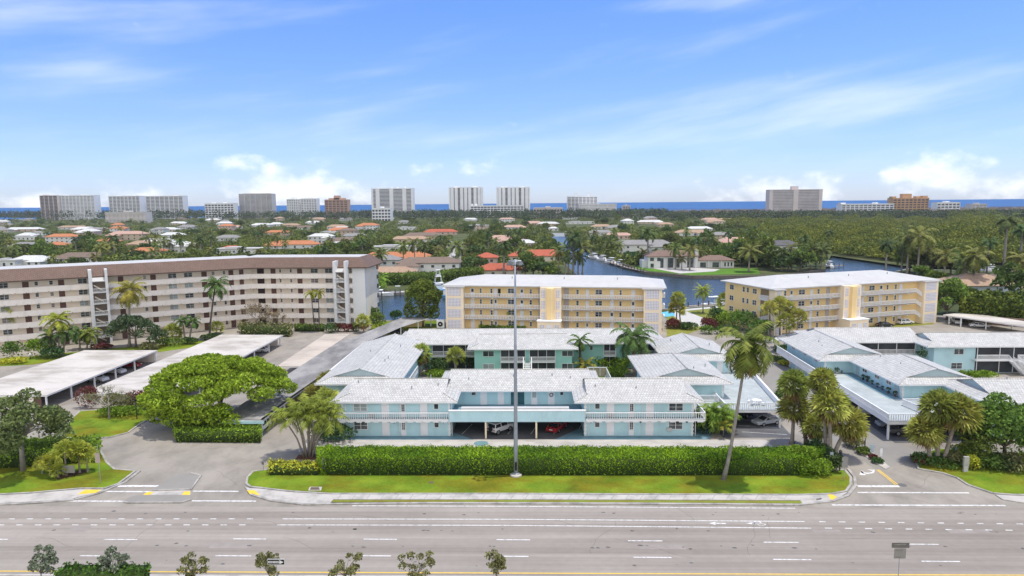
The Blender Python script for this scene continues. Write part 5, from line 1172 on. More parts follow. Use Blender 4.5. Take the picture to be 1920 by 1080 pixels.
# ---------------------------------------------------------------- foreground trees
# spreading umbrella tree
g = at(402, 806); bl = []
rg = random.Random(5)
for i in range(64):
    a = i*2.399; d = math.sqrt((i+.5)/64); x, y = 11.4*d*math.cos(a)-.4, 8.6*d*math.sin(a); z = 7.4*math.sqrt(max(.02, 1-d*d*.95))+2.5+rg.uniform(-.7, .7); s = rg.uniform(1.2, 1.9); z += 1.6 if x > 5 and y < 2 else 0; bl.append((x, y, z, s*1.3, s*1.2, s*.62))
for x, y, z in ((5.2, -7.8, 2.4), (3.0, -8, 3.2), (-4, -8, 3.0), (-8, -5.5, 2.8), (-6.5, -7, 4.2), (-5, -7.2, 4), (-3, -7.8, 4), (-1.3, -8.2, 3.6), (.4, -8.4, 3.6), (2, -8.2, 3.9), (3.8, -7.8, 4.1), (-2, -8.2, 3.4)): bl.append((x, y, z, 1.7, 1.5, 1.3))
broadleaf('wide umbrella-shaped light green tree spreading over the carports', (g[0]-.9, g[1]+4.5), 3.4, bl, 36000, .30, mat('leaf_umbrella', (.155, .235, .014), .75, .2, .35, .2, col2=(.235, .31, .03), island=.5, trans=.3), .5, BARKG, shell=.6, low=.55, name='umbrella_tree', ratio=.45)
g = at(44, 884); broadleaf('dark small-leaved tree with pale trunk on the left lawn', g, 5.2, scatter_blobs(6.4, 5, 3.6, 10.6, 30, 1.6, 3), 6500, .23, mat('leaf_live_oak', (.095, .125, .04), .75, .25, .5, .2, col2=(.125, .16, .05), island=.5, trans=.2), .3, BARKG, shell=.5)
palm_px('coco', 'tall leaning coconut palm on the front lawn at right', (1356, 901), (1401, 645), 4.8, fm=mat('frond_near', (.075, .115, .016), .7, .25, .4, .25, col2=(.15, .165, .028), island=.4, trans=.25), trunk_r=.21, seed=4, n=26, skirt=1.2, tm=BARKG, lean=.78, droop=2.0)
palm_px('royal', 'big royal palm in the middle of the palm court', (1190, 704), (1188, 633), 5.6, trunk_r=.36, seed=9, fm=FRONDD, n=24, tm=BARKG, skirt=.5)
palm_px('coco', 'thin palm with sparse crown left of the royal palm', (1088, 697), (1088, 638), 2.9, trunk_r=.3, seed=11, n=13, tm=PTRUNKD, fm=FRONDD)
palm_px('coco', 'small yellowing palm below the sparse-crowned palm in the court', (1096, 700), (1097, 684), 3.2, trunk_r=.15, seed=12, n=16, fm=FRONDY)
palm_px('fan', 'bushy brown-skirted fan palm at the left of the court', (789, 704), (789, 663), 2.6, seed=3, skirt=1.6, trunk_r=.25); palm_px('fan', 'lighter green fan palm right of the brown-skirted one in the court', (855, 700), (855, 667), 2.3, seed=6, trunk_r=.2)
for x, y, rx, rz, l, m in ((820, 698, 3, 2.6, 'broad dark shrub under the court fan palms', LEAFD), (838, 688, 2.4, 3.5, 'tall light shrub between the court fan palms', LEAF), (880, 692, 2.2, 2.4, 'dark shrub right of the light fan palm', LEAFD), (1128, 690, 2.6, 2.2, 'square green shrub left of the royal palm', LEAFB), (1163, 692, 2.4, 2.2, 'green shrub at the foot of the royal palm', LEAFB), (1155, 703, 3, 1.3, 'low bright shrub behind the central roof fence', LEAFB), (1165, 672, 2, 3, 'feathery shrub beneath the royal palm crown', LEAF), (815, 704, 2.5, 1.0, 'low bright shrub behind the west wing corner', LEAFB)): bush(l, at(x, y), rx, rz, 900, .2, m)
# clump left of the front block
G = at(578, 858)
def clump(label, g, stems, Rr, fm, cat='palm tree', nf=12, tr=.07, kind='areca', seed=0, name='areca_palm', tm=None):
    r = thing(name, label, cat, (g[0], g[1], 0)); mb = MB(); vs_ = []
    for i, (dx, dy, h) in enumerate(stems):
        bx, by = dx*.18, dy*.18; mb.tube([(bx, by, 0), (bx+(dx-bx)*.35, by+(dy-by)*.35, h*.5), (dx, dy, h)], [tr*1.3, tr, tr*.8], 6)
        vs_.append((frond_set(nf, Rr, 7, 1.7, -.1, 1.3, Rr*.22, seed+i, width=.1) if kind != 'fan' else fan_set(nf, Rr, seed+i))+np.array([dx, dy, h]))
    t = mb.build('trunk', tm or PTRUNK, None, True); t.parent = r; np_mesh('crown', np.concatenate(vs_), 4, fm, r); return r
clump('multi-stemmed feathery palm clump left of the turquoise front block', G, [(-3.4, .5, 5.6), (-2.2, 1.2, 6.4), (-1.0, -.3, 5.9), (.3, 1.0, 6.6), (1.3, -.2, 5.4), (2.4, .8, 6.2), (3.2, 0, 5.6), (-.3, 1.8, 7.0), (1.8, 1.6, 6.9)], 3.1, FROND, nf=14, tr=.13)
bush('dark mulch shrubs at the foot of the feathery palm clump', (G[0]+1.5, G[1]+7), 4, 2, 1500, .2, LEAFD, ry=2.4)
sheet('mulch_bed', P2((553, 862), (604, 862), (604, 852), (560, 853)), .05, MULCH, thick=.05)
palm_px('fan', 'fan palm at the corner of the west wing roof', (618, 745), (618, 718), 2.9, seed=21, n=50, trunk_r=.25); palm_px('fan', 'lower fan palm between the grey carport and the feathery clump', (590, 775), (588, 744), 2.6, seed=22, n=46, trunk_r=.22); palm_px('fan', 'broad pale fan palm left of the front roof corner', (615, 795), (611, 752), 2.7, seed=23, n=50, trunk_r=.22)
clump('yellowing feathery palm clump between front block and right deck', at(1342, 812), [(-1.5, 0, 2.5), (-.5, .6, 3.4), (.6, .2, 3.0), (1.5, .5, 2.3), (.1, -.5, 2.4)], 2.9, FROND, nf=13, tr=.07, seed=40); bush('dark leafy shrub under the yellowing clump', at(1322, 812), 1.8, 2.2, 700, .2, LEAFD); palm_px('areca', 'orange-tipped young palm in the planting beside the right deck', (1356, 818), (1357, 800), 2.2, fm=FRONDY, seed=41, n=12, trunk_r=.06)
# right hand fan palms
for i, (b_, c_, rr_, l) in enumerate((((1485, 832), (1489, 765), 2.7, 'fan palm with pale trunk, leftmost before the right street'), ((1512, 838), (1488, 722), 2.6, 'tall fan palm behind the leftmost one by the right street'), ((1532, 842), (1530, 800), 2.4, 'low brownish fan palm left of the street-corner pair'), ((1556, 862), (1556, 760), 3.0, 'tall broad fan palm at the street corner'), ((1562, 860), (1592, 795), 2.8, 'yellowing fan palm leaning right over the street'), ((1548, 856), (1542, 715), 2.2, 'small-crowned fan palm above the street-corner group'),
      ((1744, 867), (1735, 808), 2.7, 'fan palm left in the pair before the right wing'), ((1757, 866), (1762, 765), 2.9, 'tall fan palm in the middle before the right wing'), ((1770, 868), (1797, 775), 3.1, 'leaning fan palm, right of the pair before the right wing'))):
    palm_px('fan', l, b_, c_, rr_, seed=50+i, n=84, skirt=.8 if i in (2, 4, 6) else .4, trunk_r=.27, tm=PTRUNK if i not in (1, 2) else PTRUNKD)
g = at(1905, 872); broadleaf('rounded bright green tree at the right edge of the photo', (g[0]-.3, g[1]+2), 2, scatter_blobs(5.6, 5.0, 1.2, 8.8, 34, 1.8, 8)+[(0, 0, 4.5, 4.0, 3.6, 3.6)], 9500, .24, mat('leaf_right_tree', (.07, .135, .022), .75, .25, .5, .2, col2=(.11, .18, .03), island=.45, trans=.2), .25, name='broadleaf_tree')
g = at(1840, 868); broadleaf('small round tree beside the fan palms on the right lawn', g, 2, scatter_blobs(2.4, 2.2, 1.6, 4.4, 10, 1.1, 9), 1800, .2, LEAF, .14)
palm_px('areca', 'small feathery palm in the right shrub bed', (1828, 868), (1828, 842), 2.2, seed=71, n=14, trunk_r=.09)
for x, y, rx, rz, l, m in ((1810, 866, 2.2, 2.0, 'round green cycad shrub on the right lawn', LEAFB), (1795, 872, 1.5, 1.4, 'olive shrub left of the pale pillar sign', LEAFO), (1822, 880, 1.1, 1.6, 'yellow-leaved shrub right of the pale pillar sign', LEAFY), (1850, 878, 2.4, 1.6, 'green bed shrub right of the yellow one', LEAF), (1880, 880, 2.4, 1.6, 'dark bed shrub under the right tree', LEAFD), (1908, 884, 2.4, 1.7, 'olive bed shrub at the far right edge', LEAFO), (1755, 870, 3.2, .8, 'low ground shrub at the feet of the right fan palms', LEAF), (1730, 868, 1.6, .6, 'rusty ground shrub on the corner of the right lawn', LEAFR),
      (1600, 838, 1.6, 1.2, 'brown grassy shrub on the driveway island', LEAFO), (1619, 851, 1.1, .7, 'small green shrub at the island lamp post', LEAF), (1645, 868, .8, .5, 'tiny green shrub at the tip of the island', LEAFD), (1637, 861, .6, .5, 'tiny red shrub on the island', LEAFR), (1472, 685, 1.6, 1.0, 'yellow-green shrub on the verge of the right street', LEAFY), (1452, 678, 2.6, 1.0, 'dark shrub behind the yellow-green verge shrub', LEAFD), (1460, 750, .9, 1.3, 'dark clipped shrub beside the street at the deck corner', LEAFD), (1420, 697, 1.0, 1.2, 'small round shrub on the verge by the blue deck', LEAF), (1530, 858, 1.8, 2.0, 'dark fern shrub under the street corner palms', LEAFD), (1548, 868, 2.2, 1.6, 'low dark shrub behind the right hedge end', LEAFD)): bush(l, at(x, y), rx, rz, int(300+260*rx), .18, m)
walk([(1597, 838), (1607, 832), (1640, 852), (1668, 876), (1660, 880), (1640, 868)], 'traffic_island', CONC, .08)
palm_px('fan', 'small fan palm in the right court', (1738, 683), (1738, 664), 2.4, seed=75); bush('tree-like shrub in the right court beside the seafoam wall', at(1743, 690), 3, 5, 1500, .25, LEAF)
for x, y, l in ((1815, 712, 'left clipped shrub in the right court'), (1845, 714, 'right clipped shrub in the right court')): bush(l, at(x, y), 3, 1.7, 700, .2, LEAFB, ry=1.2)
# left entrance
for i, (x, y, h, rr_) in enumerate(((95, 893, 2.0, 1.5), (125, 893, 3.4, 1.9), (150, 888, 3.3, 1.8), (110, 897, 1.2, 1.3), (165, 886, 2.4, 1.6), (80, 890, 1.6, 1.2))): 
    g = at(x, y); palm('fan', ('yellow fan palm, leftmost but one of the entrance cluster', 'tall yellow fan palm in the middle of the entrance cluster', 'yellow fan palm right of the middle in the entrance cluster', 'lowest yellow fan palm in front of the entrance cluster', 'rightmost yellow fan palm of the entrance cluster', 'leftmost yellow fan palm of the entrance cluster')[i], g, h, rr_, seed=80+i, n=34, fm=mat('fan_yellow', (.40, .40, .06), .7, .25, .5, .25, col2=(.22, .27, .04), island=.4, trans=.3), trunk_r=.12)
sheet('mulch_bed', P2((108, 902), (130, 896), (162, 888), (160, 882), (105, 893)), .16, MULCH)
for x, y, rx, rz, l, m in ((166, 765, 2.6, 3.4, 'dark red bougainvillea at the left of the green mound', LEAFR), (262, 768, 3.0, 3.0, 'red shrub at the right of the green mound', LEAFR), (225, 772, 3.2, 2.6, 'green filler shrub behind the bare tree on the mound', LEAFO), (225, 780, 4.2, 1.4, 'low clipped bright shrub at the foot of the bare tree', LEAFB), (290, 765, 3, 1.8, 'small red-brown shrub by the umbrella tree drive', LEAFR)): bush(l, at(x, y), rx, rz, 1100, .2, m, ry=rx*.5)
def bare(label, g, h, spread, n, seed, leaf=None, bark=BARKG, leaves=260, name='bare_tree', lm=None):
    rg = random.Random(seed); r = thing(name, label, 'tree', (g[0], g[1], 0)); mb = MB(); mb.tube([(0, 0, 0), (.1, 0, h*.4)], [.2, .13], 7); tips = []
    def br(p, d, L_, rad, k):
        e = p+d*L_; mb.tube([p, p.lerp(e, .5)+Vector((rg.uniform(-.1, .1), rg.uniform(-.1, .1), .05))*L_, e], [rad, rad*.8, rad*.6], 5 if k > 1 else 4); tips.append(e)
        if k: 
            for _ in range(3): br(e, (d+Vector((rg.uniform(-.8, .8), rg.uniform(-.8, .8), rg.uniform(-.25, .5)))).normalized(), L_*.72, rad*.62, k-1)
    for i in range(n): a = 2*PI*i/n+rg.random(); br(Vector((.1, 0, h*.4)), Vector((math.cos(a)*spread, math.sin(a)*spread, 1)).normalized(), h*.26, .09, 3)
    t = mb.build('trunk', bark, None); t.parent = r; tp = np.array([tuple(t_) for t_ in tips]); tp = tp[RNG.integers(0, len(tp), leaves)]+RNG.normal(0, .25, (leaves, 3)); np_mesh('crown', leaf_quads(tp, leaf or .12), 4, lm or LEAFO, r); return r
bare('bare branching tree with thin leaves on the green mound', at(205, 787), 6.0, 1.5, 5, 4, leaves=700)
bare('thin brown leafless tree at the back of the car park', at(482, 622), 8, 1.0, 5, 6, leaves=900, leaf=.2, lm=mat('leaf_brown', (.24, .18, .10), .85, .3, 1, island=.4)); bare('brown leafless tree right of the first by the beige block', at(512, 624), 6, 1.0, 4, 7, leaves=700, leaf=.2, lm=mat('leaf_brown', (.24, .18, .10)))
hedge('brownish rough hedge at the back of the car park', [at(452, 630)[:2], at(545, 632)[:2], at(545, 624)[:2], at(452, 622)[:2]], 0, 2.6, 6, .35, LEAFO, rough=.4)
# near median saplings
for i, (x, top, w, fm, l) in enumerate(((72, 1031, 3.0, LEAFG, 'grey-green sapling on the median, leftmost'), (212, 1029, 2.9, LEAFG, 'dense grey-green sapling beside the median hedge'), (357, 1043, 2.4, LEAFO, 'olive sapling on the median right of the hedge'), (502, 1035, 2.6, LEAFO, 'olive sapling behind the one-way sign'), (646, 1038, 3.2, LEAFO, 'wide olive sapling on the median right of the one-way sign'), (779, 1037, 3.2, LEAFO, 'lopsided olive sapling near the middle of the median'), (930, 1034, 2.1, LEAFO, 'narrow olive sapling at the middle of the median, rightmost'))):
    t = aty(x, top+4, 59.0); hh = t[2]; rg_ = random.Random(i)
    bl = [(rg_.uniform(-1, 1)*w*.42, rg_.uniform(-1, 1)*w*.35, hh*(.55+.42*rg_.random()), .42, .42, .34) for _ in range(16)]
    broadleaf(l, (t[0], 59.0), hh*.5, bl, 900 if fm is LEAFO else 1500, .13, fm, .06, BARKG, name='sapling', shell=.3, group='median saplings')
# beige block front
def pp(*a, **k): return palm_px(*a, **k)
pp('coco', 'coconut palm with yellow lower fronds before the beige block', (243, 650), (243, 543), 5.2, seed=91, n=24, fm=mat('frond_gold', (.17, .18, .03), .7, .25, .4, .25, col2=(.24, .20, .03), island=.4, trans=.25), trunk_r=.28); pp('coco', 'tall slim coconut palm with green crown before the beige block', (393, 634), (404, 533), 4.8, seed=92, n=22, fm=FRONDD, trunk_r=.24, tm=PTRUNKD)
pp('royal', 'left of twin slender palms before the beige block', (590, 622), (583, 550), 2.3, seed=93, n=12, trunk_r=.13, fm=FRONDY, tm=PTRUNKD); pp('royal', 'right of twin slender palms before the beige block', (599, 622), (597, 549), 2.3, seed=94, n=12, trunk_r=.13, fm=FRONDY, tm=PTRUNKD)
pp('coco', 'palm cut by the left edge of the photo before the beige block', (-2, 655), (-4, 585), 5.4, seed=95, n=22, fm=FROND)
pp('coco', 'tall palm in the clump left of the beige stair tower', (112, 668), (108, 600), 4.2, seed=96, n=20); pp('coco', 'right palm in the clump left of the beige stair tower', (119, 667), (124, 622), 3.6, seed=97, n=18, fm=FRONDD); pp('coco', 'short palm beside the beige stair tower, left one', (150, 655), (149, 622), 3.2, seed=98, n=16, fm=FRONDD); pp('coco', 'short palm beside the beige stair tower, right one', (163, 655), (168, 624), 3.3, seed=99, n=16, fm=FROND); pp('coco', 'low palm at the left of the palm clump before the beige block', (98, 668), (92, 630), 3.2, seed=100, n=16, fm=FRONDD)
pp('royal', 'left of a small palm pair before the beige block', (347, 640), (342, 601), 2.7, seed=101, n=14, trunk_r=.18, fm=FRONDD); pp('royal', 'right of a small palm pair before the beige block', (355, 640), (362, 603), 2.7, seed=102, n=14, trunk_r=.18, fm=FRONDD); pp('fan', 'low fan palm at the feet of the palm pair', (322, 640), (322, 626), 3.2, seed=103, n=34); pp('fan', 'small fan palm against the beige wall near the slim coconut palm', (405, 625), (407, 613), 2.2, seed=104, n=30)
g = at(255, 652); broadleaf('grey-green spreading tree before the beige block', g, 3, scatter_blobs(6.4, 4.5, 2.2, 8.8, 26, 1.7, 14), 4200, .28, mat('leaf_greyish', (.060, .090, .040), .8, .25, .4, .2, island=.45, trans=.2), .25)
for x, y, rx, rz, l, m in ((28, 672, 3.2, 3.6, 'round leafy shrub at far left before the beige block', LEAF), (75, 670, 3.4, 3.8, 'second leafy shrub from the left before the beige block', LEAFB), (98, 672, 3, 2.2, 'dark low shrub right of the leafy shrubs at left', LEAFD), (25, 681, 3.6, 1.1, 'low yellow-topped clipped shrub at far left', LEAFY), (190, 655, 3, 1.2, 'low red flowers at the foot of the stair tower', LEAFR), (280, 656, 2.6, 1.6, 'low flowering shrub under the grey-green tree', LEAFO), (320, 648, 4.2, 1.5, 'clipped green shrub before the palm pair', LEAF), (355, 645, 2.5, 1.4, 'dark clipped shrub right of the palm pair', LEAFD), (398, 638, 3.6, 1.5, 'dark clipped shrub at the foot of the slim palm', LEAFD)): bush(l, at(x, y), rx, rz, 700, .26, m, ry=rx*.6)
sheet('planting_strip', P2((-60, 690), (60, 684), (190, 664), (300, 660), (420, 643), (430, 634), (300, 646), (190, 655), (0, 674), (-60, 680)), .02, GRASS)
# canal side
g = at(793, 612); broadleaf('large round dense tree by the canal left of the yellow condominium', g, 2.5, [(0, 0, 8.2, 5.2, 5, 5.8)]+scatter_blobs(5.2, 4.6, 5, 13.5, 22, 1.7, 15)+[(3.5, -1, 4.5, 1.8, 1.8, 2), (-3.8, -1, 4.8, 1.8, 1.8, 2)], 6500, .36, mat('leaf_ficus', (.075, .115, .018), .75, .25, .35, .2, col2=(.13, .16, .025), island=.45, trans=.2), .4, shell=.8, low=.8)
for x, y, rx, rz, l, m in ((702, 605, 2.2, 4, 'tall round shrub at the canal corner of the beige block', LEAF), (708, 618, 2.6, 4.4, 'bright round shrub beside the beige end wall', LEAF), (743, 600, 2.2, 2.6, 'small shrub on the canal edge', LEAFD)): bush(l, at(x, y), rx, rz, 700, .28, m)
pp('fan', 'spiky pale fan palm at the beige end wall', (682, 624), (680, 603), 2.6, seed=110, n=36, skirt=.7)
for i, (b_, c_, r_, k, l) in enumerate((((904, 612), (900, 583), 2.2, 'royal', 'small yellow-green palm before the first yellow block, left'), ((960, 615), (957, 586), 3.2, 'coco', 'drooping palm beside the light mast before the yellow block'), ((1139, 614), (1138, 588), 2.0, 'royal', 'small gold palm before the right part of the yellow block'), ((1083, 614), (1082, 595), 1.2, 'royal', 'tiny palm before the yellow block stair tower'),
     ((1268, 612), (1269, 578), 3.0, 'fan', 'fan palm at the right corner of the first yellow block'), ((1276, 612), (1271, 560), 2.6, 'fan', 'taller fan palm behind the corner one'), ((1318, 587), (1318, 546), 3.5, 'date', 'round-headed date palm on the canal lawn'), ((1366, 600), (1360, 563), 3.0, 'fan', 'fan palm left before the right yellow side wall'), ((1390, 606), (1385, 580), 3.0, 'fan', 'low fan palm in the garden before the right yellow block'), ((1347, 612), (1345, 597), 3.0, 'coco', 'bushy palm in the garden shrubs between the yellow blocks'), ((1444, 640), (1443, 580), 2.8, 'fan', 'slim fan palm before the right yellow corner'), ((1462, 632), (1462, 571), 2.7, 'fan', 'taller fan palm behind the slim one at the yellow corner'), ((1480, 632), (1478, 577), 2.3, 'fan', 'gold-tinged fan palm at the yellow corner'), ((1475, 652), (1474, 604), 2.9, 'fan', 'dark fan palm above the shelter roof'), ((1492, 650), (1497, 594), 2.5, 'fan', 'rightmost fan palm above the shelter roof'))):
    pp(k, l, b_, c_, r_, seed=120+i, trunk_r=.2, n=None if k != 'fan' else 44, fm=FRONDY if 'gold' in l and k != 'fan' or 'yellow-green palm' in l else None, tm=PTRUNKD if i in (10, 11) else None, skirt=.8 if 'gold-tinged' in l else 0)
for x, y, rx, rz, l, m in ((1345, 612, 3.2, 4.6, 'dark round shrub in the garden between the yellow blocks', LEAFD), (1370, 618, 4.4, 4.6, 'light leafy shrub left of the leaning palm crown', LEAFB), (1395, 622, 4.4, 5.2, 'light leafy shrub behind the leaning palm crown', LEAF), (1330, 617, 2.6, 2.6, 'reddish shrub in the garden between the yellow blocks', LEAFR), (1262, 616, 2.2, 2.4, 'reddish shrub at the first yellow corner', LEAFR), (1290, 617, 3, 1.6, 'trimmed dark shrub on the garden path', LEAFD), (1425, 632, 3.4, 4.0, 'feathery shrub before the right yellow corner', LEAF), (1412, 640, 2.6, 2.4, 'low shrub by the end of the right street', LEAFD), (1470, 662, 2.6, 1.6, 'dark shrub under the shelter roof', LEAFD)): bush(l, at(x, y), rx, rz, 900, .28, m)
g = at(1775, 600); broadleaf('bright broad tree beside the right yellow condominium', g, 3, scatter_blobs(5, 5, 3.5, 12.5, 22, 2.0, 17), 3600, .36, LEAF, .3); g = at(1800, 590); broadleaf('darker tree between the yellow block and the tall hedge', g, 3, scatter_blobs(5, 5, 3, 9.5, 18, 2, 18), 2800, .36, LEAFD, .3)
# ================================================================ far shore: high-rises along the sea
def bear(px, D, py=390): return aty(px, py, D)[0]
HW_ = {}
def tower(label, x0, x1, ytop, D, wall, glass, style, floors, bays=8, roof=None, base_y=None, depth=26, fins=None, name='apartment_tower'):
    u0, u1 = bear(x0, D), bear(x1, D); xm = (u0+u1)/2; zt = aty((x0+x1)/2, ytop, D)[2]
    r = thing(name, label, 'apartment tower', (xm, D, 0)); w = (u1-u0)/2
    MB().box(u0+1, u1-1, D+1.5, D+depth, 0, zt).build('wall', glass, r)
    mb = MB(); fh = zt/floors
    for k in range(floors+1): z = zt-k*fh; mb.box(u0+.4, u1-.4, D, D+depth+.6, z-fh*.40 if style != 'glass' else z-fh*.22, z-.02)
    mb.build('floor_slabs', wall, r)
    mb = MB()
    for f in (fins if fins is not None else [i/bays for i in range(bays+1)]):
        u = u0+(u1-u0)*f; fw_ = .7 if fins is None else (u1-u0)*.045; a, b = max(u0, u-fw_), min(u1, u+fw_); mb.box(a, b, D-.6, D+depth+1.2, 0, zt+.3)
    mb.build('piers', wall, r)
    rf = MB().box(u0, u1, D-.8, D+depth+1.4, zt, zt+1.2).build('roof', wall, r)
    for f0, f1, h in roof or [(.42, .58, 4)]: MB().box(u0+(u1-u0)*f0, u0+(u1-u0)*f1, D+6, D+depth-6, zt+1.0, zt+h).build('penthouse', wall, rf)
    return r
TW = mat('tower_white', (.80, .80, .80), .8, .05, .05); TG = mat('tower_grey', (.56, .53, .51), .8, .05, .05); TT = mat('tower_taupe', (.62, .55, .52), .8, .06, .05); TB = mat('tower_brownstone', (.52, .34, .25), .8, .06, .05); TO = mat('tower_orange', (.55, .33, .17), .8, .08, .05)
TGL = mat('tower_glass', (.06, .065, .085), .3, .3, .06, .5); TGD = mat('tower_dark_glass', (.06, .05, .05), .35, .3, .06, .4); TGW = mat('tower_pale_glass', (.30, .31, .34), .4, .3, .06, .4)
tower('brown-glass tower slab at the far left of the skyline', 76, 109, 367, 1850, TT, TGD, 'glass', 18, 4, [(.1, .3, 3)]); tower('long white balconied slab beside the brown-glass tower', 110, 178, 367, 1860, TW, TGW, 's', 18, 10, [(.1, .2, 3), (.6, .75, 3)])
tower('white and grey slab tower, left of the matching pair', 205, 263, 368, 1850, TW, TGL, 's', 17, 8, [(.2, .3, 3), (.7, .8, 3)]); tower('white and grey slab tower, right of the matching pair', 274, 344, 368, 1840, TW, TGL, 's', 17, 8, [(.2, .3, 3), (.7, .8, 3)])
tower('low white and dark apartment block between the left towers', 384, 438, 382, 1750, TW, TGL, 's', 7, 9, [(.2, .28, 4), (.6, .68, 4)]); tower('beige-grey slab tower standing alone left of centre', 449, 511, 364, 1800, TG, TGW, 's', 20, 6, [(.1, .9, 2.5)])
tower('white stepped low tower, left half', 538, 563, 374, 1750, TW, TGW, 's', 12, 6, [(.3, .6, 5)]); tower('white stepped low tower, right half', 565, 594, 373, 1750, TW, TGW, 's', 12, 6, [(.2, .7, 4)])
tower('brick-brown tower with stepped tiled roof', 609, 652, 375, 1700, TB, TGD, 's', 11, 6, [(.15, .85, 5), (.38, .62, 11)], name='apartment_tower')
tower('big white tower with three white piers', 697, 775, 354, 1800, TW, TGL, 's', 22, 12, [(.13, .16, 5), (.46, .49, 5), (.59, .63, 5), (.78, .81, 5)], fins=[0, .15, .48, .79, 1])
tower('tall dark-striped tower, left of the twin towers', 842, 905, 352, 1800, TW, TGD, 'glass', 24, 10, [(.15, .3, 4), (.7, .85, 4)], fins=[0, .1, .22, .38, .5, .62, .78, .9, 1]); tower('tall dark-striped tower, right of the twin towers', 931, 994, 352, 1800, TW, TGD, 'glass', 24, 10, [(.15, .3, 4), (.7, .85, 4)], fins=[0, .1, .22, .38, .5, .62, .78, .9, 1])
tower('long low white building in front of the twin towers', 882, 982, 386, 1700, TW, TGL, 's', 6, 16, [(.0, .04, 6), (.08, .12, 6)]); tower('white tower with two roof turrets right of the twin towers', 1064, 1120, 369, 1750, TW, TGL, 's', 15, 8, [(.26, .32, 10), (.68, .74, 10)]); tower('white mid-rise slab joined to the turreted tower', 1087, 1156, 383, 1720, TW, TG, 's', 8, 4, [(.5, .55, 2)])
tower('broad taupe slab tower with tall middle pier on the right', 1442, 1541, 356, 1700, TT, TGW, 's', 17, 4, [(.44, .56, 9)], fins=[.02, .5, .98]); tower('low blue-grey and white block beyond the mangroves', 1578, 1676, 383, 1550, TW, TGL, 's', 6, 12, [(.0, .1, 4), (.66, .72, 4)])
tower('orange-tan stepped resort with red roofs, main mass', 1674, 1741, 372, 1650, TO, TGD, 's', 7, 9, [(0, .12, 5), (.3, .55, 11), (.68, .8, 5), (.86, 1, 6)])
tower('small white hotel low on the far right shore', 1757, 1800, 380, 1800, TW, TGL, 's', 4, 6); tower('tan low-rise in the bare trees at far right', 1822, 1850, 383, 1800, TG, TGW, 's', 4, 4)
tower('low brown long block before the left white towers', 196, 272, 398.5, 1500, TG, TT, 's', 2, 10); tower('low white block under the big white tower', 697, 732, 391, 1500, TW, TGL, 's', 4, 6); tower('low tan arcade block right of the twin towers', 1000, 1055, 390, 1550, TT, TGD, 's', 3, 10)
tower('small tan tower alone right of the turreted tower', 1168, 1182, 386, 1700, TG, TGL, 's', 6, 3)
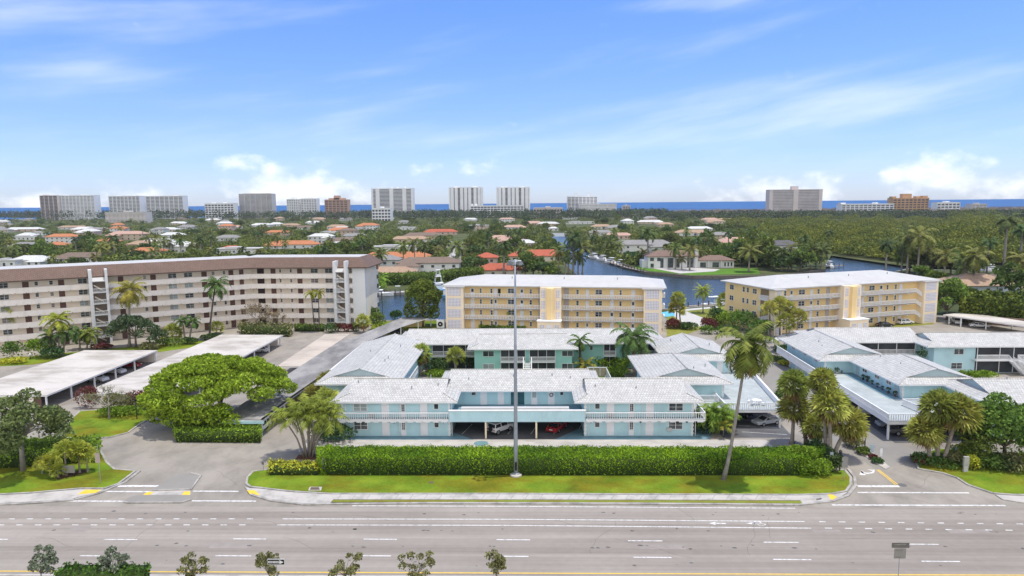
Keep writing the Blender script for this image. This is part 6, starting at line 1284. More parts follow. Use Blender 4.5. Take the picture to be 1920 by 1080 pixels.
# ================================================================ the suburb behind the canal
ROOFC = {'orange': (.55, .22, .10), 'red': (.50, .13, .07), 'brown': (.23, .17, .13), 'grey': (.30, .29, .28), 'white': (.68, .68, .66), 'tan': (.45, .31, .21), 'pink': (.55, .36, .28), 'dark': (.13, .125, .13)}
WALLC = {'white': (.70, .70, .68), 'tan': (.56, .45, .34), 'pink': (.60, .45, .38), 'blue': (.46, .52, .60), 'cream': (.62, .56, .45)}
RM = {k: tile_mat('roof_'+k, v, .8, 'x', .6, .6, .22) for k, v in ROOFC.items()}; WM = {k: mat('house_wall_'+k, v, .85, .05, .3) for k, v in WALLC.items()}
HOUSES = []
def house(label, px, py, wpx, rc, wc, storeys=1, dpt=11, rz=0, wing=0, short=None, flat=False, chim=False):
    """px, py: middle of the front wall's foot in the photo; wpx: its width there"""
    g = at(px, py); k = math.hypot(g[0], g[1])/F; w = wpx*k; hh = 3.1*storeys+.3
    r = thing('house', label, 'house', (g[0], g[1], 0), None)
    c, s = math.cos(rz), math.sin(rz); a0, a1 = -w/2, w/2
    wl = MB().box(a0, a1, 0, dpt, 0, hh)
    if wing: wl.box(a0 if wing < 0 else a1-w*.38, a0+w*.38 if wing < 0 else a1, -dpt*.45, 0, 0, hh*.8)
    wl = wl.build('wall', WM[wc]); wl.parent = r
    def roof(x0, x1, y0, y1, z, nm, par):
        mb = MB(); hb = min(x1-x0, y1-y0)/2
        if flat: mb.box(x0-.3, x1+.3, y0-.3, y1+.3, z-.1, z+.7); mb.box(x0+(x1-x0)*.2, x0+(x1-x0)*.5, y0+2, y1-2, z+.7, z+1.6)
        else:
            x0, x1, y0, y1 = x0-.8, x1+.8, y0-.8, y1+.8; hb = min(x1-x0, y1-y0)/2; t = z+hb*.42
            p = [(x0, y0, z), (x1, y0, z), (x1, y1, z), (x0, y1, z)]; 
            if x1-x0 >= y1-y0: q = [(x0+hb, (y0+y1)/2, t), (x1-hb-.01, (y0+y1)/2, t)]; F_ = [(p[0], p[1], q[1], q[0]), (p[2], p[3], q[0], q[1]), (p[1], p[2], q[1]), (p[3], p[0], q[0])]
            else: q = [((x0+x1)/2, y0+hb, t), ((x0+x1)/2, y1-hb-.01, t)]; F_ = [(p[0], p[1], q[0]), (p[1], p[2], q[1], q[0]), (p[2], p[3], q[1]), (p[3], p[0], q[0], q[1])]
            for f in F_: mb.face(*f)
            mb.box(x0+.05, x1-.05, y0+.05, y1-.05, z-.22, z-.01)
        o = mb.build(nm, RM[rc] if not flat else WROOF); o.parent = par; return o
    ro = roof(a0, a1, 0, dpt, hh, 'roof', r)
    if wing: roof(a0 if wing < 0 else a1-w*.38, a0+w*.38 if wing < 0 else a1, -dpt*.45, dpt*.3, hh*.8, 'roof', r)
    if chim: o = MB().box(w*.15, w*.15+1.2, dpt*.5, dpt*.5+1, hh, hh+3.6).build('chimney', WM[wc]); o.parent = ro
    n = max(2, min(6, int(w/4.5)))
    for fl in range(storeys):
        for i in range(n):
            u = a0+(i+.5)*w/n; v = -.05
            if wing and fl == 0 and ((wing < 0 and u < a0+w*.38) or (wing > 0 and u > a1-w*.38)): v = -dpt*.45-.05
            o = MB().box(u-.75, u+.75, v, v+.1, fl*3.1+(.3 if fl == 0 and i == n//2 else 1.0), fl*3.1+2.3).build('window', GLASS); o.parent = r
    r.rotation_euler = (0, 0, rz); HOUSES.append((px, py, w, dpt+(dpt*.5 if wing else 0), g, short or label, r)); return r
for h in (
 ('house with grey-brown hip roof and white wall behind the beige block', 149, 492, 82, 'brown', 'white', 1, 12, 0, -1), ('white gabled house at the left behind the beige block', 52, 498, 56, 'white', 'white', 1, 11, 0, 1), ('flat white house at the extreme left behind the beige block', 8, 500, 34, 'white', 'white', 1, 9, 0, 0, None, True),
 ('tan house with bright orange roof behind the beige block', 272, 480, 54, 'orange', 'tan', 1, 11), ('white two-storey house with pale roof behind the orange one', 325, 474, 54, 'white', 'white', 2, 10, 0, 1), ('flat white modern house right behind the beige block', 446, 476, 80, 'white', 'white', 1, 14, 0, 0, None, True), ('small red pavilion before the flat white modern house', 431, 474, 32, 'red', 'white', 1, 8),
 ('tan mansion with long pink-orange roof at left', 236, 450, 58, 'pink', 'tan', 2, 13, 0, -1), ('white house with salmon roof at left', 112, 456, 46, 'orange', 'white', 2, 12), ('flat white house left of the salmon roof', 48, 450, 40, 'white', 'white', 1, 10, 0, 0, None, True), ('low house with white and pink roof at far left', 42, 434, 54, 'white', 'pink', 1, 12, 0, -1), ('house with brown tiled roof left of the salmon roof', 134, 430, 44, 'tan', 'white', 1, 11), ('small white flat house above the salmon roof', 72, 441, 24, 'white', 'white', 1, 8, 0, 0, None, True),
 ('white two-storey house above the flat modern one', 425, 452, 40, 'grey', 'white', 1, 12), ('white house with grey roof over two storeys left of centre', 600, 456, 44, 'white', 'white', 2, 11, 0, 1), ('white house with vivid orange roofs left of centre', 545, 466, 92, 'orange', 'white', 1, 13, 0, -1), ('pink house with small orange roof left of centre', 520, 441, 44, 'orange', 'pink', 1, 11),
 ('flat white modern house above the orange row', 745, 472, 100, 'white', 'white', 1, 13, 0, 0, None, True), ('long house with orange roof behind the beige end wall', 742, 492, 126, 'orange', 'tan', 1, 12, 0, 1), ('dark brown hip roof above the flat modern house', 793, 448, 74, 'brown', 'tan', 1, 13), ('tan hip roof beside the flat modern house', 768, 455, 70, 'tan', 'tan', 1, 11), ('pink house with red tiled roof near the centre', 825, 440, 62, 'red', 'pink', 1, 13, 0, -1),
 ('white two-storey canal house with brown roof by the round tree', 802, 517, 118, 'brown', 'white', 2, 11, 0, -1), ('low house with brown roof at the canal behind the beige block', 732, 524, 88, 'tan', 'tan', 1, 10), ('grey house with steep roof above the brown canal roofs', 722, 510, 50, 'grey', 'white', 2, 10), ('pink-tan hip-roofed house left of the branch canal', 948, 455, 72, 'pink', 'pink', 1, 14, 0, 1),
 ('house with small square red roof behind the yellow block', 912, 505, 40, 'red', 'pink', 2, 10), ('large low red-tiled roof behind the light mast', 935, 519, 84, 'red', 'cream', 1, 12), ('big house with broad red hip roof by the branch canal', 1008, 490, 106, 'red', 'cream', 1, 15), ('grey modern mansion behind the white villa', 1206, 476, 112, 'grey', 'white', 2, 13, 0, 1),
 ('pink house with terracotta wing above the grey mansion', 1160, 448, 54, 'pink', 'pink', 1, 11), ('grey-roofed house left of the pink house', 1125, 442, 50, 'grey', 'white', 1, 12), ('tan-roofed house before the white gabled one on the right', 1298, 442, 60, 'tan', 'white', 1, 12, 0, 1), ('white gabled house before the bare woods', 1312, 434, 46, 'white', 'white', 1, 11), ('pink and white house before the mangroves', 1388, 460, 70, 'pink', 'white', 1, 13, 0, -1), ('long grey roof beside the pink and white house', 1360, 447, 50, 'grey', 'tan', 1, 12), ('dark-roofed white house at the edge of the mangroves', 1470, 478, 62, 'dark', 'white', 2, 13),
 ('white flat house in the middle distance left of the canal trees', 1088, 420, 54, 'white', 'white', 1, 14, 0, 0, None, True), ('white house with tan base in the middle distance', 1220, 420, 48, 'white', 'tan', 1, 13, 0, 1), ('small tan house above the yellow palms', 1248, 425, 30, 'tan', 'tan', 1, 12), ('white boathouse spanning the head of the branch canal', 1038, 433, 18, 'white', 'white', 1, 8),
 ('blue house with broad tan roof behind the tall hedge', 1852, 552, 96, 'tan', 'blue', 1, 17), ('brown-roofed house right of the blue house', 1932, 540, 70, 'brown', 'tan', 1, 14), ('white house with grey roof at the mangrove corner', 1450, 487, 36, 'grey', 'white', 1, 9)): house(*h)
# villa on the point
def villa():
    g = at(1262, 503); g2 = at(1342, 503); r = thing('villa', 'white waterfront villa with brown hip roofs and tall arched bays on the point', 'villa', (g[0], g[1], 0)); k = g[1]/F
    w = lambda px: (px-1262)*k; hh = 6.6
    o = MB().box(w(1215), w(1308), 0, 13, 0, hh).box(w(1206), w(1216), 3, 12, 0, 4.2).box(w(1308), w(1376), 1, 12, 0, 4.1).build('wall', WM['white']); o.parent = r
    mb = MB(); 
    for x0, x1, y0, y1, z in ((w(1212), w(1311), -1, 14, hh), (w(1306), w(1379), 0, 13, 4.1)):
        hb = min(x1-x0, y1-y0)/2; p = [(x0, y0, z), (x1, y0, z), (x1, y1, z), (x0, y1, z)]; q = [(x0+hb, (y0+y1)/2, z+hb*.38), (x1-hb-.01, (y0+y1)/2, z+hb*.38)]
        for f in ((p[0], p[1], q[1], q[0]), (p[2], p[3], q[0], q[1]), (p[1], p[2], q[1]), (p[3], p[0], q[0])): mb.face(*f)
        mb.box(x0+.05, x1-.05, y0+.05, y1-.05, z-.25, z-.01)
    o = mb.build('roof', tile_mat('roof_villa', (.24, .16, .125), .8, 'x', .6, .6, .2)); o.parent = r
    k2 = MB().box(w(1306), w(1312), 4, 6, 4, 10).build('chimney', WM['white']); k2.parent = o
    for a, b_, z0, z1, v in ((1219, 1226, 4, 5.8, 0), (1232, 1238, 4, 5.8, 0), (1220, 1226, .4, 2.6, 0), (1238, 1244, .4, 5.5, 0), (1252, 1262, .4, 5.6, 0), (1268, 1274, .4, 5.2, 0), (1288, 1300, .4, 5.8, 0), (1313, 1324, .3, 3, 1), (1336, 1348, .3, 3, 1), (1358, 1361, .8, 3, 1), (1364, 1367, .8, 3, 1), (1370, 1373, .8, 3, 1)):
        o = MB().box(w(a), w(b_), v-.06, v+.05, z0, z1).build('window', GLASS); o.parent = r
    for px in (1248, 1265, 1303, 1328, 1352): o = MB().tube([(w(px), -.6 if px < 1310 else .2, 0), (w(px), -.6 if px < 1310 else .2, 5.9 if px < 1310 else 3.8)], .4, 8).build('column', WM['white']); o.parent = r
    HOUSES.append((1290, 503, 60, 13, g, 'white villa on the point', r))
villa()
# filler houses of the suburb
LAND_MARK = [(60, 'far left slabs'), (234, 'left pair tower'), (309, 'right pair tower'), (411, 'low dark-and-white block'), (480, 'lone beige tower'), (566, 'stepped white tower'), (630, 'brown tower'), (736, 'three-pier white tower'), (873, 'left twin tower'), (962, 'right twin tower'), (1110, 'turreted tower'), (1240, 'gap before the bare woods'), (1380, 'bare woods')]
rg = random.Random(21); fills = []
def clear(px, py, w):
    g = at(px, py)
    for q in HOUSES+fills:
        if abs(q[4][0]-g[0]) < (q[2]+w)*.55+3 and abs(q[4][1]-g[1]) < 24: return False
    if 1015 < px < 1085 and py > 425: return False
    if 820 < px < 880: return False
    return True
tries = 0
while len(fills) < 105 and tries < 6000:
    tries += 1; py = 398+70*rg.random()**1.5; px = rg.uniform(-60, 1420)
    if py > 432 and px > 1080: continue
    if py < 402 and px > 1250: continue
    w = rg.uniform(17, 33)
    if not clear(px, py, w): continue
    g = at(px, py); rc = rg.choices(['orange', 'white', 'grey', 'tan', 'pink', 'brown', 'red'], [1.6, 4, 3, 2, 1.3, 2, .5])[0]; wc = rg.choice(['white', 'white', 'white', 'cream', 'tan', 'pink']); fills.append((px, py, w, 12, g, rc, wc))
cnt = {}
ORD = ['nearest', 'second nearest', 'third nearest', 'fourth nearest', 'fifth nearest', 'sixth nearest', 'seventh nearest', 'eighth nearest', 'ninth nearest', 'tenth nearest', 'farthest', 'very farthest']
for q in sorted(fills, key=lambda q: -q[1]):
    lmk = min(LAND_MARK, key=lambda a: abs(a[0]-q[0]))[1]; i = cnt.get((lmk, q[5]), 0); cnt[(lmk, q[5])] = i+1
    sh = f'{ORD[i]} small {q[5]}-roofed house below the {lmk}'
    k = math.hypot(q[4][0], q[4][1])/F; house(sh, q[0], q[1], q[2]/k, q[5], q[6], rg.choice((1, 1, 2)), rg.uniform(10, 14), rg.uniform(-.25, .25), rg.choice((0, 0, -1, 1)), sh, q[5] == 'white' and rg.random() < .45)

# ================================================================ trees of the suburb
def in_poly(x, y, poly):
    c = False; j = len(poly)-1
    for i in range(len(poly)):
        xi, yi = poly[i]; xj, yj = poly[j]
        if (yi > y) != (yj > y) and x < (xj-xi)*(y-yi)/(yj-yi)+xi: c = not c
        j = i
    return c
SP1 = mat('suburb_frond', (.125, .15, .03), .7, .2, .4, .25, col2=(.105, .115, .032), island=.4, orand=.3, trans=.25); SP2 = mat('suburb_frond_dark', (.065, .10, .026), .7, .2, .4, .25, col2=(.055, .08, .026), island=.4, orand=.25, trans=.25)
SL1 = mat('leaf_suburb_dark', (.075, .11, .026), .75, .25, .4, .2, col2=(.05, .075, .027), island=.45, orand=.25, trans=.2); SL2 = mat('leaf_suburb_mid', (.11, .155, .024), .75, .28, .5, .2, col2=(.08, .11, .026), island=.45, orand=.25, trans=.25)
far_palms = [palm('coco', 'x', (0, 0), 8.5, 4.3, n=15, seed=200, trunk_r=.22, fm=SP1, name='suburb_palm'), palm('royal', 'x', (0, 0), 10, 3.9, n=14, seed=201, trunk_r=.25, fm=SP2, name='suburb_palm', tm=BARKG), palm('coco', 'x', (0, 0), 6.5, 4.0, n=16, seed=202, trunk_r=.22, fm=SP1, name='suburb_palm', droop=1.3)]
far_trees = [broadleaf('x', (0, 0), 2.5, scatter_blobs(4.4, 4.2, 3, 7.5, 14, 1.8, 30)+[(0, 0, 4.2, 3.4, 3.2, 2.6)], 700, .62, SL1, .3, name='suburb_tree'), broadleaf('x', (0, 0), 2.5, scatter_blobs(5.2, 4.6, 3, 9, 16, 2, 31)+[(0, 0, 5, 3.8, 3.6, 3)], 800, .66, SL2, .3, name='suburb_tree'), broadleaf('x', (0, 0), 2, scatter_blobs(3.2, 3.0, 2, 6, 10, 1.6, 32)+[(0, 0, 3.2, 2.6, 2.4, 2.3)], 520, .6, mat('leaf_lime', (.075, .11, .015), .75, .28, .4, .2, col2=(.11, .14, .022), island=.45, orand=.22, trans=.25), .25, name='suburb_tree')]
index_kids()
CLEAR_R = [(h[4], h[2]/2+1.0, h[3]) for h in HOUSES]
def free(x, y, pad=0.0):
    if in_poly(x, y, CANAL): return False
    for g, hw, dp in CLEAR_R:
        if abs(x-g[0]) < hw+pad and -3-pad < y-g[1] < dp+pad: return False
    return True
VILLA_ZONE = P2((1190, 498), (1430, 498), (1430, 516), (1190, 516)); ROADZ = P2((826, 500), (875, 500), (880, 440), (850, 440))
spots = []
def want(kind, proto, px, py, s, rz=None): spots.append([kind, proto, px, py, s, at(px, py)])
# trees that stand out in the photo: (kind, px, py foot, scale)
for q in (('p', 318, 475, 1.2), ('p', 340, 478, 1.1), ('p', 308, 480, 1.15), ('p', 360, 476, 1.0), ('p', 378, 474, 1.0), ('p', 397, 473, 1.05), ('p', 215, 486, 1.35), ('p', 208, 490, 1.2), ('p', 250, 488, 1.0), ('p', 295, 484, 1.0), ('p', 340, 482, .9), ('p', 280, 470, 1), ('p', 520, 472, 1.2), ('p', 535, 474, 1.1), ('p', 505, 474, 1.0), ('p', 620, 470, 1.1), ('p', 655, 474, 1.0), ('p', 680, 474, .9),
          ('p', 712, 512, 1.3), ('p', 718, 506, 1.2), ('p', 757, 498, 1.25), ('p', 778, 496, 1.2), ('p', 790, 484, 1.1), ('p', 812, 484, 1.1), ('p', 825, 480, 1.05), ('p', 857, 508, 1.35), ('p', 865, 500, 1.1), ('t', 890, 512, 1.1), ('t', 900, 480, 1.2), ('t', 880, 470, 1.0), ('t', 905, 462, 1.2), ('p', 916, 475, 1.2), ('p', 930, 470, 1.1), ('p', 955, 470, 1.1), ('p', 975, 462, 1.2), ('p', 945, 520, 1.25), ('t', 985, 520, 1.0), ('t', 1000, 518, 1.0), ('t', 1018, 520, 1.05), ('t', 1035, 521, .95), ('p', 1066, 515, 1.6), ('p', 1075, 516, 1.55), ('p', 1084, 515, 1.5), ('p', 1092, 515, 1.45), ('p', 1060, 520, .8), ('p', 1048, 512, 1.2), ('p', 1142, 478, 1.3), ('p', 1135, 476, 1.1), ('p', 1155, 478, 1.2), ('p', 1160, 484, 1.1), ('t', 1130, 465, 1.1), ('t', 1145, 466, 1.0), ('p', 1152, 460, 1.2), ('p', 1100, 455, 1.2), ('p', 1115, 458, 1.2),
          ('p', 1214, 500, 1.55), ('p', 1228, 500, .75), ('p', 1266, 505, 1.1), ('p', 1278, 505, .95), ('p', 1293, 507, 1.35), ('p', 1312, 500, 1.0), ('p', 1332, 478, 1.4), ('p', 1306, 478, 1.2), ('p', 1404, 510, 1.7), ('t', 1400, 498, 1.5), ('t', 1418, 500, 1.6), ('t', 1432, 498, 1.5), ('t', 1385, 486, 1.2), ('p', 1385, 480, 1.3), ('p', 1365, 478, 1.2), ('p', 1405, 480, 1.2), ('p', 1466, 508, 1.4), ('p', 1484, 506, 1.3), ('p', 1520, 506, 1.6), ('p', 1505, 502, 1.2), ('p', 1512, 500, 1.1), ('p', 1530, 504, 1.1), ('t', 1530, 500, 1.0),
          ('p', 1700, 515, 1.7), ('p', 1720, 517, 1.8), ('p', 1735, 514, 1.5), ('p', 1770, 520, 1.5), ('p', 1806, 545, 1.4), ('p', 1826, 548, 1.35), ('p', 1882, 500, 1.9), ('p', 1912, 498, 1.8), ('p', 1912, 545, 1.5), ('t', 1760, 540, 1.1), ('t', 1730, 522, 1.0), ('p', 1690, 512, 1.2), ('p', 1850, 512, 1.2), ('t', 1895, 560, 1.0), ('t', 1705, 511, 1.2), ('t', 1748, 514, 1.3), ('t', 1782, 515, 1.2), ('t', 1812, 517, 1.2), ('p', 1660, 516, 1.3), ('t', 1835, 514, 1.1), ('t', 1450, 506, 1.3), ('t', 1500, 510, 1.2), ('p', 1540, 506, 1.4), ('t', 1478, 509, 1.3)):
    want(q[0], rg.randrange(3), q[1], q[2], q[3])
target = {'p': 285, 't': 285}; have = {'p': sum(s[0] == 'p' for s in spots), 't': sum(s[0] == 't' for s in spots)}
tries = 0
while (have['p'] < target['p'] or have['t'] < target['t']) and tries < 30000:
    tries += 1; py = 404+108*rg.random()**1.45; px = rg.uniform(-30, 1560); k = 'p' if rg.random() < .5 else 't'
    if have[k] >= target[k]: continue
    if px > 1430 and py < 470: continue
    g = at(px, py)
    if not free(g[0], g[1], 1.5) or in_poly(g[0], g[1], VILLA_ZONE) or in_poly(g[0], g[1], ROADZ): continue
    if py > 488 and 640 < px < 700: continue
    # do not let a tall tree hide the front of a named house just behind its foot
    if any(abs(px-h[0]) < h[2]*F/h[4][1]*.42 and 0 < py-h[1] < 15 for h in HOUSES[:45]): continue
    if any(abs(px-h[0]) < h[2]*F/h[4][1]*.4 and 0 < py-h[1] < 5 for h in HOUSES[45:]): continue
    if any(abs(px-s[2]) < 5 and abs(py-s[3]) < 2.5 for s in spots): continue
    have[k] += 1; want(k, rg.randrange(3), px, py, rg.uniform(.75, 1.2))
# label every tree by the house it stands at
groups = {}
for s in spots:
    h = min(HOUSES, key=lambda h: (h[0]-s[2])**2+((h[1]-s[3])*3)**2); groups.setdefault((h[5], s[0]), []).append(s)
NTH = ['leftmost', 'second from left', 'third from left', 'fourth from left', 'fifth from left', 'sixth from left', 'seventh from left', 'eighth from left', 'ninth from left', 'tenth from left', 'eleventh from left', 'twelfth from left', 'thirteenth from left']
used = set(); TS = 1.12
def short(t):
    t = t.replace('small ', '').replace(' behind the ', ' by the ').replace('house with ', '').replace('two-storey ', ''); w = t.split(); return ' '.join(w[:9])
for (hl, kind), lst in groups.items():
    lst.sort(key=lambda s: s[2])
    for i, s in enumerate(lst):
        word = ('palm', 'leafy tree')[kind == 't']; pre = word if len(lst) == 1 else (f'{word} {NTH[min(i, 12)]}' if i < len(lst)-1 else f'rightmost {word}')
        s.append(f'{pre} at the {short(hl)}')
for s in spots:
    proto = (far_palms if s[0] == 'p' else far_trees)[s[1]]; first = proto.name not in used
    grp = 'palms of the suburb' if s[0] == 'p' else 'leafy trees of the suburb'
    if first:
        used.add(proto.name); proto.location = (s[5][0], s[5][1], 0); proto.scale = (s[4]*TS,)*3; proto['label'] = s[6]; proto['group'] = grp
    else: dup(proto, (s[5][0], s[5][1], 0), rg.uniform(0, 6.28), s[4]*TS, s[6], grp, rg.uniform(.85, 1.15))
# ---- what nobody could count: far canopy, suburb undergrowth, mangroves, bare woods
def mass(name, label, cat, pts, per, leaf, m, zs=1.0):
    """pts: (x, y, r, h)"""
    P_ = np.array(pts); n = len(P_); K = np.repeat(np.arange(n), per); d = unit(len(K)); d[:, 2] = np.abs(d[:, 2])*1.0-.12
    r = P_[K, 2]; h = P_[K, 3]; rr_ = .72+.28*RNG.random(len(K)); c = np.column_stack([P_[K, 0]+d[:, 0]*r*rr_, P_[K, 1]+d[:, 1]*r*rr_, np.maximum(.2, h*(.35+.62*d[:, 2]*rr_))])
    sz = leaf*r/4*RNG.uniform(.7, 1.3, len(K)); o = np_mesh(name, leaf_quads(c, sz, .65), 4, m); tag(o, label, cat, None, 'stuff'); return o
pts = []
while len(pts) < 7000:
    py = 396+107*RNG.random()**1.8; px = RNG.uniform(-60, 1480)
    if px > 1290 and py < 405 or px > 1425 and py < 470: continue
    g = at(px, py)
    if g[1] > 1900 or not free(g[0], g[1], 2.0) or in_poly(g[0], g[1], VILLA_ZONE) or in_poly(g[0], g[1], ROADZ): continue
    if any(abs(px-h[0]) < h[2]*F/h[4][1]*.48 and 0 < py-h[1] < 10 for h in HOUSES[:45]): continue
    if any(abs(px-h[0]) < h[2]*F/h[4][1]*.45 and 0 < py-h[1] < 4 for h in HOUSES[45:]): continue
    pts.append((g[0], g[1], RNG.uniform(2.2, 4.8), RNG.uniform(2.2, 7.5)*(1.3 if py < 412 else 1)))
mass('undergrowth', 'mixed green garden growth and far tree canopy between the suburb houses', 'greenery', pts, 52, .85, mat('leaf_suburb', (.09, .12, .028), .8, .45, .035, .2, col2=(.14, .165, .035), island=.5, trans=.15))
MZ = P2((1430, 468), (1450, 452), (1400, 432), (1330, 414), (1320, 404), (1500, 402), (2200, 398), (2300, 496), (1850, 503), (1700, 494), (1560, 475), (1500, 478))
xs, ys = [p[0] for p in MZ], [p[1] for p in MZ]; pts = []
while len(pts) < 1900:
    py = 400+98*RNG.random()**1.1; px = RNG.uniform(1310, 2050); g = at(px, py)
    if not in_poly(g[0], g[1], MZ) or in_poly(g[0], g[1], CANAL): continue
    if any(abs(g[0]-h[0][0]) < h[1]+4 and -12 < g[1]-h[0][1] < h[2]+4 for h in CLEAR_R): continue
    hgt = 6.5+1.8*math.sin(g[0]*.021+g[1]*.013)+1.8*math.sin(g[0]*.047-g[1]*.031+2)+RNG.uniform(0, 4.5)
    if RNG.random() < .08: hgt *= 1.45
    if px > 1780 and py < 470: hgt *= 1.35
    pts.append((g[0], g[1], RNG.uniform(5.5, 12), hgt))
mass('mangrove_forest', 'broad olive-green mangrove forest filling the right middle distance', 'forest', pts, 330, .30, mat('leaf_mangrove', (.095, .135, .025), .8, .42, .06, .2, col2=(.16, .17, .024), island=.3, trans=.15, fine=.2))
pts = []
for _ in range(2600):
    px = RNG.uniform(1240, 2000); py = 391+15*RNG.random()**1.3; g = at(px, py); pts.append((g[0], min(g[1], 1950), RNG.uniform(4, 8), RNG.uniform(9, 17)))
P_ = np.array(pts); K = np.repeat(np.arange(len(P_)), 26); a = RNG.uniform(0, 2*PI, len(K)); s_ = RNG.random(len(K))**.5
b0 = np.column_stack([P_[K, 0]+np.cos(a)*P_[K, 2]*s_*.5, P_[K, 1]+np.sin(a)*P_[K, 2]*s_*.5, P_[K, 3]*.25]); tp = np.column_stack([P_[K, 0]+np.cos(a)*P_[K, 2]*s_*1.1, P_[K, 1]+np.sin(a)*P_[K, 2]*s_*1.1, P_[K, 3]*RNG.uniform(.55, 1.0, len(K))])
w = np.array([.28, 0, 0]); v = np.stack([b0-w, b0+w, tp+w*.5, tp-w*.5], 1).reshape(-1, 3)
tag(np_mesh('bare_woodland', v, 4, mat('bare_twigs', (.30, .25, .22), .9, .25, .05, .1, island=.35)), 'belt of leafless grey-brown trees along the far right horizon', 'woodland', None, 'stuff')
pts = []
for _ in range(3200):
    px = RNG.uniform(-80, 2000); py = 405.5+8.5*RNG.random(); g = at(px, py); pts.append((g[0], min(g[1], 1960), RNG.uniform(5, 11), RNG.uniform(17, 27)*(1.28 if px < 420 else 1 if px < 1250 else .72)))
mass('distant_treeline', 'dark treeline of the beach strip below the far towers', 'treeline', pts, 42, .75, mat('leaf_distant', (.08, .11, .055), .8, .4, .02, .2, col2=(.09, .12, .05), island=.4))
hedge('tall dark hedge along the far canal bank behind the docks', [at(700, 536)[:2], at(830, 533)[:2], at(830, 529)[:2], at(700, 531)[:2]], 0, 4.4, 5, .6, LEAF, rough=.35); hedge('dark hedge right of the round tree on the far canal bank', [at(826, 529)[:2], at(905, 521)[:2], at(905, 517)[:2], at(826, 524)[:2]], 0, 4.2, 5, .6, LEAF, rough=.35)
hedge('square dark hedge at the left of the villa', [at(1172, 494)[:2], at(1205, 497)[:2], at(1207, 490)[:2], at(1174, 488)[:2]], 0, 5, 4, .6, LEAFD, rough=.3)
palm_px('coco', 'coconut palm leaning over the far canal bank by the docked boats', (714, 545), (712, 524), 5.5, seed=300, n=20, trunk_r=.25)
# ================================================================ docks and boats
def boat(label, g, L_, rz, tower_=False, z=-1.0, hull=None, cabin=True):
    r = thing('motor_boat', label, 'boat', (g[0], g[1], z)); w = L_*.15
    mb = MB(); st = [(-.5, .9, 0), (-.1, 1, 0), (.2, .9, .1), (.4, .5, .25), (.5, .02, .4)]; rows = []
    for t, k, up in st: rows.append([mb.V(t*L_, -w*k, 1.2+up), mb.V(t*L_, -w*k*.75, 0), mb.V(t*L_, w*k*.75, 0), mb.V(t*L_, w*k, 1.2+up)])
    for a, b in zip(rows, rows[1:]):
        for i in range(3): mb.idx(a[i], b[i], b[i+1], a[i+1])
        mb.idx(a[0], a[3], b[3], b[0])
    mb.idx(*rows[0]); o = mb.build('hull', hull or WHT); o.parent = r
    if cabin:
        o = MB().box(-L_*.22, L_*.18, -w*.7, w*.7, 1.2, 2.5).build('cabin', WHT); o.parent = r; k = MB().box(-L_*.18, L_*.185, -w*.71, w*.71, 1.8, 2.25).build('window', GLASS); k.parent = o
    o = MB().box(-L_*.24, L_*.1, -w*.8, w*.8, 3.5, 3.65).build('hardtop', WHT); o.parent = r
    for x in (-L_*.2, L_*.06):
        for y in (-w*.7, w*.7): mb = MB().tube([(x, y, 1.2), (x, y, 3.5)], .06, 5); k = mb.build('strut', STEEL); k.parent = o
    if tower_:
        mb = MB()
        for x in (-1.2, 1.2):
            for y in (-1, 1): mb.tube([(x, y*w*.7, 3.6), (x*.5, y*.5, 9)], .09, 5)
        mb.box(-1.3, 1.3, -1.2, 1.2, 6.2, 6.35).box(-1.0, 1.0, -1, 1, 9, 9.15).box(-.8, .8, -.7, .7, 6.3, 7.2); o = mb.build('tuna_tower', WHT); o.parent = r
    r.rotation_euler = (0, 0, rz)
boat('white cabin boat docked at the far bank beside the beige end wall', at(706, 550), 14, 0); boat('small white skiff right of the cabin boat', at(748, 548), 6, .1, cabin=False); boat('sport fishing boat with tall white lookout tower behind the round tree', at(822, 541), 15, 1.9, True, hull=mat('blue_hull', (.08, .25, .45), .3, .05)); boat('blue-hulled boat glimpsed left of the yellow block', at(836, 552), 9, 1.6, hull=mat('blue_hull', (.08, .25, .45)))
for i, (x, y, L_, q) in enumerate(((1112, 482, 13, 'nearest the mouth, left'), (1129, 486, 11, 'second in the branch canal row'), (1146, 491, 12, 'third in the branch canal row'), (1164, 495, 11, 'before the dark hedge of the villa'))): boat('white yacht docked '+q, at(x, y), L_, 2.2)
for x, y, q in ((1062, 438, 'upper left'), (1068, 446, 'upper middle'), (1082, 449, 'upper right')): boat(f'white boat in the far branch canal, {q}', at(x, y), 14, 2.0)
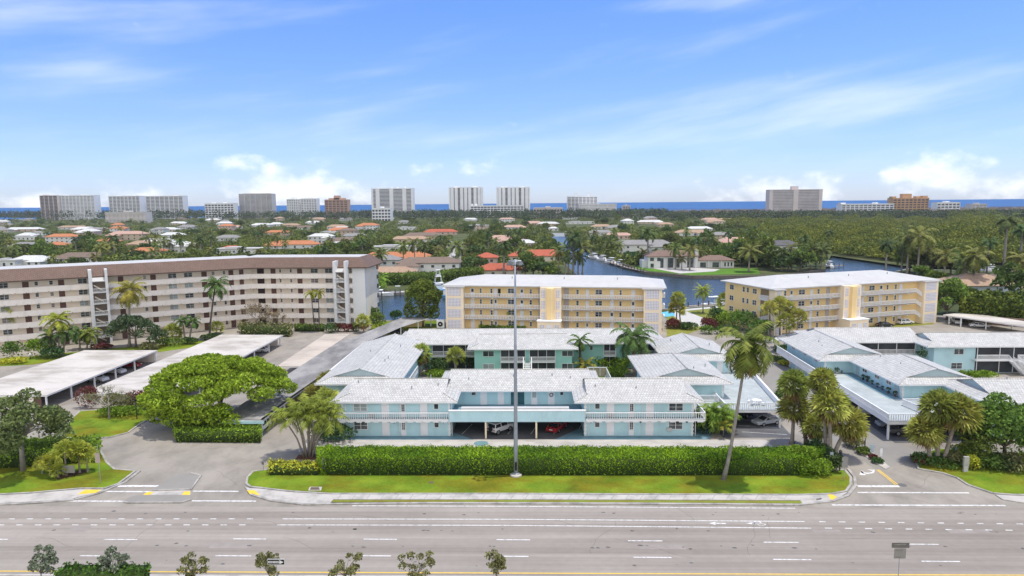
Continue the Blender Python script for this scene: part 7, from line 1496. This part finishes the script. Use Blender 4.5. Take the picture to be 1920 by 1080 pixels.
boat('white open boat at the near seawall before the canal lawn', at(1337, 570), 8, .1, cabin=False); boat('white boat at the seawall partly behind the garden palm', at(1350, 569), 9, .2); boat('white boat beyond the right yellow roof', at(1858, 505), 10, .2); boat('white boat at the mangrove canal dock', at(1465, 497), 11, .1); boat('white boat lift and canopy left of the mangrove canal', at(1555, 498), 9, 1.5)
def dock(label, p, q, w=1.6, posts=5):
    r = thing('dock', label, 'dock', (p[0], p[1], 0)); d = math.dist(p, q); nx, ny = -(q[1]-p[1])/d*w/2, (q[0]-p[0])/d*w/2
    MB().prism([(p[0]-nx, p[1]-ny), (q[0]-nx, q[1]-ny), (q[0]+nx, q[1]+ny), (p[0]+nx, p[1]+ny)], -.25, .05).build('deck', mat('dock_wood', (.34, .29, .24), .9, .2, 1), r)
    for i in range(posts):
        t = i/(posts-1); MB().tube([(p[0]+(q[0]-p[0])*t-nx, p[1]+(q[1]-p[1])*t-ny, -1.5), (p[0]+(q[0]-p[0])*t-nx, p[1]+(q[1]-p[1])*t-ny, 1.5)], .2, 7).build('piling', PTRUNKD if posts > 3 else WHT, r)
dock('grey dock at the far bank beside the beige end wall', at(690, 553)[:2], at(716, 553)[:2]); dock('long low dock right of the cabin boat', at(722, 549)[:2], at(760, 548)[:2]); dock('dock with dark pilings along the branch canal', at(1136, 489)[:2], at(1172, 500)[:2], 2, 7); dock('dock with black pilings at the canal lawn', at(1288, 574)[:2], at(1345, 570)[:2], 1.4, 4); dock('pale dock at the villa seawall', at(1170, 500)[:2], at(1210, 509)[:2], 1.6, 8); dock('dock at the mangrove canal beyond the right yellow roof', at(1545, 499)[:2], at(1580, 497)[:2], 1.5, 5)
# ================================================================ sea air between here and the towers
hz = MB().box(-2600, 2600, -70, 2500, -3.0, 120).build('haze', []); hz['kind'] = 'stuff'; hz['label'] = 'thin pale sea haze over the whole town'
hm = bpy.data.materials.new('haze_air'); hm.use_nodes = True; n_ = hm.node_tree.nodes; n_.remove(n_['Principled BSDF']); pv = n_.new('ShaderNodeVolumePrincipled')
pv.inputs['Color'].default_value = (.86, .91, 1, 1); pv.inputs['Density'].default_value = .000055; pv.inputs['Anisotropy'].default_value = 0
hm.node_tree.links.new(pv.outputs[0], n_['Material Output'].inputs['Volume']); hz.data.materials.append(hm)
